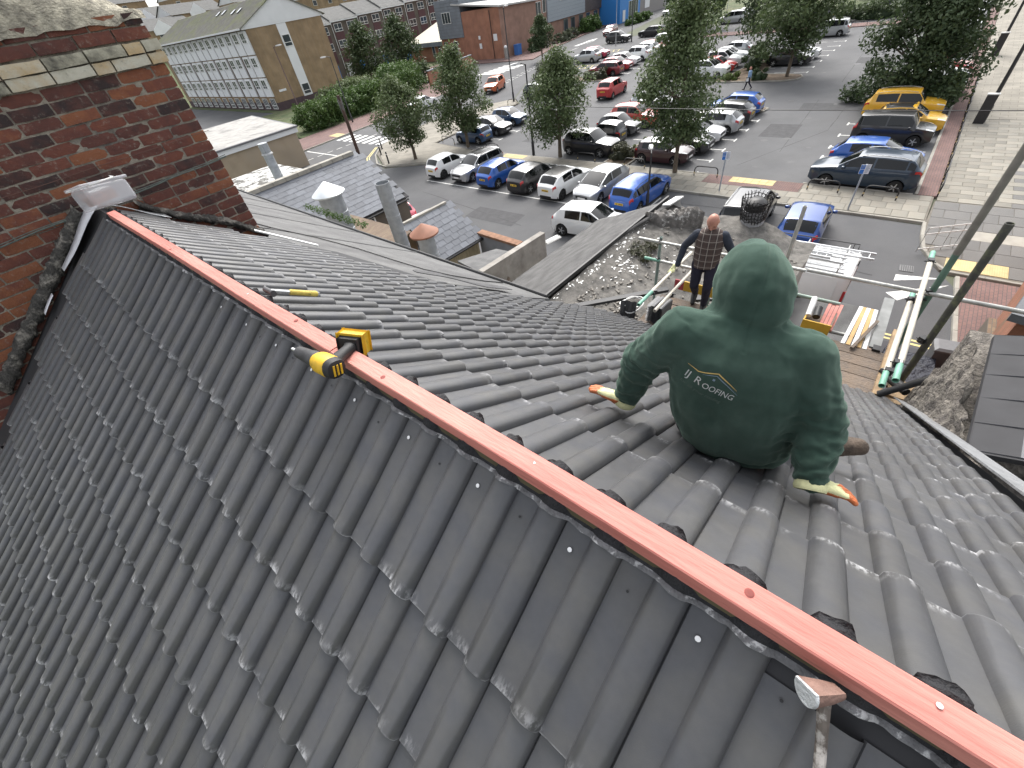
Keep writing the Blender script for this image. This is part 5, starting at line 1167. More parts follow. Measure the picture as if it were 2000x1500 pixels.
# ---- houses on the hill at the top left
hb = []; V = []; F = []; n = 24
for i in range(n):
    for j in range(6):
        x = -260 + 560 * i / (n - 1); y = 132 + j * 50; V.append((x, y, GZ - .1 + 26 * (j / 5) ** 0.8 + 1.5 * fbm((x * .02, y * .02, 0))))
for i in range(n - 1):
    for j in range(5): F.append((i * 6 + j, (i + 1) * 6 + j, (i + 1) * 6 + j + 1, i * 6 + j + 1))
tag(obj('hill', mesh_from('hill', V, F, M_grass, None, True)), kind='structure')
def far_house(x, y, z, w, d, h, rz, label, pitch=2.6):
    t = thing('distant_house', label, 'house', (x, y, z), R(rz), 'houses on the hill'); mb = MB(); mb.box(-w / 2, w / 2, -d / 2, d / 2, -6, h); mb.build('wall', [M_tan], t)
    mb = MB(); mb.add([(-w / 2 - .4, -d / 2 - .3, h - .1), (w / 2 + .4, -d / 2 - .3, h - .1), (w / 2 + .4, 0, h + pitch), (-w / 2 - .4, 0, h + pitch), (w / 2 + .4, d / 2 + .3, h - .1), (-w / 2 - .4, d / 2 + .3, h - .1)], [(0, 1, 2, 3), (3, 2, 4, 5)]); mb.build('roof', [M_roofd], t)
    mb = MB()
    for s in (-1, 1): mb.add([(s * (w / 2 + .05), -d / 2, h), (s * (w / 2 + .05), d / 2, h), (s * (w / 2 + .05), 0, h + pitch - .1)], [(0, 1, 2)])
    mb.build('gable', [M_clad], t)
    mb = MB(); mb.add([(-w * .18, -d / 2 - .35, h), (w * .12, -d / 2 - .35, h), (-w * .03, -d / 2 - .35, h + pitch * .8)], [(0, 1, 2)]); mb.box(-w * .18, w * .12, -d / 2 - .36, -d / 2 + 1.5, h - 1.2, h - .001); mb.build('front_gable', [M_clad], t)
    for k in range(3): window(t, (-w / 2 + .8 + k * w / 3, -d / 2 - .03, h - 2.2), X_, -Y_, 1.6, 1.4, M_white)
for a in (
        (47.0, 205, 4.2, 18, 9, 5.6, 12, 'pale gabled house hard against the chimney top'),
        (60.0, 245, 9.0, 30, 10, 6, 12, 'dark roofed house highest on the hill at the left'),
        (95.0, 235, 7.5, 34, 10, 6, 12, 'dark roofed house high on the hill behind the mossy roof'),
        (135.0, 215, 4.0, 34, 10, 6, 8, 'dark roofed house high on the hill behind the terrace'),
        (60.0, 205, 3.0, 16, 9, 5.6, 12, 'grey roofed house with white gable just right of the chimney top'),
        (72.0, 196, 2.4, 18, 9, 5.6, 12, 'grey roofed house with white gable above the mossy roof'),
        (57.0, 188, .2, 20, 9, 5.0, 14, 'low grey roofed house with small white gable left of the mossy roof'),
        (90.0, 190, 2.5, 18, 9, 6.0, 10, 'grey roofed house far behind the white pediment'),
        (112.0, 180, 0.5, 20, 9, 6.0, 8, 'grey roofed house far behind the stepped terrace'),
        (140.0, 172, 0.0, 20, 9, 6.0, 6, 'long grey roofed house at the top edge behind the terrace')): far_house(*a)
# ================================================================== trees and shrubs
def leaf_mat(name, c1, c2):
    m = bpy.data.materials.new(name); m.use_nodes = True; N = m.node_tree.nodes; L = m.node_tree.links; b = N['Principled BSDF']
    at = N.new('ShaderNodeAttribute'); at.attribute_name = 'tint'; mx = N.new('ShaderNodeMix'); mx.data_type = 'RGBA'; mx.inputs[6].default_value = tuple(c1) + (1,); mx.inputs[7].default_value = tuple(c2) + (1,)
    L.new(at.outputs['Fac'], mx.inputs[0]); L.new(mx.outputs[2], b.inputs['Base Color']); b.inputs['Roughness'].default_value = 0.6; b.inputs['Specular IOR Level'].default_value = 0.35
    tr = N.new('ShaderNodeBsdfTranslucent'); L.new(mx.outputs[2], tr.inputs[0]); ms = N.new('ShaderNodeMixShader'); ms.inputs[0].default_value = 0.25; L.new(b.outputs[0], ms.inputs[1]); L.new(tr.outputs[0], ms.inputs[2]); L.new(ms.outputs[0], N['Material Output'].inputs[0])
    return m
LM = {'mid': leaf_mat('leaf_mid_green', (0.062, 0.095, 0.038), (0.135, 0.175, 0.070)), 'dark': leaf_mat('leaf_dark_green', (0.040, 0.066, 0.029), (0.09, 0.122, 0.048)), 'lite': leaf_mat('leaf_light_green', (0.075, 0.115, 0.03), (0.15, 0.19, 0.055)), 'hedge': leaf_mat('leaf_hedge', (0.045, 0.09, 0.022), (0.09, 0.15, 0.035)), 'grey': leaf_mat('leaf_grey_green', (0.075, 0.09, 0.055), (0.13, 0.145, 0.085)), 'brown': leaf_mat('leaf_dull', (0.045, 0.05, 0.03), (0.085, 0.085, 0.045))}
M_bark = mat('bark', (0.12, 0.095, 0.07), 0.9, 0.25, 12, 0.8, 30)
def leaves(centres, size, n, rs, seed, flat=0.0):
    """leaf quads scattered in clumps: centres [(p, radius, tint)]"""
    r = np.random.default_rng(seed); C_ = np.array([c[0] for c in centres]); Rr = np.array([c[1] for c in centres]); T_ = np.array([c[2] for c in centres])
    pw = Rr ** 2.0; idx = r.choice(len(C_), n, p=pw / pw.sum()); d = r.normal(size=(n, 3)); d /= np.linalg.norm(d, axis=1)[:, None]
    rad = Rr[idx] * r.random(n) ** 0.42; P = C_[idx] + d * rad[:, None] * np.array([1, 1, .8])
    nrm = d * .55 + r.normal(size=(n, 3)) * .55 + np.array([0, 0, .45]); nrm /= np.linalg.norm(nrm, axis=1)[:, None]
    t = np.cross(nrm, r.normal(size=(n, 3))); t /= np.linalg.norm(t, axis=1)[:, None]; b = np.cross(nrm, t)
    s = size * r.uniform(.6, 1.35, n)[:, None]
    V = np.stack([P - t * s, P - b * s * .55 + nrm * s * .12, P + t * s, P + b * s * .55 + nrm * s * .12], 1).reshape(-1, 3)
    tint = np.clip(T_[idx] + r.normal(0, .16, n), 0, 1)
    return V, np.repeat(tint, 4)
def leaf_obj(name, V, tint, m, parent):
    n = len(V) // 4; me = bpy.data.meshes.new(name); me.vertices.add(len(V)); me.vertices.foreach_set('co', V.astype(np.float32).ravel()); me.loops.add(n * 4); me.loops.foreach_set('vertex_index', np.arange(n * 4, dtype=np.int32)); me.polygons.add(n); me.polygons.foreach_set('loop_start', np.arange(0, n * 4, 4, dtype=np.int32)); me.polygons.foreach_set('loop_total', np.full(n, 4, dtype=np.int32)); me.update(calc_edges=True)
    a = me.attributes.new('tint', 'FLOAT', 'POINT'); a.data.foreach_set('value', tint.astype(np.float32)); me.materials.append(m); return obj(name, me, parent)
def tree(x, y, h, rad, trunk_h, label, kind='mid', n=5200, size=.15, seed=1, lean=(0, 0), tr=.13, grp='trees round the car park', shape='egg', name='street_tree', z=GZ + KH):
    t = thing(name, label, 'tree', (x, y, z), 0, grp); rn = random.Random(seed); top = Vector((lean[0], lean[1], h))
    def axis(f): return Vector((lean[0] * f ** 1.5, lean[1] * f ** 1.5, h * f))
    mb = MB(); P = [axis(f) + Vector((rn.uniform(-.04, .04), rn.uniform(-.04, .04), 0)) for f in (0, .12, .25, .4, .55, .7, .82)]; mb.tube(P, [tr * k for k in (1.25, 1.0, .9, .75, .55, .38, .2)], 8)
    cents = []; hc = h - trunk_h
    nb = 70
    for i in range(nb):
        f = (i + .5) / nb; zc = trunk_h + hc * f * .93 + rn.uniform(-.2, .2)
        prof = math.sin(math.pi * min(1, (f * .86 + .16))) ** .75 if shape == 'egg' else (1 - abs(f - .38) * 1.15 if shape == 'cone' else (1.0 - .55 * f ** 1.6))
        rr = rad * prof * rn.uniform(.2, .98) * (1 if i % 3 else 1.06); a = rn.uniform(0, 2 * math.pi)
        o = axis(zc / h); c = Vector((o.x + rr * math.cos(a), o.y + rr * math.sin(a), zc)); cr = rad * rn.uniform(.24, .40)
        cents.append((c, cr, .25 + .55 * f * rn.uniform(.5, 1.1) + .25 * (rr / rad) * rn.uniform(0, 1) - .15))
        if i % 2 == 0:
            s = axis(max(trunk_h * .75, zc - hc * .22) / h); m_ = s.lerp(c, .5) + Vector((0, 0, -.08)); mb.tube([s, m_, c], [tr * .42, tr * .25, tr * .08], 5)
    mb.build('trunk', [M_bark], t, True)
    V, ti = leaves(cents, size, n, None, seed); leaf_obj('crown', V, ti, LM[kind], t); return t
tree(24.64, 34.0, 6.1, 2.4, 1.5, 'small street tree beside the zebra crossing on the paved corner', 'mid', 9000, .105, 11, (-.4, .2))
tree(28.58, 31.1, 7.2, 2.6, 1.7, 'second street tree, between the blue convertible and the silver estate', 'mid', 11500, .105, 12)
tree(28.27, 20.66, 6.6, 2.65, 1.7, 'middle pavement tree before the black sports utility car', 'mid', 12000, .10, 13)
tree(27.56, 11.19, 8.8, 2.6, 1.9, 'tall pavement tree shading the dark mini', 'mid', 17000, .095, 14, (.2, .4))
tree(71.5, 27.5, 12.5, 3.2, 3.0, 'tree behind the tall pavement tree top', 'mid', 6000, .22, 15)
tree(54.1, 12.0, 11.0, 4.0, 2.2, 'centre tree on the planted island beside the walking man', 'mid', 15000, .14, 16, (.4, -.3))
tree(64.0, 17.2, 13.0, 4.0, 2.8, 'darker tree behind the centre island tree', 'dark', 15000, .16, 17)
tree(45.0, 1.7, 9.0, 3.4, .35, 'big bushy tree growing over the right hand bays', 'dark', 26000, .125, 18, (.2, .6), .22, shape='bush')
tree(70.0, 53.4, 5.9, 1.95, 1.9, 'neat round topped street tree before the health centre', 'dark', 8000, .12, 19)
tree(66.5, 86.0, 8.8, 4.4, .6, 'rounded tree in the garden before the terrace, right one', 'dark', 6000, .24, 20, grp='garden trees')
tree(62.0, 92.0, 8.8, 4.0, .6, 'darker tree in the garden before the terrace, left one', 'dark', 5200, .24, 21, grp='garden trees')
tree(104, 44.5, 14, 4.5, 2.0, 'dark tree right of the blue entrance at the top', 'dark', 6000, .30, 22)
tree(92, 35.5, 13, 3.4, 2.0, 'lighter tree behind the far cars at the top', 'mid', 5000, .28, 23)
tree(97, 17.5, 8.5, 3.2, 2.2, 'young tree on the bank at the top of the picture', 'lite', 4500, .26, 24)
tree(100, 26, 9.5, 3.6, 1.5, 'loose tree at the top edge behind the silver people carrier', 'lite', 4200, .28, 25)
tree(112, 14, 9.0, 3.6, 1.0, 'small tree at the top edge behind the saloons', 'mid', 4200, .28, 27)
def shrub(poly_c, rx, ry, h, label, kind, n=2500, size=.12, seed=1, rz=0.0, z=GZ + .08, blocky=False, cat='shrub', name='shrub', grp=None):
    x, y = poly_c; t = thing(name, label, cat, (x, y, z), rz, grp); rn = random.Random(seed); cents = []
    m_ = max(10, int(rx * ry * h * (5 if blocky else 4)))
    for i in range(min(240, m_)):
        if blocky: p = Vector((rn.uniform(-rx, rx), rn.uniform(-ry, ry), h * rn.uniform(.08, .95))); cr = min(rx, ry, h) * .42
        else:
            a, u_ = rn.uniform(0, 6.283), rn.random() ** .5; zf = rn.random(); k = math.sqrt(max(0, 1 - (zf * .85) ** 2)); p = Vector((rx * u_ * k * math.cos(a), ry * u_ * k * math.sin(a), h * zf * .85)); cr = min(rx, ry, h) * rn.uniform(.25, .4)
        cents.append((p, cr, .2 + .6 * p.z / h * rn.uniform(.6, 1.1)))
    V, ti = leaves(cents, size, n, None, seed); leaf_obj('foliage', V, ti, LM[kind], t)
    mb = MB(); 
    for i in range(4): a = i * 1.6; mb.tube([(rx * .15 * math.cos(a), ry * .15 * math.sin(a), 0), (rx * .5 * math.cos(a), ry * .5 * math.sin(a), h * .6)], [.03, .012], 5)
    mb.build('stem', [M_bark], t)
    mb = MB(); mb.lathe([(.5, 0), (.55, .2), (.45, .45), (.2, .6)], 10); o = mb.build('inner_twigs', [LM[kind]], t, True); o.scale = (rx, ry, h)
    return t
shrub((38.0, 61.2), 9.6, 1.7, 3.0, 'long clipped green hedge between the road and the tan gable', 'hedge', 26000, .15, 31, R(4), blocky=True, cat='hedge', name='hedge')
shrub((48.5, 65.5), 4.6, 3.2, 4.2, 'bulging bright green end of the hedge by the garden wall', 'hedge', 13000, .15, 32, cat='hedge', name='hedge')
shrub((40.5, 67.0), 7.0, 2.4, 3.6, 'looser shrubs growing behind the clipped hedge', 'mid', 11000, .16, 33)
shrub((55.5, 68.8), 2.6, 1.8, 3.2, 'dark shrub at the end of the garden wall', 'dark', 3000, .16, 34)
shrub((57.5, 63.2), 4.5, .8, .8, 'dry low planting at the foot of the garden wall', 'brown', 1800, .12, 35)
shrub((57.8, 43.2), 2.0, 1.8, 1.9, 'grey green dome of lavender at the corner island', 'grey', 3500, .10, 36)
shrub((57.3, 40.4), 1.7, 2.0, 1.9, 'green rounded shrub on the corner island', 'mid', 3200, .11, 37)
shrub((55.6, 33.8), 1.2, 2.2, 1.2, 'dull brownish shrub beside the dark red estate', 'brown', 2600, .10, 38)
shrub((29.3, 15.85), 1.0, .95, 1.1, 'dull dark bush in the island beside the dark mini', 'brown', 3600, .07, 39)
shrub((31.8, 15.7), 1.6, .45, .5, 'straggly yellowing plants along the island beside the mini', 'lite', 1000, .07, 40)
shrub((53.0, 14.2), .9, .8, 1.1, 'small dark bush beside the walking man', 'dark', 1600, .10, 41)
shrub((53.6, 17.3), 1.2, 1.0, .8, 'light green tuft at the left end of the walking man island', 'lite', 1200, .10, 42)
shrub((58.5, 16.4), 3.0, 1.0, 2.4, 'dark shrub on the island between the white and dark cars', 'dark', 3600, .12, 43)
shrub((92.0, 63.6), 6.6, 1.2, 1.8, 'grey green shrubs along the health centre front', 'grey', 4500, .16, 44, R(8))
shrub((103.5, 65.0), 4.6, 1.6, 2.9, 'bright green clipped shrubs left of the blue entrance', 'hedge', 4500, .18, 45, R(6))
shrub((81.0, 63.2), 2.8, 1.4, 2.2, 'dark green shrub behind the round topped street tree', 'dark', 2600, .16, 46)
shrub((88.0, 10.5), 1.6, 4.6, 1.7, 'dark hedge at the top right before the silver saloon', 'dark', 4200, .16, 47, blocky=True, cat='hedge', name='hedge')
shrub((89.0, 20.5), 1.6, 4.6, 1.6, 'dark hedge behind the silver people carrier', 'dark', 3600, .16, 48, blocky=True, cat='hedge', name='hedge')
shrub((46.3, -.1), 2.6, 1.2, 1.5, 'scrubby light undergrowth at the foot of the bushy tree', 'lite', 3000, .11, 49)
shrub((75.5, 82.5), 2.0, 3.0, 1.6, 'clipped dark hedge below the grey clad box', 'dark', 2400, .16, 50, blocky=True, cat='hedge', name='hedge')
shrub((112.0, 57.5), 6.0, 1.5, 1.6, 'green shrubs beyond the blue entrance', 'hedge', 3000, .2, 51)
# ================================================================== roofs and yards beyond our own slope
def poly_roof(name, pts, m, parent, th=0.06, sub=0, bumpy=0.0):
    """closed thin slab from a planar outline (list of 3-D points, counter-clockwise from above)"""
    P = [Vector(p) for p in pts]; n = len(P); mb = MB(); mb.add(P + [p - Vector((0, 0, th)) for p in P], [tuple(range(n)), tuple(range(2 * n - 1, n - 1, -1))] + [((i + 1) % n, i, n + i, n + (i + 1) % n) for i in range(n)])
    return mb.build(name, [m], parent)
NB = thing('neighbour_felt_roof', 'smooth grey felt roof slope running on beyond the chimney', 'roof')
fz = lambda x, y, d=0: -.213 - .647 * x + .0199 * y + d
poly_roof('felt_slope', [(x, y, fz(x, y, -.035)) for x, y in ((1.1, 5.45), (1.40, 5.2), (1.70, 4.4), (2.1, 3.85), (3.0, 3.45), (4.03, 3.55), (4.06, 4.3), (4.25, 10), (4.46, 17), (4.62, 24), (0.0, 24), (0.0, 6.4), (1.1, 6.4))], M_felt, NB, .05)
mb = MB(); pts = [(x, y, fz(x, y, -.01)) for x, y in ((4.03, 3.6), (4.08, 4.3), (4.25, 10), (4.46, 17), (4.62, 24))]; mb.tube(pts, .028, 6); mb.build('black_edge_trim', [M_black], NB, True)
for k in range(4):
    y = 6.8 + k * 2.1; mb = MB()
    for i in range(8): pass
    a = Vector((1.2, y, fz(1.2, y, -.030))); b = Vector((4.2, y + .2, fz(4.2, y + .2, -.030))); d = (b - a).normalized(); mb.obox((a + b) / 2, d * (b - a).length * .5, Vector((0, .05, 0)), Vector((.54, 0, .84)) * .004); mb.build('felt_lap', [M_felt], NB)
mb = MB(); mb.box(0.2, 3.95, 5.95, 24, GZ, -2.95); mb.build('wall', [M_render], NB)
pts = [(1.2, 6.1, fz(1.2, 6.1, .12))] + [(x, y, fz(x, y, -.018)) for x, y in ((1.75, 6.9), (2.2, 6.6), (2.5, 6.0), (2.62, 5.3), (2.75, 4.8), (3.0, 4.55), (3.5, 4.4), (3.95, 4.45))]
mb = MB(); mb.tube(pts, .009, 6); tag(mb.build('loose_cable', [M_black], None, True), 'thin black cable trailing down over the grey felt slope', 'cable')
# lead strip lying over the tile ends
mb = MB(); secs = []
for i in range(14):
    t = i / 13; s_ = 2.45 + 1.6 * t; y = 3.92 - .18 * t + .02 * math.sin(t * 9); c = onslope('R', s_, y, .055 + .015 * math.sin(t * 7)); w_ = .13 * (1 - .75 * abs(t - .35) ** 1.2) * (1 if t > .02 else .3)
    secs.append([c + Vector((0, -w_, .0)), c + Vector((0, w_, .01)), c + Vector((0, w_, .02)), c + Vector((0, -w_, .01))])
mb.rings(secs); tag(mb.build('lead_strip', [mat('old_lead', (0.05, 0.05, 0.053), 0.6, 0.3, 6, 0.4, 20)], None, True), 'dark lead strip lying across the cut tile ends', 'flashing')
# white trim at the chimney foot
mb = MB(); a, b = onslope('R', 1.25, 5.22, .06), onslope('R', 1.85, 4.98, .05); d = (b - a).normalized(); mb.obox((a + b) / 2, d * (b - a).length / 2, d.cross(Vector((0, 0, 1))).normalized() * .018, Vector((0, 0, .008))); tag(mb.build('white_trim', [M_white], None), 'thin white trim strip at the foot of the chimney corner', 'trim')
# ---- slate outbuildings
M_slate = mat('blue_grey_slate', (0.135, 0.145, 0.165), 0.7, 0.10, 6, 0.3, 60, rnd=0.16)
M_ybrick = paver('yellow_brown_brick', (0.20, 0.145, 0.09), (0.15, 0.10, 0.07), (0.12, 0.1, 0.08), 0.24, 0.085)
def slate_roof(parent, O, U, V, nu, nv, lu, lv, m, name='slate', jit=.01, test=None):
    """slates laid on a plane: O eave corner, U along the eave, V up the slope"""
    O, U, V = Vector(O), Vector(U).normalized(), Vector(V).normalized(); N = U.cross(V); key = ('slate', round(lu, 3), round(lv, 3), m.name)
    if key not in SLABM:
        mb = MB(); a, b = lu / 2 - .004, lv * 1.35; h = .010; r = .006
        mb.add([(-a, 0, .004), (a, 0, .004), (a, b, -.006), (-a, b, -.006), (-a, 0, .016), (a, 0, .016), (a, b, .004), (-a, b, .004)], [(4, 5, 6, 7), (0, 1, 5, 4), (1, 2, 6, 5), (3, 0, 4, 7)]); SLABM[key] = mb.mesh('slate', [m])
    M3 = Matrix((U, V, N)).transposed()
    for j in range(nv):
        for i in range(nu + (j % 2)):
            p = O + U * ((i + (.5 if j % 2 == 0 else 0)) * lu) + V * (j * lv)
            if test and not test(p): continue
            o = bpy.data.objects.new(name, SLABM[key]); COL.objects.link(o); o.parent = parent; mw = (M3 @ Matrix.Rotation(random.uniform(-jit, jit), 3, 'Z')).to_4x4(); mw.translation = p + N * (.004 + random.uniform(0, .006)); o.matrix_local = mw
SA = thing('slate_outbuilding', 'outbuilding with blue grey slate roof behind the metal flues', 'outbuilding')
U = Vector((1, 0, 0)); E0_, R0_ = Vector((6.6, 20.0, -6.6)), Vector((6.6, 23.3, -4.6)); Vv = (R0_ - E0_)
poly_roof('roof_deck', [E0_, E0_ + U * 6.6, R0_ + U * 6.3, R0_], M_deck, SA, .05)
slate_roof(SA, E0_ + Vector((0, 0, .02)), U, Vv, 12, 13, .53, .295, M_slate)
mb = MB(); mb.box(6.6, 13.1, 20.15, 26.5, GZ, -6.66); mb.build('wall', [M_ybrick], SA)
mb = MB(); mb.add([(13.05, 20.2, -6.66), (13.05, 26.4, -6.66), (13.05, 23.35, -4.66)], [(0, 1, 2)]); mb.build('gable', [M_ybrick], SA)
poly_roof('far_slope', [R0_ + U * 6.3 , Vector((12.9, 26.6, -6.6)), Vector((6.6, 26.6, -6.6)), R0_], M_slate, SA, .05)
for k in range(9): mb = MB(); mb.box(6.6 + k * .68, 7.26 + k * .68, 23.15, 23.45, -4.62, -4.44); mb.build('ridge_stone', [M_kerb], SA)
window(SA, (9.2, 20.05, -8.0), X_, -Y_, 1.6, 1.25, M_white, (2, 1))
mb = MB(); mb.tube([(6.6, 19.95, -6.72), (13.1, 19.95, -6.72)], .06, 6); mb.build('gutter', [M_black], SA, True)
SB = thing('slate_lean_to', 'small slate lean to beside the copper capped flue', 'outbuilding')
E1, R1 = Vector((8.9, 12.75, -6.7)), Vector((8.9, 14.5, -5.5)); U1 = Vector((1, -.04, 0)).normalized()
poly_roof('roof_deck', [E1, E1 + U1 * 2.35, R1 + U1 * 2.2, R1], M_deck, SB, .05); slate_roof(SB, E1 + Vector((0, 0, .02)), U1, R1 - E1, 6, 8, .39, .262, M_slate)
mb = MB(); mb.box(8.9, 11.2, 12.95, 14.5, GZ, -6.74); mb.build('wall', [mat('cream_boards', (0.40, 0.34, 0.22), 0.8, 0.2, 3, stretch=(6, 6, 1))], SB)
mb = MB(); mb.obox(R1 + U1 * 1.1 + Vector((0, .06, .06)), U1 * 1.15, Vector((0, .07, 0)), Vector((0, 0, .05))); mb.build('ridge_stone', [M_kerb], SB)
mb = MB(); mb.box(6.9, 8.9, 14.5, 19.9, GZ, -5.9); mb.box(8.9, 9.2, 14.6, 19.9, GZ, -5.9); mb.build('brick_wall', [M_ybrick], SB)
mb = MB(); mb.tube([E1 + Vector((0, -.05, -.03)), E1 + U1 * 2.35 + Vector((0, -.05, -.03))], .05, 6); mb.build('gutter', [M_black], SB, True)
# metal flues
M_duct = mat('dull_galvanised_duct', (0.36, 0.38, 0.40), 0.45, 0.15, 6, 0.2, 20, metal=0.55)
M_copper = mat('rusted_cap', (0.26, 0.115, 0.07), 0.7, 0.15, 5)
def flue(x, y, zt, r, label, cap=None, capm=None, spiral=False, zb=GZ, open_top=False):
    t = thing('metal_flue', label, 'flue', (x, y, zb), 0, 'ventilation flues'); h = zt - zb; prof = [(r, 0)]
    n = max(2, int(h / .55))
    for k in range(1, n): prof += [(r, h * k / n - .02), (r * 1.025, h * k / n - .012), (r * 1.025, h * k / n + .012), (r, h * k / n + .02)]
    prof += [(r, h), (r * .95, h), (r * .95, h - .8)] if open_top else [(r, h)]
    mb = MB(); mb.lathe(prof, 22, cap=not open_top); mb.build('duct', [M_duct], t, True)
    if open_top: mb = MB(); mb.lathe([(r * .94, h - .6), (.01, h - .6)], 22, cap=False); mb.build('dark_inside', [M_black], t)
    if cap:
        cr, ch, gap = cap; mb = MB(); mb.lathe([(cr, h + gap - .04), (cr, h + gap), (.03, h + gap + ch)], 24); mb.build('rain_cap', [capm or M_galv], t, True, 50)
        mb = MB()
        for k in range(3): a = k * 2.1; mb.tube([(r * .95 * math.cos(a), r * .95 * math.sin(a), h - .1), (r * .95 * math.cos(a), r * .95 * math.sin(a), h + gap)], .015, 5)
        mb.build('cap_bracket', [M_dkmetal], t)
flue(6.42, 14.6, -3.40, .40, 'fat silver flue with wide shiny conical cap', (.56, .36, .06), mat('bright_zinc', (0.62, 0.65, 0.66), 0.3, 0.1, 3, metal=0.7))
flue(7.70, 13.2, -3.30, .245, 'tall plain open grey flue between the two capped ones', open_top=True)
flue(6.02, 9.25, -3.62, .235, 'shorter flue with rusty copper coloured conical cap', (.40, .24, .03), M_copper)
flue(10.5, 28.8, -3.75, .27, 'far slim flue with silver cap before the beige garage', (.33, .30, -.55), M_galv)
t = thing('satellite_dish', 'dark mesh satellite dish below the fat flue', 'satellite dish', (5.9, 15.6, -4.75)); mb = MB(); mb.lathe([(.30, .10), (.22, .03), (.01, 0)], 16, cap=False); o = mb.build('dish', [M_dkmetal], t, True); o.rotation_euler = (R(60), 0, R(40)); mb = MB(); mb.tube([(0, 0, 0), (.25, -.1, .05), (.35, -.1, -.4)], .015, 5); mb.build('arm', [M_galv], t)
# moss along the felt edge
def tufts(name, pts, size, n, kind, label, seed, cat):
    V, ti = leaves([(Vector(p), r_, .6) for p, r_ in pts], size, n, None, seed); o = leaf_obj(name, V, ti, LM[kind], None); return tag(o, label, cat, kind='stuff')
tufts('moss', [((4.5 + .01 * k, 9.4 + .35 * k, fz(4.2, 9.4, -.02)), .12) for k in range(9)], .025, 900, 'hedge', 'bright green moss growing along the felt roof edge', 3, 'moss')
# low building behind with whitewashed flat top
t = thing('low_outhouse', 'low outhouse with blotched white flat roof below the garage', 'outbuilding'); mb = MB(); mb.box(8.2, 12.5, 27.5, 34, GZ, -6.1); mb.build('wall', [M_ybrick], t); mb = MB(); mb.box(8.0, 12.7, 27.3, 34.2, -6.1, -5.95); mb.build('roof', [mat('blotched_white_roof', (0.5, 0.5, 0.48), 0.9, 0.2, 2, col2=(0.10, 0.095, 0.085), mix=(0.5, 0.56), mscale=1.6)], t)
# yard walls and lean-to felt roof
YW = thing('yard_wall', 'grey rendered yard wall with rusty coping below the slate lean to', 'wall'); mb = MB(); mb.obox((11.25, 11.7, -8.0), (.08, 1.15, 0), (.12, -.008, 0), (0, 0, 1.4)); mb.build('wall', [mat('blue_grey_render', (0.22, 0.23, 0.25), 0.9, 0.15, 2)], YW); mb = MB(); mb.obox((11.25, 11.7, -6.55), (.085, 1.2, 0), (.17, -.012, 0), (0, 0, .05)); mb.build('coping', [mat('rusty_coping', (0.24, 0.13, 0.08), 0.9, 0.3, 4)], YW)
LF = thing('lean_to_roof', 'mossy grey felt lean to roof in the yard with parapet wall', 'roof'); poly_roof('felt', [(8.1, 9.7, -6.0), (10.3, 9.55, -6.35), (10.4, 11.1, -6.5), (8.6, 11.4, -6.2)], M_felt, LF, .08); mb = MB(); mb.obox((9.6, 9.45, -6.6), (1.6, -.10, 0), (.01, .12, 0), (0, 0, .75)); mb.build('parapet', [M_render], LF); mb = MB(); mb.box(8.3, 10.2, 9.6, 11.2, GZ, -6.6); mb.build('wall', [M_render], LF)
for k in range(2):
    t = thing('corrugated_sheet', ['white corrugated offcut nearer the felt ridge in the yard', 'white corrugated offcut farther along in the yard'][k], 'sheet', (11.0 + k * .75, 9.6 - k * .25, -6.4), R(-12)); mb = MB()
    for j in range(5): mb.tube([(-.35, -.12 + j * .06, .02 * (j % 2)), (.35, -.12 + j * .06, .02 * (j % 2))], .032, 6)
    mb.build('sheet', [mat('white_sheet', (0.62, 0.62, 0.6), 0.6, 0.15, 6)], t, True)
t = thing('plank', 'leaning timber planks in the dark yard corner', 'plank', (8.3, 8.9, -6.9)); mb = MB(); mb.obox((0, 0, 0), (.5, -.05, .35), (.02, .06, 0), (0, .01, .02)); mb.build('board', [M_wood], t); mb = MB(); mb.obox((.2, .25, .05), (.5, .12, .3), (.02, .06, 0), (0, .01, .02)); mb.build('board', [M_oldwood], t)
# ---- rear offshoot: felt pitched strip and sagging rubble covered roof
OF = thing('rear_offshoot', 'rear offshoot with grey felt pitched roof and sagging debris covered roof', 'outbuilding')
M_felt2 = mat('blotched_felt', (0.135, 0.133, 0.13), 0.95, 0.22, 5, 0.8, 40, col2=(0.085, 0.083, 0.082), mix=(0.42, 0.6), mscale=2.5, stretch=(1, 2.2, 1), mdetail=8)
V = []; F = []; nx, ny = 34, 10
for i in range(nx):
    for j in range(ny):
        t = i / (nx - 1); v = j / (ny - 1); x = 5.25 + 5.95 * t; yr = 4.86 - .42 * max(0, t - .55) / .45; yl = 7.15 - .15 * t; y = yr + (yl - yr) * v; z = -4.0 - 1.0 * v + .018 * fbm((x * 1.5, y * 1.5, 2))
        V.append((x, y, z))
for i in range(nx - 1):
    for j in range(ny - 1): F.append((i * ny + j, (i + 1) * ny + j, (i + 1) * ny + j + 1, i * ny + j + 1))
o = obj('felt_slope', mesh_from('felt_slope', V, F, M_felt2, None, True), OF); o.modifiers.new('s', 'SOLIDIFY').thickness = .06
mb = MB(); mb.box(5.4, 11.1, 4.6, 6.9, GZ, -5.0); mb.box(5.4, 11.3, 1.0, 4.6, GZ, -5.05); mb.build('wall', [M_render], OF)
mb = MB(); mb.obox((8.25, 4.82, -4.03), (3.0, -.06, 0), (0, .025, 0), (0, 0, .05)); mb.build('black_edge', [M_black], OF)
mb = MB(); mb.add([(11.2, 4.2, -4.6), (11.22, 7.1, -5.1), (11.22, 4.45, -3.96)], [(0, 1, 2)]); mb.obox((10.95, 4.5, -3.98), (.32, -.05, .0), (.03, .12, -.03), (0, 0, .02)); mb.build('white_verge', [M_white], OF)
V = []; F = []; nx, ny = 56, 44
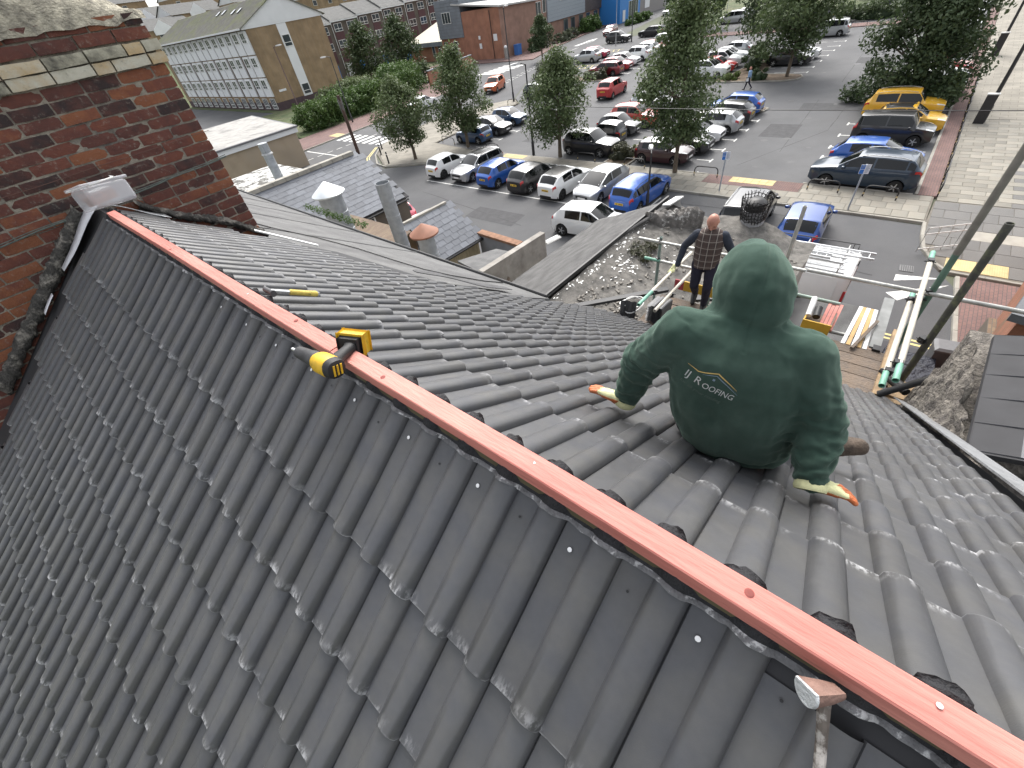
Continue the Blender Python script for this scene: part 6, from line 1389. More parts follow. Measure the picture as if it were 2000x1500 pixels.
M_rub = mat('debris_covered_roof', (0.165, 0.155, 0.14), 0.95, 0.3, 8, 1.0, 45, col2=(0.10, 0.095, 0.088), mix=(0.42, 0.6), mscale=2.2, mdetail=9)
for i in range(nx):
    for j in range(ny):
        x = 5.35 + 6.0 * i / (nx - 1); v = j / (ny - 1); y = 4.8 - 3.85 * v
        z = -4.10 - .62 * min(1, v * 1.6) ** .8 + .14 * math.exp(-((v - .32) / .14) ** 2) * math.sin(x * 1.1) * .4 + .03 * fbm((x * 2.2, y * 2.2, 5)) + .015 * fbm((x * 8, y * 8, 1)) - .18 * math.exp(-((x - 8.0) / 1.3) ** 2 - ((v - .45) / .25) ** 2)
        z += .35 * max(0, (x - 9.6) / 1.6) * (v > .3) * math.sin(min(1, (v - .3) / .6) * math.pi) ** 1 * 1.0
        V.append((x, y, z))
for i in range(nx - 1):
    for j in range(ny - 1): F.append((i * ny + j, i * ny + j + 1, (i + 1) * ny + j + 1, (i + 1) * ny + j))
rubme = mesh_from('debris_roof', V, F, M_rub, None, True); obj('debris_roof', rubme, OF)
rbv = BVHTree.FromPolygons([Vector(v) for v in V], F)
def drop(x, y, top=0):
    h = rbv.ray_cast(Vector((x, y, top)), Vector((0, 0, -1))); return h[0] if h[0] else None
# block of broken masonry at the far end
mb = MB()
V = []; F = []; na, nb_ = 22, 10
for i in range(na):
    for k in range(nb_):
        t = i / (na - 1); a = math.pi * k / (nb_ - 1); x = 9.9 + .7 * t + .05 * fbm((t * 5, k, 1)); rr = .30 * (1 + .3 * fbm((t * 6, k * .9, 4))) * (1 if 0 < i < na - 1 else .5)
        V.append((x + .2 * t, 4.75 - 1.0 * t - rr * math.cos(a) * 1.0, -4.5 + rr * 1.7 * math.sin(a) ** .6 + .04 * fbm((t * 15, k * 2, 8))))
for i in range(na - 1):
    for k in range(nb_ - 1): F.append((i * nb_ + k, i * nb_ + k + 1, (i + 1) * nb_ + k + 1, (i + 1) * nb_ + k))
obj('broken_parapet', mesh_from('broken_parapet', V, F, mat('dirty_masonry', (0.15, 0.14, 0.13), 0.95, 0.35, 10, 1.2, 40, col2=(0.42, 0.41, 0.39), mix=(0.55, 0.62), mscale=5, mdetail=9), None, True), OF)
def scatter(name, n, area, size, m, label, cat, seed, flat=.35, bias=None):
    r = random.Random(seed); mb = MB(); x0, x1, y0, y1 = area
    while n > 0:
        x, y = r.uniform(x0, x1), r.uniform(y0, y1)
        if bias and r.random() > bias(x, y): continue
        p = drop(x, y); n -= 1
        if p is None: continue
        s = size * r.uniform(.4, 1.5); a = r.uniform(0, 6.28); l = r.uniform(.6, 2.0); ex = Vector((math.cos(a), math.sin(a), r.uniform(-.2, .2))) * s * l; ey = Vector((-math.sin(a), math.cos(a), r.uniform(-.2, .2))) * s * .6
        mb.obox(p + Vector((0, 0, s * flat * .8)), ex, ey, Vector((0, 0, s * flat)))
    return tag(mb.build(name, [m], None), label, cat, kind='stuff')
scatter('white_flakes', 210, (5.6, 10.2, 3.3, 4.8), .022, M_white, 'white paint flakes strewn over the sagging roof', 'flakes', 5, .12, lambda x, y: .05 + .9 * math.exp(-((y - 4.72) / .10) ** 2) + .7 * math.exp(-((x - 7.9) / .8) ** 2 - ((y - 4.25) / .3) ** 2))
scatter('rubble', 900, (5.5, 10.5, 1.1, 4.4), .026, mat('stone_rubble', (0.20, 0.185, 0.165), 0.95, 0.4, 20), 'loose stone and slate rubble on the offshoot roof', 'rubble', 6, .5, lambda x, y: .15 + .9 * (x < 6.6) + .5 * (y < 2.6))
pc = [(Vector((8.7 + .3 * math.cos(k), 4.25 + .25 * math.sin(k * 1.7), (drop(8.7, 4.25) or Vector((0, 0, -4.4))).z + .02)), .16, .5) for k in range(12)]
V_, ti = leaves(pc, .03, 1200, None, 8); tag(leaf_obj('moss', V_, ti, LM['brown'], None), 'dull green moss clump on the sagging roof', 'moss', kind='stuff')
# netted pot
t = thing('netted_chimney_pot', 'grey ribbed pot with torn black netting over its top', 'chimney pot', (11.3, 2.50, -5.85)); NPOT = t; mb = MB(); N_ = 36
mb.rings([[((.40 + (.012 if k % 2 else 0)) * math.cos(2 * math.pi * k / N_), (.40 + (.012 if k % 2 else 0)) * math.sin(2 * math.pi * k / N_), z) for k in range(N_)] for z in (0, 1.0, 2.0)]); mb.build('pot', [mat('grey_ribbed_metal', (0.30, 0.30, 0.31), 0.7, 0.2, 8, stretch=(4, 4, .3))], t)
mb = MB(); rn = random.Random(4)
for k in range(26):
    a = 2 * math.pi * k / 26; mb.tube([((.42 + .10 * f) * math.cos(a + .3 * f), (.42 + .10 * f) * math.sin(a + .3 * f), 1.72 + .62 * f + .05 * math.sin(a * 3)) for f in (0, .35, .7, 1)], .012, 4); mb.tube([((.42 + .10 * f) * math.cos(a - .3 * f), (.42 + .10 * f) * math.sin(a - .3 * f), 1.72 + .62 * f + .05 * math.sin(a * 3)) for f in (0, .35, .7, 1)], .012, 4)
for z in range(7): mb.tube([((.43 + .015 * z) * math.cos(2 * math.pi * k / 20), (.43 + .015 * z) * math.sin(2 * math.pi * k / 20), 1.75 + z * .09 + .03 * math.sin(k * 1.9)) for k in range(21)], .012, 4)
mb.build('netting', [M_black], t); mb = MB(); mb.lathe([(.38, 1.95), (.36, 2.2), (.2, 2.3)], 16); mb.build('dark_fill', [M_black], t, True); t.scale = (.68, .68, .90)
# flat grey roof below the platform
t = thing('flat_roof', 'low flat grey felt roof below the yellow crate', 'roof'); mb = MB(); mb.box(6.3, 10.2, -.85, 1.0, -5.6, -5.4); mb.build('felt', [M_felt2], t); mb = MB(); mb.box(6.3, 10.1, -.75, .95, GZ, -5.6); mb.build('wall', [M_render], t)
# ---- right neighbour: slate slope, rough verge wall, rust brick wing
NR = thing('neighbour_slate_roof', 'right neighbour roof of large grey slates above a rough stone verge', 'roof')
O = Vector((3.22, -1.22, -2.28)); Un = Vector((.995, -.06, -.03)).normalized(); Vn = Vector((-.10, -.93, .33)).normalized(); Vn = (Vn - Un * Vn.dot(Un)).normalized()
M_slate2 = mat('large_grey_slate', (0.115, 0.118, 0.128), 0.6, 0.08, 5, 0.3, 50, rnd=0.10)
poly_roof('roof_deck', [O + Un * -.02, O + Vn * 2.2 + Un * -.02, O + Vn * 2.2 + Un * 1.85, O + Un * 1.85], M_deck, NR, .05)
slate_roof(NR, O + Vector((0, 0, .015)), Un, Vn, 5, 7, .37, .31, M_slate2, jit=.006)
# rough verge wall
V = []; F = []; nx, nz = 46, 22
for i in range(nx):
    x = 2.55 + 3.2 * i / (nx - 1); ztop = float(np.interp(x, [2.55, 3.25, 5.05, 5.3, 5.75], [-1.95, -2.33, -2.42, -3.0, -3.4])); zbt = -x * math.tan(PR) - .25 if x < 5.4 else -6
    zbt = min(zbt, ztop - .1)
    for k in range(nz):
        v = k / (nz - 1); z = zbt + (ztop - zbt) * v; st = .055 * fbm((x * 3.2, z * 3.2, 2)) + .03 * fbm((x * 10, z * 10, 7)); V.append((x, -1.13 + st - .10 * v, z))
for i in range(nx - 1):
    for k in range(nz - 1): F.append((i * nz + k, i * nz + k + 1, (i + 1) * nz + k + 1, (i + 1) * nz + k))
M_stone = mat('rubble_stone_wall', (0.20, 0.18, 0.155), 0.95, 0.35, 14, 1.6, 30, col2=(0.085, 0.075, 0.068), mix=(0.45, 0.6), mscale=6, mdetail=9)
o = obj('stone_verge', mesh_from('stone_verge', V, F, M_stone, None, True), NR)
mb = MB(); mb.box(2.5, 5.6, -3.6, -1.26, GZ, -2.65); mb.build('wall', [M_stone], NR)
mb = MB(); pts = [onslope('R', s_, -1.075, .055) for s_ in np.linspace(1.2, 6.4, 12)]
for a, b in zip(pts, pts[1:]): mb.obox((a + b) / 2 + Vector((0, -.02, .0)), (b - a) / 2, Vector((0, .10, .02)), Vector((.03, 0, .04)) * .12)
mb.build('lead_gutter', [mat('pale_lead', (0.22, 0.225, 0.23), 0.5, 0.2, 4, 0.4, 15)], NR)
# lump of stone and curled membrane at the right edge
V = []; F = []
for i in range(14):
    for k in range(12):
        th, ph = math.pi * i / 13, 2 * math.pi * k / 12; d = Vector((math.sin(th) * math.cos(ph), math.sin(th) * math.sin(ph), math.cos(th))); r_ = .17 * (1 + .35 * fbm(d * 1.7) + .12 * fbm(d * 6)); V.append(Vector((1.47, -1.10, -.80)) + Vector((d.x * r_ * 1.1, d.y * r_, d.z * r_ * 1.2)))
for i in range(13):
    for k in range(12): F.append((i * 12 + k, (i + 1) * 12 + k, (i + 1) * 12 + (k + 1) % 12, i * 12 + (k + 1) % 12))
tag(obj('broken_stone', mesh_from('broken_stone', V, F, M_stone, None, True)), 'rough brown lump of broken stone at the right edge of the roof', 'stone')
mb = MB(); rows = []
for i in range(9):
    t_ = i / 8; s_ = 1.30 + .28 * t_; rows.append([onslope('R', s_, -.93 - .03 * math.sin(t_ * 3), .02 + .012 * k_ + .08 * t_ * (1 - t_) * k_ / 3) + Vector((0, -.035 * k_ * (1 - .4 * t_), .012 * k_)) for k_ in range(4)])
V = [p for r_ in rows for p in r_]; F = [(i * 4 + j, i * 4 + j + 1, (i + 1) * 4 + j + 1, (i + 1) * 4 + j) for i in range(8) for j in range(3)]
o = obj('curled_membrane', mesh_from('curled_membrane', V, F, M_memb, None, True)); o.modifiers.new('s', 'SOLIDIFY').thickness = .003; tag(o, 'curled white and black membrane flap beside the broken stone', 'membrane')
t = thing('rust_brick_wing', 'rust coloured brick wing of the neighbour at the right edge', 'building', (15.5, -3.75, 0), R(-11.3)); mb = MB(); mb.box(-6, 9, -8, 0, GZ, -4.6); mb.build('wall', [mat('rust_brick', (0.25, 0.105, 0.06), 0.9, 0.15, 2, 0.4, 30, col2=(0.16, 0.10, 0.06), mix=(0.5, 0.65), mscale=.8)], t); mb = MB(); mb.box(-6.2, 9.2, -8.2, .15, -4.6, -4.45); mb.build('roof', [M_slate2], t)
# yard below with bins, tarpaulin and grass
sheet('back_yard', [(6, -.9), (15.2, -.9), (15.2, -4.2), (6, -4.2)], GZ + .012, mat('yard_concrete', (0.06, 0.06, 0.066), 0.9, 0.3, 1))
tag(MB().box(-1.3, 1.3, -.6, .6, 0, .7).build('tarpaulin_heap', [mat('navy_tarpaulin', (0.012, 0.014, 0.025), 0.6, 0.3, 3, 1.0, 6)], None, loc=(12.6, -2.2, GZ)), 'heap under dark navy tarpaulin in the back yard', 'tarpaulin')
t = thing('wheelie_bin', 'grey wheelie bin with closed lid in the back yard', 'bin', (14.2, -2.95, GZ), R(8)); mb = MB(); mb.rings([[(-.24, -.27, 0), (.24, -.27, 0), (.24, .27, 0), (-.24, .27, 0)], [(-.29, -.33, .95), (.29, -.33, .95), (.29, .33, .95), (-.29, .33, .95)]]); mb.build('body', [mat('grey_bin_plastic', (0.10, 0.10, 0.105), 0.55, 0.1)], t); mb = MB(); mb.rings([[(-.31, -.36, .95), (.31, -.36, .95), (.31, .36, .95), (-.31, .36, .95)], [(-.31, -.36, 1.0), (.31, -.36, 1.0), (.31, .36, 1.0), (-.31, .36, 1.0)], [(-.24, -.28, 1.06), (.24, -.28, 1.06), (.24, .28, 1.06), (-.24, .28, 1.06)]]); mb.build('lid', [mat('grey_bin_lid', (0.13, 0.13, 0.135), 0.5, 0.1)], t)
tag(MB().box(0, 8.6, -.09, .09, 0, 1.75).build('yard_boundary_wall', [M_ybrick], None, loc=(6.3, -3.45, GZ)), 'brick yard wall beyond the scaffold corner', 'wall')
# ================================================================== scaffold at the eaves
M_tube = mat('scaffold_tube', (0.46, 0.46, 0.43), 0.45, 0.2, 6, 0.15, 30, metal=0.5, col2=(0.33, 0.33, 0.31), mix=(0.45, 0.65), mscale=5)
M_tubeg = mat('green_painted_end', (0.16, 0.36, 0.27), 0.5, 0.2, 8)
M_tubew = mat('pale_tube', (0.58, 0.54, 0.46), 0.5, 0.12, 6, metal=0.2)
M_tubed = mat('dirty_dark_tube', (0.06, 0.06, 0.05), 0.7, 0.3, 6, col2=(0.12, 0.13, 0.07), mix=(0.5, 0.65), mscale=9)
def tube_thing(a, b, label, m=M_tube, green=(0, 0), r=.030, grp='scaffold tubes'):
    a, b = Vector(a), Vector(b); t = thing('scaffold_tube', label, 'scaffold tube', a, 0, grp); d = b - a; u = d.normalized(); mb = MB(); L = d.length
    def pipe(p, q, m_, nm):
        mb = MB(); mb.tube([u * p, u * q], r, 14, cap=False); w = u.orthogonal().normalized(); v = u.cross(w)
        for e, s in ((p, 1), (q, -1)):
            mb.rings([[u * (e + k) + (w * math.cos(2 * math.pi * i / 14) + v * math.sin(2 * math.pi * i / 14)) * rr for i in range(14)] for rr, k in ((r, 0), (r * .82, 0), (r * .82, .12 * s))], cap=False)
        mb.build(nm, [m_], t, True, 50)
    g0, g1 = green; pipe(g0, L - g1, m, 'tube')
    if g0: pipe(0, g0 - .001, M_tubeg, 'painted_end')
    if g1: pipe(L - g1 + .001, L, M_tubeg, 'painted_end')
    return t
XO = 7.2
tube_thing((XO, 3.62, -3.20), (XO, .62, -3.20), 'upper guard rail tube left of the green hood behind the bald man')
tube_thing((XO, .60, -3.18), (XO, -3.1, -3.18), 'long upper guard rail tube running right from the green hood')
tube_thing((XO, 3.46, -3.60), (XO, 1.0, -3.62), 'lower guard rail tube behind the bald man, green at its end', green=(.35, 0))
tube_thing((XO, 1.0, -3.66), (XO, -.02, -3.66), 'lower green grey rail tube ending right of the green hood', m=mat('greenish_tube', (0.24, 0.30, 0.26), 0.5, 0.2, 6, metal=.3))
tube_thing((XO + .06, 3.18, GZ), (XO + .06, 3.18, -3.12), 'upright standard tube left of the bald man', m=mat('greyish_green_tube', (0.20, 0.27, 0.25), 0.5, 0.2, 6, metal=.3))
tube_thing((XO + .06, 2.05, GZ), (XO + .06, 2.05, -3.40), 'upright standard tube behind the bald man legs', m=MATS['greyish_green_tube'])
tube_thing((XO + .06, .95, GZ), (XO + .06, .95, -2.2), 'upright standard tube topped beside the black people carrier')
tube_thing((5.0, 2.49, -3.15), (6.95, 2.44, -3.15), 'pale handrail tube gripped by the bald man, green near end', m=M_tubew, green=(.45, 0))
tube_thing((5.30, 2.33, -3.40), (7.3, 2.30, -3.40), 'second pale handrail tube below the gripped one', m=M_tubew)
tube_thing((XO + .06, -.98, GZ), (XO + .06, -.98, -2.58), 'lower green part of the tall right hand standard', m=mat('deep_green_tube', (0.085, 0.15, 0.115), 0.5, 0.25, 6), r=.042)
tube_thing((XO + .06, -.98, -2.579), (XO + .06, -.98, -.4), 'upper grey part of the tall right hand standard', m=mat('brown_grey_tube', (0.19, 0.18, 0.155), 0.6, 0.25, 6, metal=.2), r=.046)
tube_thing((6.2, -1.13, -5.5), (6.2, -1.09, -1.69), 'dirty dark upright tube crossing in front of the side street', m=M_tubed, r=.042)
tube_thing((4.95, -.86, -3.13), (8.45, -.86, -3.15), 'pale return rail tube at the right end, green at both ends', m=M_tubew, green=(.34, .3), r=.036)
tube_thing((5.1, -.80, -3.38), (7.5, -.82, -3.38), 'second return rail tube at the right end, green at both ends', m=M_tubew, green=(.30, .22), r=.036)
tube_thing((5.3, -.93, -3.86), (7.6, -.70, -4.6), 'diagonal brown brace tube under the right end', m=mat('rusty_tube', (0.17, 0.11, 0.075), 0.7, 0.3, 6))
tube_thing((6.9, .25, -4.02), (6.95, -.6, -4.02), 'short bare tube lying right of the yellow crate')
tube_thing((6.3, -1.0, -4.4), (6.45, -1.9, -4.5), 'short tube poking towards the neighbour wall')
# couplers
def coupler(p, label, s=.045):
    t = thing('scaffold_coupler', label, 'coupler', p, random.uniform(0, 3), 'scaffold couplers'); mb = MB(); mb.obox((0, 0, 0), (s, 0, 0), (0, s * .8, 0), (0, 0, s * .9)); mb.build('body', [M_dkmetal], t); mb = MB(); mb.tube([(-s * 1.9, .01, .01), (s * 1.9, .01, .012)], .009, 6); mb.tube([(.01, -s * 1.6, -.015), (.01, s * 1.6, -.015)], .009, 6); mb.build('bolt', [M_dkmetal], t)
for p, l in (((XO + .03, 3.18, -3.20), 'black coupler on the left standard at the upper rail'), ((XO + .03, 3.18, -3.60), 'black coupler on the left standard at the lower rail'), ((XO + .03, -.93, -3.17), 'black coupler where the long rail meets the tall standard'), ((XO, -.89, -3.30), 'lower black coupler on the tall right standard'), ((5.31, -.84, -3.14), 'black coupler near the green end of the return rail'), ((5.43, -.82, -3.38), 'black coupler near the green end of the second return rail'), ((8.1, -.86, -3.13), 'black coupler at the far green end of the return rail'), ((7.25, -.82, -3.36), 'black coupler at the far end of the second return rail'), ((6.2, -1.05, -3.3), 'black coupler on the dirty dark upright'), ((5.5, 2.47, -3.17), 'black clamp on the gripped handrail tube'), ((5.9, 2.32, -3.42), 'black clamp on the second handrail tube')): coupler(p, l)
# boards
bz = -3.98
for k in range(5):
    x = 5.56 + k * .232
    for q, (ya, yb) in enumerate(((-.95, 1.02), (1.03, 2.75))):
        if k == 4 and q == 0: yb = .2
        t = thing('scaffold_board', ['weathered scaffold board %s' % s for s in (('right of the green hood, next to the eaves', 'behind the green hood, next to the eaves'), ('right of the green hood, second from the eaves', 'behind the green hood, second from the eaves'), ('right of the green hood, third from the eaves', 'behind the green hood, third from the eaves'), ('right of the green hood, fourth from the eaves', 'under the bald man, fourth from the eaves'), ('right of the green hood, outermost and shortened', 'under the bald man, outermost'))[k]][q], 'scaffold board', (x, ya, bz + random.uniform(-.006, .006)), random.uniform(-.006, .006), 'scaffold boards')
        L = yb - ya; m = MB(); n = 8; m.rings([[(-.11 + random.uniform(-.002, .002), L * i / n, 0), (.11 + random.uniform(-.002, .002), L * i / n, 0), (.11, L * i / n, .038), (-.11, L * i / n, .038)] for i in range(n + 1)]); m.build('plank', [M_oldwood], t)
        m = MB(); m.box(-.111, .111, -.002, .03, .001, .0395); m.build('end_band', [M_galv], t)
for k, (x, lab) in enumerate(((5.75, 'bare timber bearer at the right end of the platform'),)):
    tag(MB().obox((0, 0, 0), (.80, 0, .02), (0, .045, 0), (0, 0, .032)).build('timber_bearer', [M_wood], None, loc=(6.30, -.86, -3.86)), lab, 'timber')
for k, (p, e, l) in enumerate((((6.15, -1.22, -4.10), (.10, .26, 0), 'fresh pale board end farthest out beyond the bearer'), ((5.95, -1.28, -4.10), (.10, .28, 0), 'fresh pale board end in the middle beyond the bearer'), ((5.72, -1.24, -4.12), (.10, .24, 0), 'fresh pale board end with orange stain beyond the bearer'), ((5.48, -1.12, -4.14), (.09, .14, 0), 'short stub of pale board nearest the eaves'))):
    tag(MB().obox((0, 0, 0), (e[0], 0, 0), (0, e[1], 0), (0, 0, .022)).build('board_end', [M_wood], None, loc=p), l, 'board')
tag(MB().obox((0, 0, 0), (.72, .02, .02), (0, .07, 0), (-.0, 0, .018)).build('grey_plank', [mat('grey_weathered_plank', (0.22, 0.225, 0.22), 0.85, 0.2, 5)], None, loc=(7.35, -.66, -3.9)), 'long grey plank beside the white trim lengths', 'plank')
for k in range(5):
    tag(MB().obox((0, 0, 0), (.55, .01 * (k - 2), .02), (0, .026, 0), (0, 0, .008)).build('trim_length', [[M_white, mat('ochre_trim', (0.45, 0.28, 0.10), 0.6, 0.15, 5), M_white, MATS['ochre_trim'], M_white][k]], None, loc=(7.12, -.30 - k * .062, -3.92)), ['white trim length, leftmost of the bundle right of the crate', 'ochre trim length, second in the bundle right of the crate', 'white trim length in the middle of the bundle', 'ochre trim length, fourth in the bundle', 'white trim length, rightmost of the bundle'][k], 'trim')
tag(MB().obox((0, 0, 0), (.40, -.09, .03), (.006, .02, 0), (0, 0, .02)).build('dark_offcut', [M_oldwood], None, loc=(6.85, -.50, -3.87)), 'dark stick lying across the trim lengths', 'timber')
tag(MB().obox((0, 0, 0), (.42, .03, 0), (0, .05, 0), (0, 0, .03)).build('black_bag', [M_black], None, loc=(7.0, -.68, -3.93)), 'crumpled black plastic between trim lengths and grey plank', 'plastic')
# yellow crate with red timbers
cr = thing('yellow_crate', 'open yellow crate holding red timber ends beside the green hood', 'crate', (6.62, .15, -3.95)); M_ycr = mat('yellow_crate_board', (0.55, 0.33, 0.03), 0.6, 0.12, 5)
mb = MB(); mb.box(-.02, .0, -.20, .20, 0, .24); mb.build('front_panel', [M_ycr], cr); mb = MB(); mb.box(0, .55, -.20, -.18, 0, .24); mb.build('side_panel', [M_oldwood], cr); mb = MB(); mb.box(0, .55, .18, .20, 0, .24); mb.build('side_panel', [M_ycr], cr); mb = MB(); mb.box(0, .55, -.18, .18, 0, .03); mb.build('base', [M_oldwood], cr)
for k in range(4): tag(MB().obox((0, 0, 0), (.30, .0, .06), (0, .022, 0), (-.01, 0, .022)).build('red_offcut', [M_red], None, loc=(6.92, .10 - k * .052, -3.74 - .01 * (k % 2))), ['red timber offcut in the crate, leftmost', 'red timber offcut in the crate, second', 'red timber offcut in the crate, third', 'red timber offcut in the crate, rightmost'][k], 'timber')
tag(MB().tube([(0, 0, 0), (.20, .02, .05)], .055, 14).build('tape_roll', [M_black], None, True, loc=(6.72, .20, -3.69)), 'black ribbed roll resting on the crate edge', 'roll'); tag(MB().tube([(0, 0, 0), (.4, .03, .10)], .045, 12).build('white_tube', [M_white], None, True, loc=(6.75, .31, -3.72)), 'white sealant tube against the crate', 'tube')
# yellow toe boards behind the bald man
for p, L, l, st in (((6.85, 2.62, -3.90), .95, 'yellow toe board with red end behind the bald man', True), ((6.80, 1.64, -3.90), .62, 'yellow toe board between the bald man and the green shoulder', False)):
    t = thing('toe_board', l, 'toe board', p); m = MB(); m.box(-.015, .015, -L, 0 - (.18 if st else 0), 0, .20); m.build('yellow_board', [M_ycr], t)
    if st: m = MB(); m.box(-.0155, .0155, -.179, 0, 0, .20); m.build('red_end', [mat('red_toe_paint', (0.36, 0.05, 0.06), 0.6, 0.1)], t)
# stack of spare tiles at the eaves
for k in range(9):
    o = bpy.data.objects.new('spare_tile', TM['R']); COL.objects.link(o); u = Vector((1, -.05, -.10)).normalized(); ex = Vector((.05, 1, .02)).normalized(); ez = ex.cross(-u); q = Matrix((ex, -u, ez)).transposed().to_4x4(); q.translation = Vector((5.98, 2.60, -3.92 + k * .036)) + Vector((.006 * k, .004 * (k % 3), 0)); o.matrix_local = q
    tag(o, ['bottom tile of the spare tile stack at the eaves', 'second tile up in the spare tile stack', 'third tile up in the spare tile stack', 'fourth tile up in the spare tile stack', 'middle tile of the spare tile stack', 'sixth tile up in the spare tile stack', 'seventh tile up in the spare tile stack', 'tile just below the top of the spare tile stack', 'top tile of the spare tile stack at the eaves'][k], 'roof tile', 'stack of spare tiles')
o = bpy.data.objects.new('spare_tile', TM['R']); COL.objects.link(o); q = Matrix((Vector((-.2, .97, .05)), Vector((.1, 0, 1)).normalized(), Vector((1, .2, -.1)))).transposed().to_4x4(); q.translation = Vector((5.55, 3.12, -3.98)); o.matrix_local = q; tag(o, 'single dark tile propped upright holding the white cable loop', 'roof tile')
mb = MB(); mb.tube([(5.85 + .22 * math.cos(a) * (1 + .1 * math.sin(2.3 * a)), 2.95 + .20 * math.sin(a) + .01 * a, -3.82 + .05 * math.sin(a * 1.5) + .006 * a) for a in np.linspace(0, 9.5, 46)], .011, 6); tag(mb.build('cable_loop', [M_white], None, True), 'loose loop of white cable above the propped tile', 'cable')
mb = MB(); pts = [(5.95, 3.6, -4.05), (6.5, 3.0, -3.99), (6.95, 2.5, -3.93)]
for off in ((0, 0, 0), (.05, .06, .012)): mb.tube([(x + off[0], y + off[1], z + off[2]) for x, y, z in pts], .02, 5)
tag(MB().obox((0, 0, 0), (.62, -.75, .08), (.05, .04, 0), (0, 0, .03)).build('old_gutter_length', [mat('old_gutter', (0.045, 0.045, 0.047), 0.6, 0.2, 5)], None, loc=(6.25, 3.5, -4.06)), 'length of old dark gutter lying across the debris', 'gutter')
tag(MB().obox((0, 0, 0), (.45, -.85, .05), (.05, .03, 0), (0, 0, .03)).build('old_gutter_length', [MATS['old_gutter']], None, loc=(7.75, 1.5, -4.3)), 'second length of old dark gutter behind the bald man knees', 'gutter')
# black gutter piece from our eaves to the neighbour
mb = MB(); a, b = Vector((5.52, -.90, -3.86)), Vector((5.55, -1.50, -3.08)); d = b - a; u = d.normalized(); w = Vector((1, 0, 0)); v = u.cross(w).normalized(); rings = []
for e in (0, .33, .66, 1): rings.append([a + d * e + w * .06 * math.cos(t_) + v * .06 * math.sin(t_) for t_ in np.linspace(0, math.pi, 9)] + [a + d * e + w * .05 * math.cos(t_) + v * .05 * math.sin(t_) for t_ in np.linspace(math.pi, 0, 9)])
mb.rings(rings); tag(mb.build('black_gutter', [M_black], None, True, 40), 'black plastic gutter length propped between eaves and neighbour wall', 'gutter')
for k in range(2): tag(MB().tube([(0, 0, 0), (-.30, -.24, .06)], .05, 12).build('black_pipe', [M_black], None, True, loc=(6.02 - .10 * k, -.84 - .06 * k, -3.83)), ['black pipe offcut across the bearer, upper one', 'black pipe offcut across the bearer, lower one'][k], 'pipe')
# overhead telephone wire and telegraph pole
mb = MB(); mb.tube([(22.5 + 2 * t_, 16 - 32 * t_, -4.55 - .9 * 4 * t_ * (1 - t_) * .22) for t_ in np.linspace(0, 1, 24)], .016, 5); tag(mb.build('overhead_wire', [M_black], None), 'black overhead wire sagging across the car park', 'wire')
t = thing('telegraph_pole', 'dark brown telegraph pole at the zebra crossing', 'telegraph pole', (23.9, 42.0, GZ)); mb = MB(); mb.tube([(0, 0, 0), (0, 0, 3), (0, 0, 5.1)], [.17, .15, .13], 10); mb.build('pole', [mat('creosoted_wood', (0.075, 0.045, 0.035), 0.85, 0.25, 4)], t, True)
mb = MB(); rn = random.Random(3)
for k in range(10): a = k * .63; mb.tube([(.15 * math.cos(a), .15 * math.sin(a), 3.6 + rn.random() * .5), (.2 * math.cos(a), .2 * math.sin(a), 4.6 + rn.random() * .4)], .02, 5)
mb.build('cable_box', [MATS['grey_weathered_plank']], t)
# pavement guard rail lying at the kerb corner, drain cover
t = thing('barrier_frame', 'white barrier frame standing on the grey slabs by the kerb corner', 'barrier', (22.3, -2.35, GZ + KH), R(-52))
for nm, P in (('top_rail', [(-.9, 0, 1.0), (.9, 0, 1.0)]), ('mid_rail', [(-.9, 0, .75), (.9, 0, .75)]), ('bottom_rail', [(-.9, 0, .12), (.9, 0, .12)])): mb = MB(); mb.tube(P, .022, 8); mb.build(nm, [M_white], t, True)
for x in (-.9, -.45, 0, .45, .9): mb = MB(); mb.tube([(x, 0, 0), (x, 0, 1.0)], .012, 6); mb.build('upright', [M_galv], t, True)
t = thing('drain_grating', 'square drain grating in the road by the kerb corner', 'drain', (20.4, -1.55, GZ + .008), R(5)); mb = MB(); mb.box(-.25, .25, -.22, .22, 0, .012); mb.build('frame', [mat('worn_iron', (0.13, 0.13, 0.13), 0.6, 0.2)], t)
for k in range(6): mb = MB(); mb.box(-.22, .22, -.19 + k * .066, -.165 + k * .066, .012, .016); mb.build('slot', [M_black], t)
# ================================================================== people
def capsule(mb, a, b, ra, rb, n=12, k=4):
    a, b = Vector(a), Vector(b); u = (b - a).normalized(); w = u.orthogonal().normalized(); v = u.cross(w); rings = []
    for i in range(k + 1): t = math.pi / 2 * (1 - i / k) ; rings.append((a - u * ra * math.sin(t), max(.0005, ra * math.cos(t))))
    for i in range(k + 1): t = math.pi / 2 * i / k; rings.append((b + u * rb * math.sin(t), max(.0005, rb * math.cos(t))))
    mb.rings([[c + (w * math.cos(2 * math.pi * j / n) + v * math.sin(2 * math.pi * j / n)) * r for j in range(n)] for c, r in rings])
def chain(mb, pts, radii, n=12):
    for (a, ra), (b, rb) in zip(list(zip(pts, radii)), list(zip(pts, radii))[1:]): capsule(mb, a, b, ra, rb, n)
def ellipsoid(mb, c, ax, n=16, m=10, axes=None):
    c = Vector(c); A = axes or (Vector((1, 0, 0)), Vector((0, 1, 0)), Vector((0, 0, 1))); rings = []
    for i in range(m + 1):
        th = math.pi * (i + .02) / (m + .04); rings.append([c + A[0] * ax[0] * math.sin(th) * math.cos(2 * math.pi * j / n) + A[1] * ax[1] * math.sin(th) * math.sin(2 * math.pi * j / n) + A[2] * ax[2] * -math.cos(th) for j in range(n)])
    mb.rings(rings)
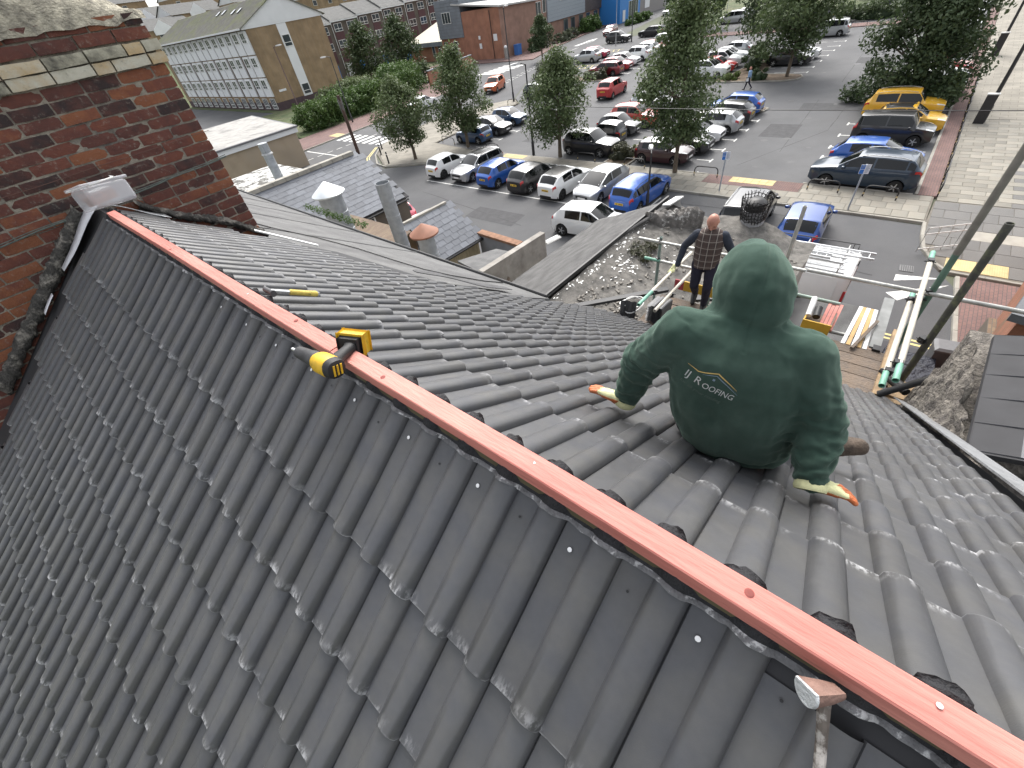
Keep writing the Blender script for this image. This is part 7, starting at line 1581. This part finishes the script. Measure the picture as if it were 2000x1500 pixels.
def remesh(mb, voxel, smooth_it=6, fac=.5):
    me = mb.mesh('tmp', [], False); o = bpy.data.objects.new('tmp', me); COL.objects.link(o)
    r = o.modifiers.new('r', 'REMESH'); r.mode = 'VOXEL'; r.voxel_size = voxel; r.use_smooth_shade = True
    if smooth_it: s = o.modifiers.new('s', 'SMOOTH'); s.iterations = smooth_it; s.factor = fac
    bpy.context.view_layer.update(); dg = bpy.context.evaluated_depsgraph_get(); out = bpy.data.meshes.new_from_object(o.evaluated_get(dg)); bpy.data.objects.remove(o); bpy.data.meshes.remove(me)
    out.polygons.foreach_set('use_smooth', np.ones(len(out.polygons), dtype=bool)); return out
def displace(me, fn):
    n = len(me.vertices); co = np.zeros(n * 3); me.vertices.foreach_get('co', co); co = co.reshape(-1, 3); nr = np.array([v.normal[:] for v in me.vertices])
    d = np.array([fn(Vector(c)) for c in co]); me.vertices.foreach_set('co', (co + nr * d[:, None]).ravel()); me.update()
def finish(name, me, m, parent, me_name=None):
    me.name = name; me.materials.clear(); me.materials.append(m); return obj(name, me, parent)
M_hood = mat('bottle_green_fleece', (0.026, 0.052, 0.040), 0.95, 0.12, 10, 0.5, 500, spec=0.2, col2=(0.042, 0.070, 0.056), mix=(0.42, 0.7), mscale=5)
M_trou = mat('dark_work_trousers', (0.022, 0.022, 0.027), 0.85, 0.2, 12, 0.4, 120)
M_water = mat('crumpled_nylon', (0.075, 0.072, 0.085), 0.45, 0.15, 20)
M_glvc = mat('pale_yellow_knit', (0.60, 0.60, 0.34), 0.9, 0.15, 40, 0.6, 300)
M_glvo = mat('orange_latex', (0.50, 0.14, 0.045), 0.5, 0.25, 40, 0.5, 150)
M_boot = mat('brown_boot', (0.085, 0.062, 0.045), 0.8, 0.3, 20, 0.5, 100)
HM_ = thing('person', 'person in bottle green hoodie and orange gloves sitting on the tiles, back to us', 'person')
wv = Vector((-.33, .94, .12)).normalized(); dv = Vector((.94, .33, 0)).normalized(); uv_ = dv.cross(wv); uv_ = uv_ if uv_.z > 0 else -uv_
mb = MB(); secs = []
for c, hw, hd in (((.815, .095, -.505), .18, .14), ((.81, .10, -.47), .215, .168), ((.795, .115, -.38), .235, .178), ((.785, .135, -.25), .238, .170), ((.785, .150, -.12), .232, .158), ((.795, .163, -.03), .215, .140), ((.82, .172, .03), .165, .115), ((.85, .18, .075), .09, .085)):
    secs.append([Vector(c) + wv * hw * math.copysign(abs(math.cos(a)) ** .85, math.cos(a)) + dv * hd * math.copysign(abs(math.sin(a)) ** .85, math.sin(a)) for a in [2 * math.pi * k / 28 for k in range(28)]])
mb.rings(secs)
SHL, SHR = Vector((.735, .345, .0)), Vector((.865, -.015, -.055)); ELL, ELR = Vector((.715, .470, -.165)), Vector((.795, -.140, -.255)); WRL, WRR = Vector((.668, .505, -.345)), Vector((.655, -.185, -.350))
for S, E, W_ in ((SHL, ELL, WRL), (SHR, ELR, WRR)):
    cdir = (Vector((.80, .165, -.03)) - S) * .45
    chain(mb, [S + cdir, S, S.lerp(E, .5), E, E.lerp(W_, .5), W_], [.10, .098, .086, .082, .068, .056], 14)
    capsule(mb, W_ - (W_ - E).normalized() * .05, W_ - (W_ - E).normalized() * .015, .062, .058, 14)
HC_ = Vector((.915, .200, .115)); hu = (Vector((.985, .235, .235)) - Vector((.85, .175, .03))).normalized()
hx = hu.cross(wv).normalized()
ellipsoid(mb, HC_, (.142, .128, .165), 20, 14, (hx, wv, hu)); ellipsoid(mb, HC_ - hx * .02 + hu * .05, (.115, .10, .125), 16, 10, (hx, wv, hu))
ellipsoid(mb, HC_ + hx * .05 * (1 if hx.x > 0 else -1) - hu * .02, (.12, .118, .14), 16, 10, (hx, wv, hu))
ellipsoid(mb, (.865, .182, .020), (.125, .150, .060), 18, 8, (dv, wv, uv_)); ellipsoid(mb, (.835, .178, .000), (.120, .165, .050), 18, 8, (dv, wv, uv_))
hood = remesh(mb, .0075, 7, .5)
def hood_fold(p):
    q = p - HC_; d = 0
    f = lambda s, sc: fbm((p.x * sc[0] + s, p.y * sc[1], p.z * sc[2]), 3)
    d += .0060 * (1 - min(1, abs(f(3, (6, 6, 3.5))) * 1.8)) + .0015 * f(7, (16, 16, 9))
    # hood seam and neck fold
    if q.length < .26 and p.z > .02:
        s_ = q.dot(wv) - .0 ; d -= .006 * math.exp(-(s_ / .007) ** 2) * (1 if q.dot(hx) * (1 if hx.x > 0 else -1) < .10 else 0)
        d += .004 * math.sin(q.dot(hu) * 55 + 3 * f(1, (7, 7, 7))) * math.exp(-((q.dot(hu) + .10) / .07) ** 2)
    # sleeve folds
    for E, S, W_ in ((ELL, SHL, WRL), (ELR, SHR, WRR)):
        ax = (W_ - S).normalized(); t = (p - S).dot(ax); L_ = (W_ - S).length; rd = ((p - S) - ax * t).length
        if 0 < t < L_ + .05 and rd < .17:
            k = math.exp(-(((p - E).length) / .13) ** 2) + .7 * math.exp(-(((p - W_).length) / .10) ** 2)
            d += .0065 * k * math.sin(t * 120 + 5 * f(11, (10, 10, 10)))
    # drape lines from the shoulders, gathered hem
    if p.z < .0 and p.z > -.45: d += .004 * math.sin((p - Vector((.8, .15, 0))).dot(wv) * 38 + 4 * f(5, (5, 5, 3))) * min(1, max(0, (-p.z)) / .2) * .9
    if p.z < -.40: d += -.010 * math.exp(-((p.z + .455) / .012) ** 2)
    return d - .003
displace(hood, hood_fold)
hood_o = finish('hoodie', hood, M_hood, HM_); _b = M_hood.node_tree.nodes['Principled BSDF']; _b.inputs['Sheen Weight'].default_value = .35; _b.inputs['Sheen Tint'].default_value = (.55, .75, .62, 1); _b.inputs['Sheen Roughness'].default_value = .5
# seam cords
hb = BVHTree.FromPolygons([v.co.copy() for v in hood.vertices], [tuple(p.vertices) for p in hood.polygons])
# trousers and boots: one body mesh
mb = MB(); HPL, HPR = Vector((.80, .225, -.46)), Vector((.87, .00, -.49))
ellipsoid(mb, (.835, .105, -.47), (.155, .20, .10), 18, 10, (dv, wv, Vector((0, 0, 1))))
chain(mb, [HPL, (1.13, .36, -.42), (1.27, .36, -.80)], [.105, .085, .06]); chain(mb, [HPR, (1.20, .00, -.52), (1.16, -.17, -.72)], [.105, .085, .06])
tr = remesh(mb, .010, 5); displace(tr, lambda p: .006 * fbm((p.x * 14, p.y * 14, p.z * 14), 4)); finish('trousers', tr, M_trou, HM_)
mb = MB(); ellipsoid(mb, (.925, -.028, -.40), (.10, .055, .085), 20, 12); ellipsoid(mb, (1.0, -.035, -.45), (.10, .06, .06), 20, 12); pk = remesh(mb, .006, 2); displace(pk, lambda p: .014 * abs(fbm((p.x * 26, p.y * 26, p.z * 18), 3)) + .004 * fbm((p.x * 70, p.y * 70, p.z * 50), 2)); finish('nylon_overtrouser', pk, M_water, HM_)
for F_, T_, nm in (((1.14, -.20, -.70), (1.22, -.34, -.70), 'boot'), ((1.28, .36, -.84), (1.42, .40, -.86), 'boot')):
    mb = MB(); F_, T_ = Vector(F_), Vector(T_); chain(mb, [F_ + Vector((-.02, .03, .06)), F_, F_.lerp(T_, .6), T_], [.052, .055, .048, .04]); b_ = remesh(mb, .007, 4); displace(b_, lambda p: .003 * fbm((p.x * 30, p.y * 30, p.z * 30), 3)); finish(nm, b_, M_boot, HM_)
# gloved hands pressed on the tiles
def glove(W_, fdir, tdir, up, name, scale=1.0, curl=.25):
    """palm + five fingers; fdir finger direction, tdir towards the thumb side"""
    fdir, tdir, up = Vector(fdir).normalized(), Vector(tdir), Vector(up).normalized(); fdir = (fdir - up * fdir.dot(up)).normalized(); tdir = (tdir - up * tdir.dot(up) - fdir * tdir.dot(fdir)).normalized(); s = scale
    pal = Vector(W_); mb = MB(); k0 = pal + fdir * .085 * s
    capsule(mb, pal - fdir * .03 * s + up * .012, pal + fdir * .012 * s, .036 * s, .036 * s)
    for q in (-.034, -.0115, .0115, .034): capsule(mb, pal + fdir * .012 * s + tdir * q * .75 * s, k0 - fdir * .012 * s + tdir * q * s, .024 * s, .0185 * s)
    tips = []
    for q, L_ in ((.039, .056), (.0135, .063), (-.0135, .058), (-.039, .047)):
        a = k0 + tdir * q * s; b = a + (fdir + tdir * q * 10 + up * .12).normalized() * L_ * .45 * s; c = b + (fdir + tdir * q * 8 - up * curl * 1.3).normalized() * L_ * .32 * s; e = c + (fdir + tdir * q * 8 - up * curl * 2.2).normalized() * L_ * .25 * s
        chain(mb, [a, b, c, e], [.0135 * s, .0128 * s, .0120 * s, .0105 * s], 10); tips.append(e)
    a = pal + fdir * .018 * s + tdir * .026 * s; b = a + (fdir * .55 + tdir * .85).normalized() * .038 * s; c = b + (fdir * .85 + tdir * .5 - up * .2).normalized() * .030 * s; chain(mb, [a, b, c], [.0165 * s, .0135 * s, .0105 * s], 10)
    g = remesh(mb, .0032 * s, 2, .4); g.name = name; g.materials.append(M_glvc); g.materials.append(M_glvo)
    mi = []
    for p in g.polygons:
        r_ = p.center - pal; f_ = r_.dot(fdir); u_ = r_.dot(up); mi.append(1 if (f_ > .098 * s + .010 * fbm(p.center * 60)) or (u_ < -.004 and f_ > -.01) else 0)
    g.polygons.foreach_set('material_index', np.array(mi, dtype=np.int32)); return g
nR = Vector((math.sin(PR), 0, math.cos(PR)))
obj('glove', glove(Vector((.645, .535, -.378)) + nR * .012, (-.22, 1, .05), (.9, .2, -.6), nR, 'glove', .90, .10), HM_)
obj('glove', glove(Vector((.645, -.198, -.382)) + nR * .012, (.42, -1, 0), (.9, .4, -.6), nR, 'glove', .88, .30), HM_)
for W_, E in ((WRL, ELL), (WRR, ELR)):
    mb = MB(); u = (W_ - E).normalized(); mb.tube([W_ + u * .02, W_ + u * .038, W_ + u * .05], [.047, .050, .046], 16); mb.build('glove_cuff', [M_glvc], HM_, True)
# print on the back
def project_flat(pts2, faces, m, name, org, U, V, Dn, off=.0016):
    out = []
    for x, y in pts2:
        p = Vector(org) + U * x + V * y - Dn * .4; h = hb.ray_cast(p, Dn)
        if h[0] is None: return None
        out.append(h[0] - Dn * off)
    return obj(name, mesh_from(name, out, faces, m), HM_)
def text_mesh(body, size):
    cu = bpy.data.curves.new('t', 'FONT'); cu.body = body; cu.size = size; cu.resolution_u = 3; o = bpy.data.objects.new('t', cu); COL.objects.link(o); bpy.context.view_layer.update(); me = bpy.data.meshes.new_from_object(o.evaluated_get(bpy.context.evaluated_depsgraph_get())); bpy.data.objects.remove(o)
    pts = [(v.co.x, v.co.y) for v in me.vertices]; fs = [tuple(p.vertices) for p in me.polygons]; bpy.data.meshes.remove(me); return pts, fs
Uu = -wv; Vu = uv_; rot = R(-13); U2 = (Uu * math.cos(rot) + Vu * math.sin(rot)).normalized(); V2 = (Vu * math.cos(rot) - Uu * math.sin(rot)).normalized(); DnH = (dv - Vector((0, 0, .25))).normalized()
M_print = mat('faded_white_print', (0.42, 0.44, 0.42), 0.9, 0.15, 60); M_gold = mat('gold_print', (0.50, 0.36, 0.12), 0.8, 0.1, 60); M_bluep = mat('blue_grey_print', (0.16, 0.22, 0.27), 0.9, 0.1, 60); M_faint = mat('worn_print', (0.075, 0.105, 0.085), 0.95, 0.2, 60)
LO = Vector((.60, .275, -.075))
for i, (ch, sz, x, y) in enumerate((('IJ', .040, 0, 0), ('R', .040, .034, 0), ('OOFING', .030, .062, 0))):
    P2, Fc = text_mesh(ch, sz); project_flat([(a * .95 + x, b + y) for a, b in P2], Fc, M_print, 'lettering', LO, U2, V2, DnH)
P2, Fc = text_mesh('for all your roofing', .019); project_flat([(a + .0, b - .030) for a, b in P2], Fc, M_faint, 'slogan', LO, U2, V2, DnH)
def ribbon(pts, w, m, name):
    P2 = []; Fc = []
    for i, (x, y) in enumerate(pts): t = i / (len(pts) - 1); ww = w * math.sin(math.pi * min(.97, max(.03, t))) ** .6; P2 += [(x, y + ww), (x, y - ww)]
    for i in range(len(pts) - 1): Fc.append((2 * i, 2 * i + 1, 2 * i + 3, 2 * i + 2))
    return project_flat(P2, Fc, m, name, LO, U2, V2, DnH)
lin = lambda a, b, n: [(a[0] + (b[0] - a[0]) * i / n, a[1] + (b[1] - a[1]) * i / n) for i in range(n)]
ribbon(lin((-.01, .047), (.03, .043), 4) + lin((.03, .043), (.085, .072), 6) + lin((.085, .072), (.165, .040), 8) + [(.165, .040)], .0022, M_gold, 'roof_line')
ribbon(lin((.045, .043), (.085, .062), 5) + lin((.085, .062), (.175, .026), 8) + [(.175, .026)], .0016, M_bluep, 'roof_line'); P2 = [(.080, .040), (.088, .040), (.088, .048), (.080, .048)]; project_flat(P2, [(0, 1, 2, 3)], M_bluep, 'logo_square', LO, U2, V2, DnH)
_P = Vector((.80, .12, -.50)); HM_.scale = (.945, .945, .945); HM_.location = _P * (1 - .945) + Vector((.012, .030, -.010))
# ---- bald man in the checked bodywarmer on the platform
def plaid():
    m = bpy.data.materials.new('brown_check_cloth'); m.use_nodes = True; N = m.node_tree.nodes; L = m.node_tree.links; b = N['Principled BSDF']; tc = N.new('ShaderNodeTexCoord'); sp = N.new('ShaderNodeSeparateXYZ'); L.new(tc.outputs['Object'], sp.inputs[0])
    def line(sock, per, w, ph=0.0):
        a = N.new('ShaderNodeMath'); a.operation = 'MULTIPLY_ADD'; L.new(sock, a.inputs[0]); a.inputs[1].default_value = 1 / per; a.inputs[2].default_value = ph; f = N.new('ShaderNodeMath'); f.operation = 'FRACT'; L.new(a.outputs[0], f.inputs[0]); c = N.new('ShaderNodeMath'); c.operation = 'LESS_THAN'; L.new(f.outputs[0], c.inputs[0]); c.inputs[1].default_value = w; return c.outputs[0]
    base = (0.075, 0.052, 0.045, 1); prev = None
    def mix(fac, colr, k, src):
        mu = N.new('ShaderNodeMath'); mu.operation = 'MULTIPLY'; L.new(fac, mu.inputs[0]); mu.inputs[1].default_value = k; x = N.new('ShaderNodeMix'); x.data_type = 'RGBA'; L.new(mu.outputs[0], x.inputs[0]); x.inputs[7].default_value = colr
        if src is None: x.inputs[6].default_value = base
        else: L.new(src, x.inputs[6])
        return x.outputs[2]
    c = mix(line(sp.outputs[1], .10, .5, .2), (0.045, 0.035, 0.035, 1), .5, None); c = mix(line(sp.outputs[2], .11, .5, .1), (0.10, 0.075, 0.065, 1), .5, c); c = mix(line(sp.outputs[1], .10, .11), (0.36, 0.32, 0.28, 1), .75, c); c = mix(line(sp.outputs[2], .11, .10), (0.36, 0.32, 0.28, 1), .6, c)
    L.new(c, b.inputs['Base Color']); b.inputs['Roughness'].default_value = .9; return m
M_skin = mat('ruddy_skin', (0.42, 0.19, 0.135), 0.5, 0.12, 20, col2=(0.50, 0.25, 0.18), mix=(.4, .7), mscale=8); M_hair = mat('grey_stubble', (0.34, 0.30, 0.27), 0.9, 0.2, 60); M_knit = mat('navy_jumper', (0.028, 0.034, 0.050), 0.9, 0.2, 15, 0.4, 150); M_navy = mat('navy_trousers', (0.014, 0.013, 0.028), 0.85, 0.2, 10, 0.3, 60); M_shoe = mat('black_shoe', (0.015, 0.014, 0.014), 0.5, 0.2)
PM = thing('person', 'bald person in brown checked bodywarmer and navy trousers on the scaffold, hand on a tube', 'person', (6.42, 2.0, -3.94), R(192))
# local frame: +x is where he faces, +y his left, z up
mb = MB(); chain(mb, [(0, .10, .93), (.10, .11, .52), (-.02, .10, .11)], [.105, .075, .055]); chain(mb, [(0, -.10, .93), (.05, -.10, .50), (-.24, -.09, .20)], [.105, .075, .055]); ellipsoid(mb, (0, 0, .96), (.12, .175, .11)); t_ = remesh(mb, .014, 4); displace(t_, lambda p: .008 * fbm((p.x * 11, p.y * 11, p.z * 8), 3)); finish('trousers', t_, M_navy, PM)
mb = MB(); secs = []
for c, hw, hd in (((.0, 0, .84), .195, .145), ((.0, 0, .95), .20, .15), ((.015, 0, 1.12), .205, .15), ((.03, 0, 1.28), .215, .14), ((.035, 0, 1.40), .205, .12), ((.03, 0, 1.46), .14, .095), ((.03, 0, 1.50), .075, .075)): secs.append([Vector(c) + Vector((hd * math.cos(a), hw * math.sin(a), 0)) for a in [2 * math.pi * k / 24 for k in range(24)]])
mb.rings(secs); v_ = remesh(mb, .012, 4); displace(v_, lambda p: .007 * fbm((p.x * 9, p.y * 9, p.z * 7), 3)); finish('bodywarmer', v_, plaid(), PM)
mb = MB(); LH, RH = Vector((.10, .50, .88)), Vector((.10, -.46, .80)); chain(mb, [(.03, .19, 1.38), (-.02, .33, 1.14), LH - Vector((.02, .05, -.05))], [.075, .06, .045]); chain(mb, [(.03, -.19, 1.38), (-.03, -.36, 1.14), RH - Vector((.02, -.05, -.06))], [.075, .06, .045]); s_ = remesh(mb, .011, 3); displace(s_, lambda p: .005 * fbm((p.x * 14, p.y * 14, p.z * 14), 3)); finish('jumper_sleeves', s_, M_knit, PM)
mb = MB(); hd = Vector((.12, 0, 1.63)); fw = Vector((.80, 0, -.60)); hup = Vector((.60, 0, .80)); ellipsoid(mb, hd, (.104, .084, .128), 18, 12, (fw, Vector((0, 1, 0)), hup)); ellipsoid(mb, hd + fw * .03 - hup * .05, (.070, .062, .08), 14, 10, (fw, Vector((0, 1, 0)), hup)); capsule(mb, (.035, 0, 1.46), hd - hup * .07 - fw * .02, .062, .058)
capsule(mb, hd + fw * .095 + hup * .01, hd + fw * .115 - hup * .025, .010, .016, 8)
for sg in (-1, 1): ellipsoid(mb, hd + Vector((0, sg * .080, 0)) - fw * .01 - hup * .01, (.022, .010, .032), 10, 8, (fw, Vector((0, 1, 0)), hup))
ellipsoid(mb, hd + fw * .085 + hup * .035, (.014, .055, .010), 10, 8, (fw, Vector((0, 1, 0)), hup)); h_ = remesh(mb, .0065, 2); finish('head', h_, M_skin, PM)
for sg in (-1, 1): mb = MB(); ellipsoid(mb, hd + fw * .088 + Vector((0, sg * .030, 0)) + hup * .014, (.010, .013, .008), 8, 6, (fw, Vector((0, 1, 0)), hup)); mb.build('eye', [M_black], PM, True)
mb = MB(); ellipsoid(mb, hd + fw * .094 - hup * .062, (.008, .026, .005), 8, 6, (fw, Vector((0, 1, 0)), hup)); mb.build('mouth', [mat('lip', (0.25, 0.08, 0.07), .5, .1)], PM, True)
mb = MB(); ellipsoid(mb, hd - fw * .022 - hup * .012, (.084, .083, .075), 16, 10, (fw, Vector((0, 1, 0)), hup)); mb.build('cropped_hair', [M_hair], PM, True); PM.scale = (1.06, 1.06, 1.06)
for H_, sg in ((LH, 1), (RH, -1)): g = glove(H_, (.55, .25 * sg, -.55 if sg > 0 else -.7), (.8, 0, .5), (.3, .55 * sg, .75), 'glove', 1.0, .5); g.materials[1] = mat('grey_knit', (0.30, 0.30, 0.24), .9, .2); obj('glove', g, PM)
for F_, T_ in (((-.02, .10, .055), (.17, .12, .035)), ((-.26, -.09, .14), (-.12, -.09, .03))): mb = MB(); chain(mb, [F_, Vector(F_).lerp(Vector(T_), .6), T_], [.055, .048, .038]); s_ = remesh(mb, .010, 3); finish('shoe', s_, M_shoe, PM)
# ---- pedestrian
PD = thing('person', 'distant person in pale blue shirt walking across the car park with a bag', 'person', (49.57, 14.1, GZ + .005), R(100))
mb = MB(); chain(mb, [(0, .09, .90), (.16, .09, .48), (.25, .09, .09)], [.10, .075, .05]); chain(mb, [(0, -.09, .90), (-.06, -.09, .48), (-.32, -.09, .15)], [.10, .075, .05]); finish('trousers', remesh(mb, .02, 3), M_navy, PD)
mb = MB(); capsule(mb, (0, 0, .98), (.02, 0, 1.35), .155, .165); chain(mb, [(.02, .19, 1.38), (-.06, .24, 1.12), (.08, .23, .95)], [.07, .055, .045]); chain(mb, [(.02, -.19, 1.38), (.06, -.24, 1.12), (.16, -.20, .95)], [.07, .055, .045]); finish('shirt', remesh(mb, .02, 3), mat('pale_blue_shirt', (0.22, 0.33, 0.50), .8, .1), PD)
mb = MB(); ellipsoid(mb, (.04, 0, 1.63), (.10, .08, .125)); capsule(mb, (.02, 0, 1.45), (.03, 0, 1.55), .06, .055); ellipsoid(mb, (.14, 0, 1.61), (.02, .015, .02)); finish('head', remesh(mb, .014, 2), M_skin, PD)
mb = MB(); mb.box(-.02, .22, .26, .36, .62, 1.0); mb.build('bag', [M_black], PD); mb = MB(); mb.box(.0, .2, .361, .366, .70, .95); mb.build('bag_panel', [M_clad], PD)
for F_, T_ in (((.25, .09, .05), (.42, .09, .04)), ((-.34, -.09, .10), (-.22, -.09, .03))): mb = MB(); capsule(mb, F_, T_, .05, .035); mb.build('shoe', [M_shoe], PD, True)
# ================================================================== tools on the ridge
M_dyel = mat('tool_yellow', (0.66, 0.40, 0.02), 0.45, 0.15, 30, col2=(0.35, 0.22, 0.03), mix=(.58, .68), mscale=40); M_drub = mat('tool_black_rubber', (0.016, 0.016, 0.017), 0.6, 0.25, 30)
DR = thing('cordless_drill', 'yellow and black cordless drill lying across the red ridge timber', 'drill')
B0, B1 = Vector((-.085, 1.130, .092)), Vector((-.100, 1.262, .094)); ax = (B1 - B0).normalized(); hdv = (Vector((.135, 1.315, .020)) - Vector((-.08, 1.18, .088))).normalized(); sd = ax.cross(hdv).normalized()
def loft_ell(st, axv, a, b, name, m, n=16, pw=.8):
    mb = MB(); mb.rings([[c + a * ra * math.copysign(abs(math.cos(t)) ** pw, math.cos(t)) + b * rb * math.copysign(abs(math.sin(t)) ** pw, math.sin(t)) for t in [2 * math.pi * k / n for k in range(n)]] for c, ra, rb in st]); return mb.build(name, [m], DR, True, 40)
hp = hdv - ax * hdv.dot(ax); hp.normalize(); sd = ax.cross(hp)
loft_ell([(B0 + ax * .028, .034, .032), (B0 + ax * .035, .037, .034), (B0 + ax * .085, .036, .033), (B0 + ax * .10, .031, .029)], ax, hp, sd, 'motor_housing', M_dyel)
loft_ell([(B0, .020, .020), (B0 + ax * .004, .032, .030), (B0 + ax * .022, .036, .034), (B0 + ax * .0279, .036, .034)], ax, hp, sd, 'rear_cap', M_drub)
loft_ell([(B0 + ax * .1002, .029, .027), (B0 + ax * .125, .030, .028), (B0 + ax * .14, .026, .025), (B0 + ax * .172, .024, .023), (B0 + ax * .205, .021, .020), (B0 + ax * .212, .012, .012)], ax, hp, sd, 'chuck', mat('worn_chuck', (0.05, 0.05, 0.052), .5, .3, 30, metal=.3), 18, 1)
mb = MB(); mb.tube([B0 + ax * .208, B0 + ax * .245], .0055, 8); mb.build('driver_bit', [mat('bright_steel', (.75, .75, .76), .25, .05, metal=.9)], DR, True)
mb = MB()
for q in (-.013, 0, .013): mb.obox(B0 - ax * .0012 + hp * q, hp * .003, sd * .018, ax * .0014)
mb.build('vent', [M_dyel], DR)
G0 = B0 + ax * .055 + hp * .025; G1 = G0 + hdv * .115
loft_ell([(G0, .030, .024), (G0 + hdv * .025, .022, .019), (G0 + hdv * .06, .018, .018), (G0 + hdv * .095, .019, .018), (G1, .026, .022)], hdv, (ax - hdv * ax.dot(hdv)).normalized(), sd, 'handle', M_drub)
mb = MB(); mb.obox(G0 + hdv * .06 + sd * .0165, hdv * .045, (ax - hdv * ax.dot(hdv)).normalized() * .004, sd * .003); mb.build('yellow_stripe', [M_dyel], DR); mb = MB(); mb.obox(G0 + hdv * .012 + ax * .030, hdv * .016, ax * .008, sd * .008); mb.build('trigger', [M_drub], DR)
aX = (ax - hdv * ax.dot(hdv)).normalized(); bc = G1 + hdv * .030 + aX * .012
def rbox(c, e, r, name, m):
    bm = bmesh.new(); bmesh.ops.create_cube(bm, size=2); 
    for v in bm.verts: v.co = Vector(c) + e[0] * v.co.x + e[1] * v.co.y + e[2] * v.co.z
    bmesh.ops.bevel(bm, geom=bm.edges[:], offset=r, segments=3, affect='EDGES', profile=.6); me = bpy.data.meshes.new(name); bm.to_mesh(me); bm.free(); me.polygons.foreach_set('use_smooth', np.ones(len(me.polygons), dtype=bool)); me.set_sharp_from_angle(angle=R(40)); me.materials.append(m); return me
obj('battery_mount', rbox(G1 + hdv * .010 + aX * .010, (hdv * .012, aX * .036, sd * .025), .006, 'battery_mount', M_drub), DR); obj('battery', rbox(bc + hdv * .016, (hdv * .022, aX * .047, sd * .031), .008, 'battery', M_dyel), DR); obj('battery_base', rbox(bc + hdv * .046, (hdv * .006, aX * .043, sd * .028), .004, 'battery_base', M_drub), DR)
mb = MB(); mb.obox(bc + hdv * .016 + sd * .0318, hdv * .011, aX * .026, sd * .001); mb.build('label_panel', [M_drub], DR)
HA = thing('claw_hammer', 'claw hammer with yellow handle lying on the right slope by the ridge', 'hammer'); a, b = onslope('R', .07, 2.075, .060), onslope('R', .315, 2.098, .062); u = (b - a).normalized(); w = Vector((0, 1, 0)); nz_ = u.cross(w).normalized()
mb = MB(); mb.tube([a, a.lerp(b, .42)], .0085, 10); mb.build('shaft', [mat('chrome_shaft', (.7, .7, .7), .2, .05, metal=.9)], HA, True); mb = MB(); mb.tube([a.lerp(b, .40), a.lerp(b, .42), a.lerp(b, .7), a.lerp(b, .97), b], [.011, .0145, .0135, .0155, .012], 12); mb.build('grip', [mat('dirty_yellow_grip', (.60, .47, .10), .6, .2, 40, col2=(.15, .12, .04), mix=(.58, .66), mscale=30)], HA, True)
mb = MB(); hc = a - u * .005; M_hst = mat('dark_hammer_steel', (.10, .10, .105), .5, .3, 20, metal=.5); mb.tube([hc - w * .058, hc - w * .050, hc - w * .030, hc, hc + w * .03], [.0155, .0165, .012, .014, .012], 12); mb.build('head', [M_hst], HA, True)
for sg in (-1, 1): mb = MB(); mb.tube([hc + w * .025 + nz_ * sg * .004, hc + w * .050 + nz_ * sg * .007 + u * .006, hc + w * .072 + nz_ * sg * .009 + u * .022], [.008, .006, .003], 8); mb.build('claw', [M_hst], HA, True)
HB = thing('slaters_hammer', 'hammer with scuffed steel head hanging on the near side of the red timber', 'hammer'); hc = Vector((-.068, -.205, .034)); fx = Vector((-.62, .75, .22)).normalized(); dnv = Vector((-math.cos(PL), -.06, -math.sin(PL))).normalized(); dnv = (dnv - fx * dnv.dot(fx)).normalized(); sx = fx.cross(dnv)
M_rust = mat('rusty_steel', (.20, .12, .095), .75, .3, 30, .5, 100)
mb = MB(); n = 16
def dring(c, r): return [c + dnv * (r * math.cos(t) if math.cos(t) > -.35 else -.35 * r) + sx * r * math.sin(t) for t in [2 * math.pi * k / n for k in range(n)]]
mb.rings([dring(hc - fx * .028, .012), dring(hc - fx * .01, .017), dring(hc + fx * .012, .021), dring(hc + fx * .0245, .0235)]); mb.build('head', [M_rust], HB, True, 40)
mb = MB(); mb.rings([dring(hc + fx * .0247, .0235), dring(hc + fx * .029, .0225)]); mb.build('striking_face', [mat('scuffed_steel', (.55, .57, .58), .5, .25, 60, .8, 200, metal=.4)], HB, True, 40)
mb = MB(); p0 = hc - fx * .004 + dnv * .015; mb.tube([p0, p0 + dnv * .05, p0 + dnv * .12, p0 + dnv * .25], [.0095, .0085, .0085, .010], 10); mb.build('handle', [mat('paint_flecked_handle', (.12, .10, .085), .7, .35, 40, col2=(.4, .37, .34), mix=(.52, .6), mscale=25)], HB, True)
# clear plastic tub at the ridge end
TB = thing('plastic_tub', 'clear plastic tub of fixings at the far end of the ridge', 'tub', (.055, 4.74, .055), R(20)); TB.scale = (1.4, 1.3, 1.5); M_clear = mat('cloudy_clear_plastic', (.75, .76, .80), .25, .05, alpha=.42, spec=.6)
me = rbox(Vector((0, 0, .05)), (Vector((.115, 0, 0)), Vector((0, .085, 0)), Vector((0, 0, .052))), .022, 'shell', M_clear); o = obj('shell', me, TB); o.rotation_euler = (R(-8), R(6), 0)
me = rbox(Vector((0, 0, .108)), (Vector((.124, 0, 0)), Vector((0, .094, 0)), Vector((0, 0, .007))), .006, 'rim', M_clear); o = obj('rim', me, TB); o.rotation_euler = (R(-8), R(6), 0)
mb = MB(); mb.box(-.06, .03, -.05, .03, .085, .087); mb.build('paper_label', [M_white], TB); mb = MB(); mb.box(-.08, .08, .035, .06, .02, .06); mb.build('fixings', [mat('brown_fixings', (.3, .14, .08), .7, .4, 60)], TB); mb = MB(); mb.tube([(-.12, .06, .11), (-.05, -.11, .125), (.05, -.115, .125), (.12, .06, .11)], .004, 6); mb.build('handle', [M_white], TB, True)
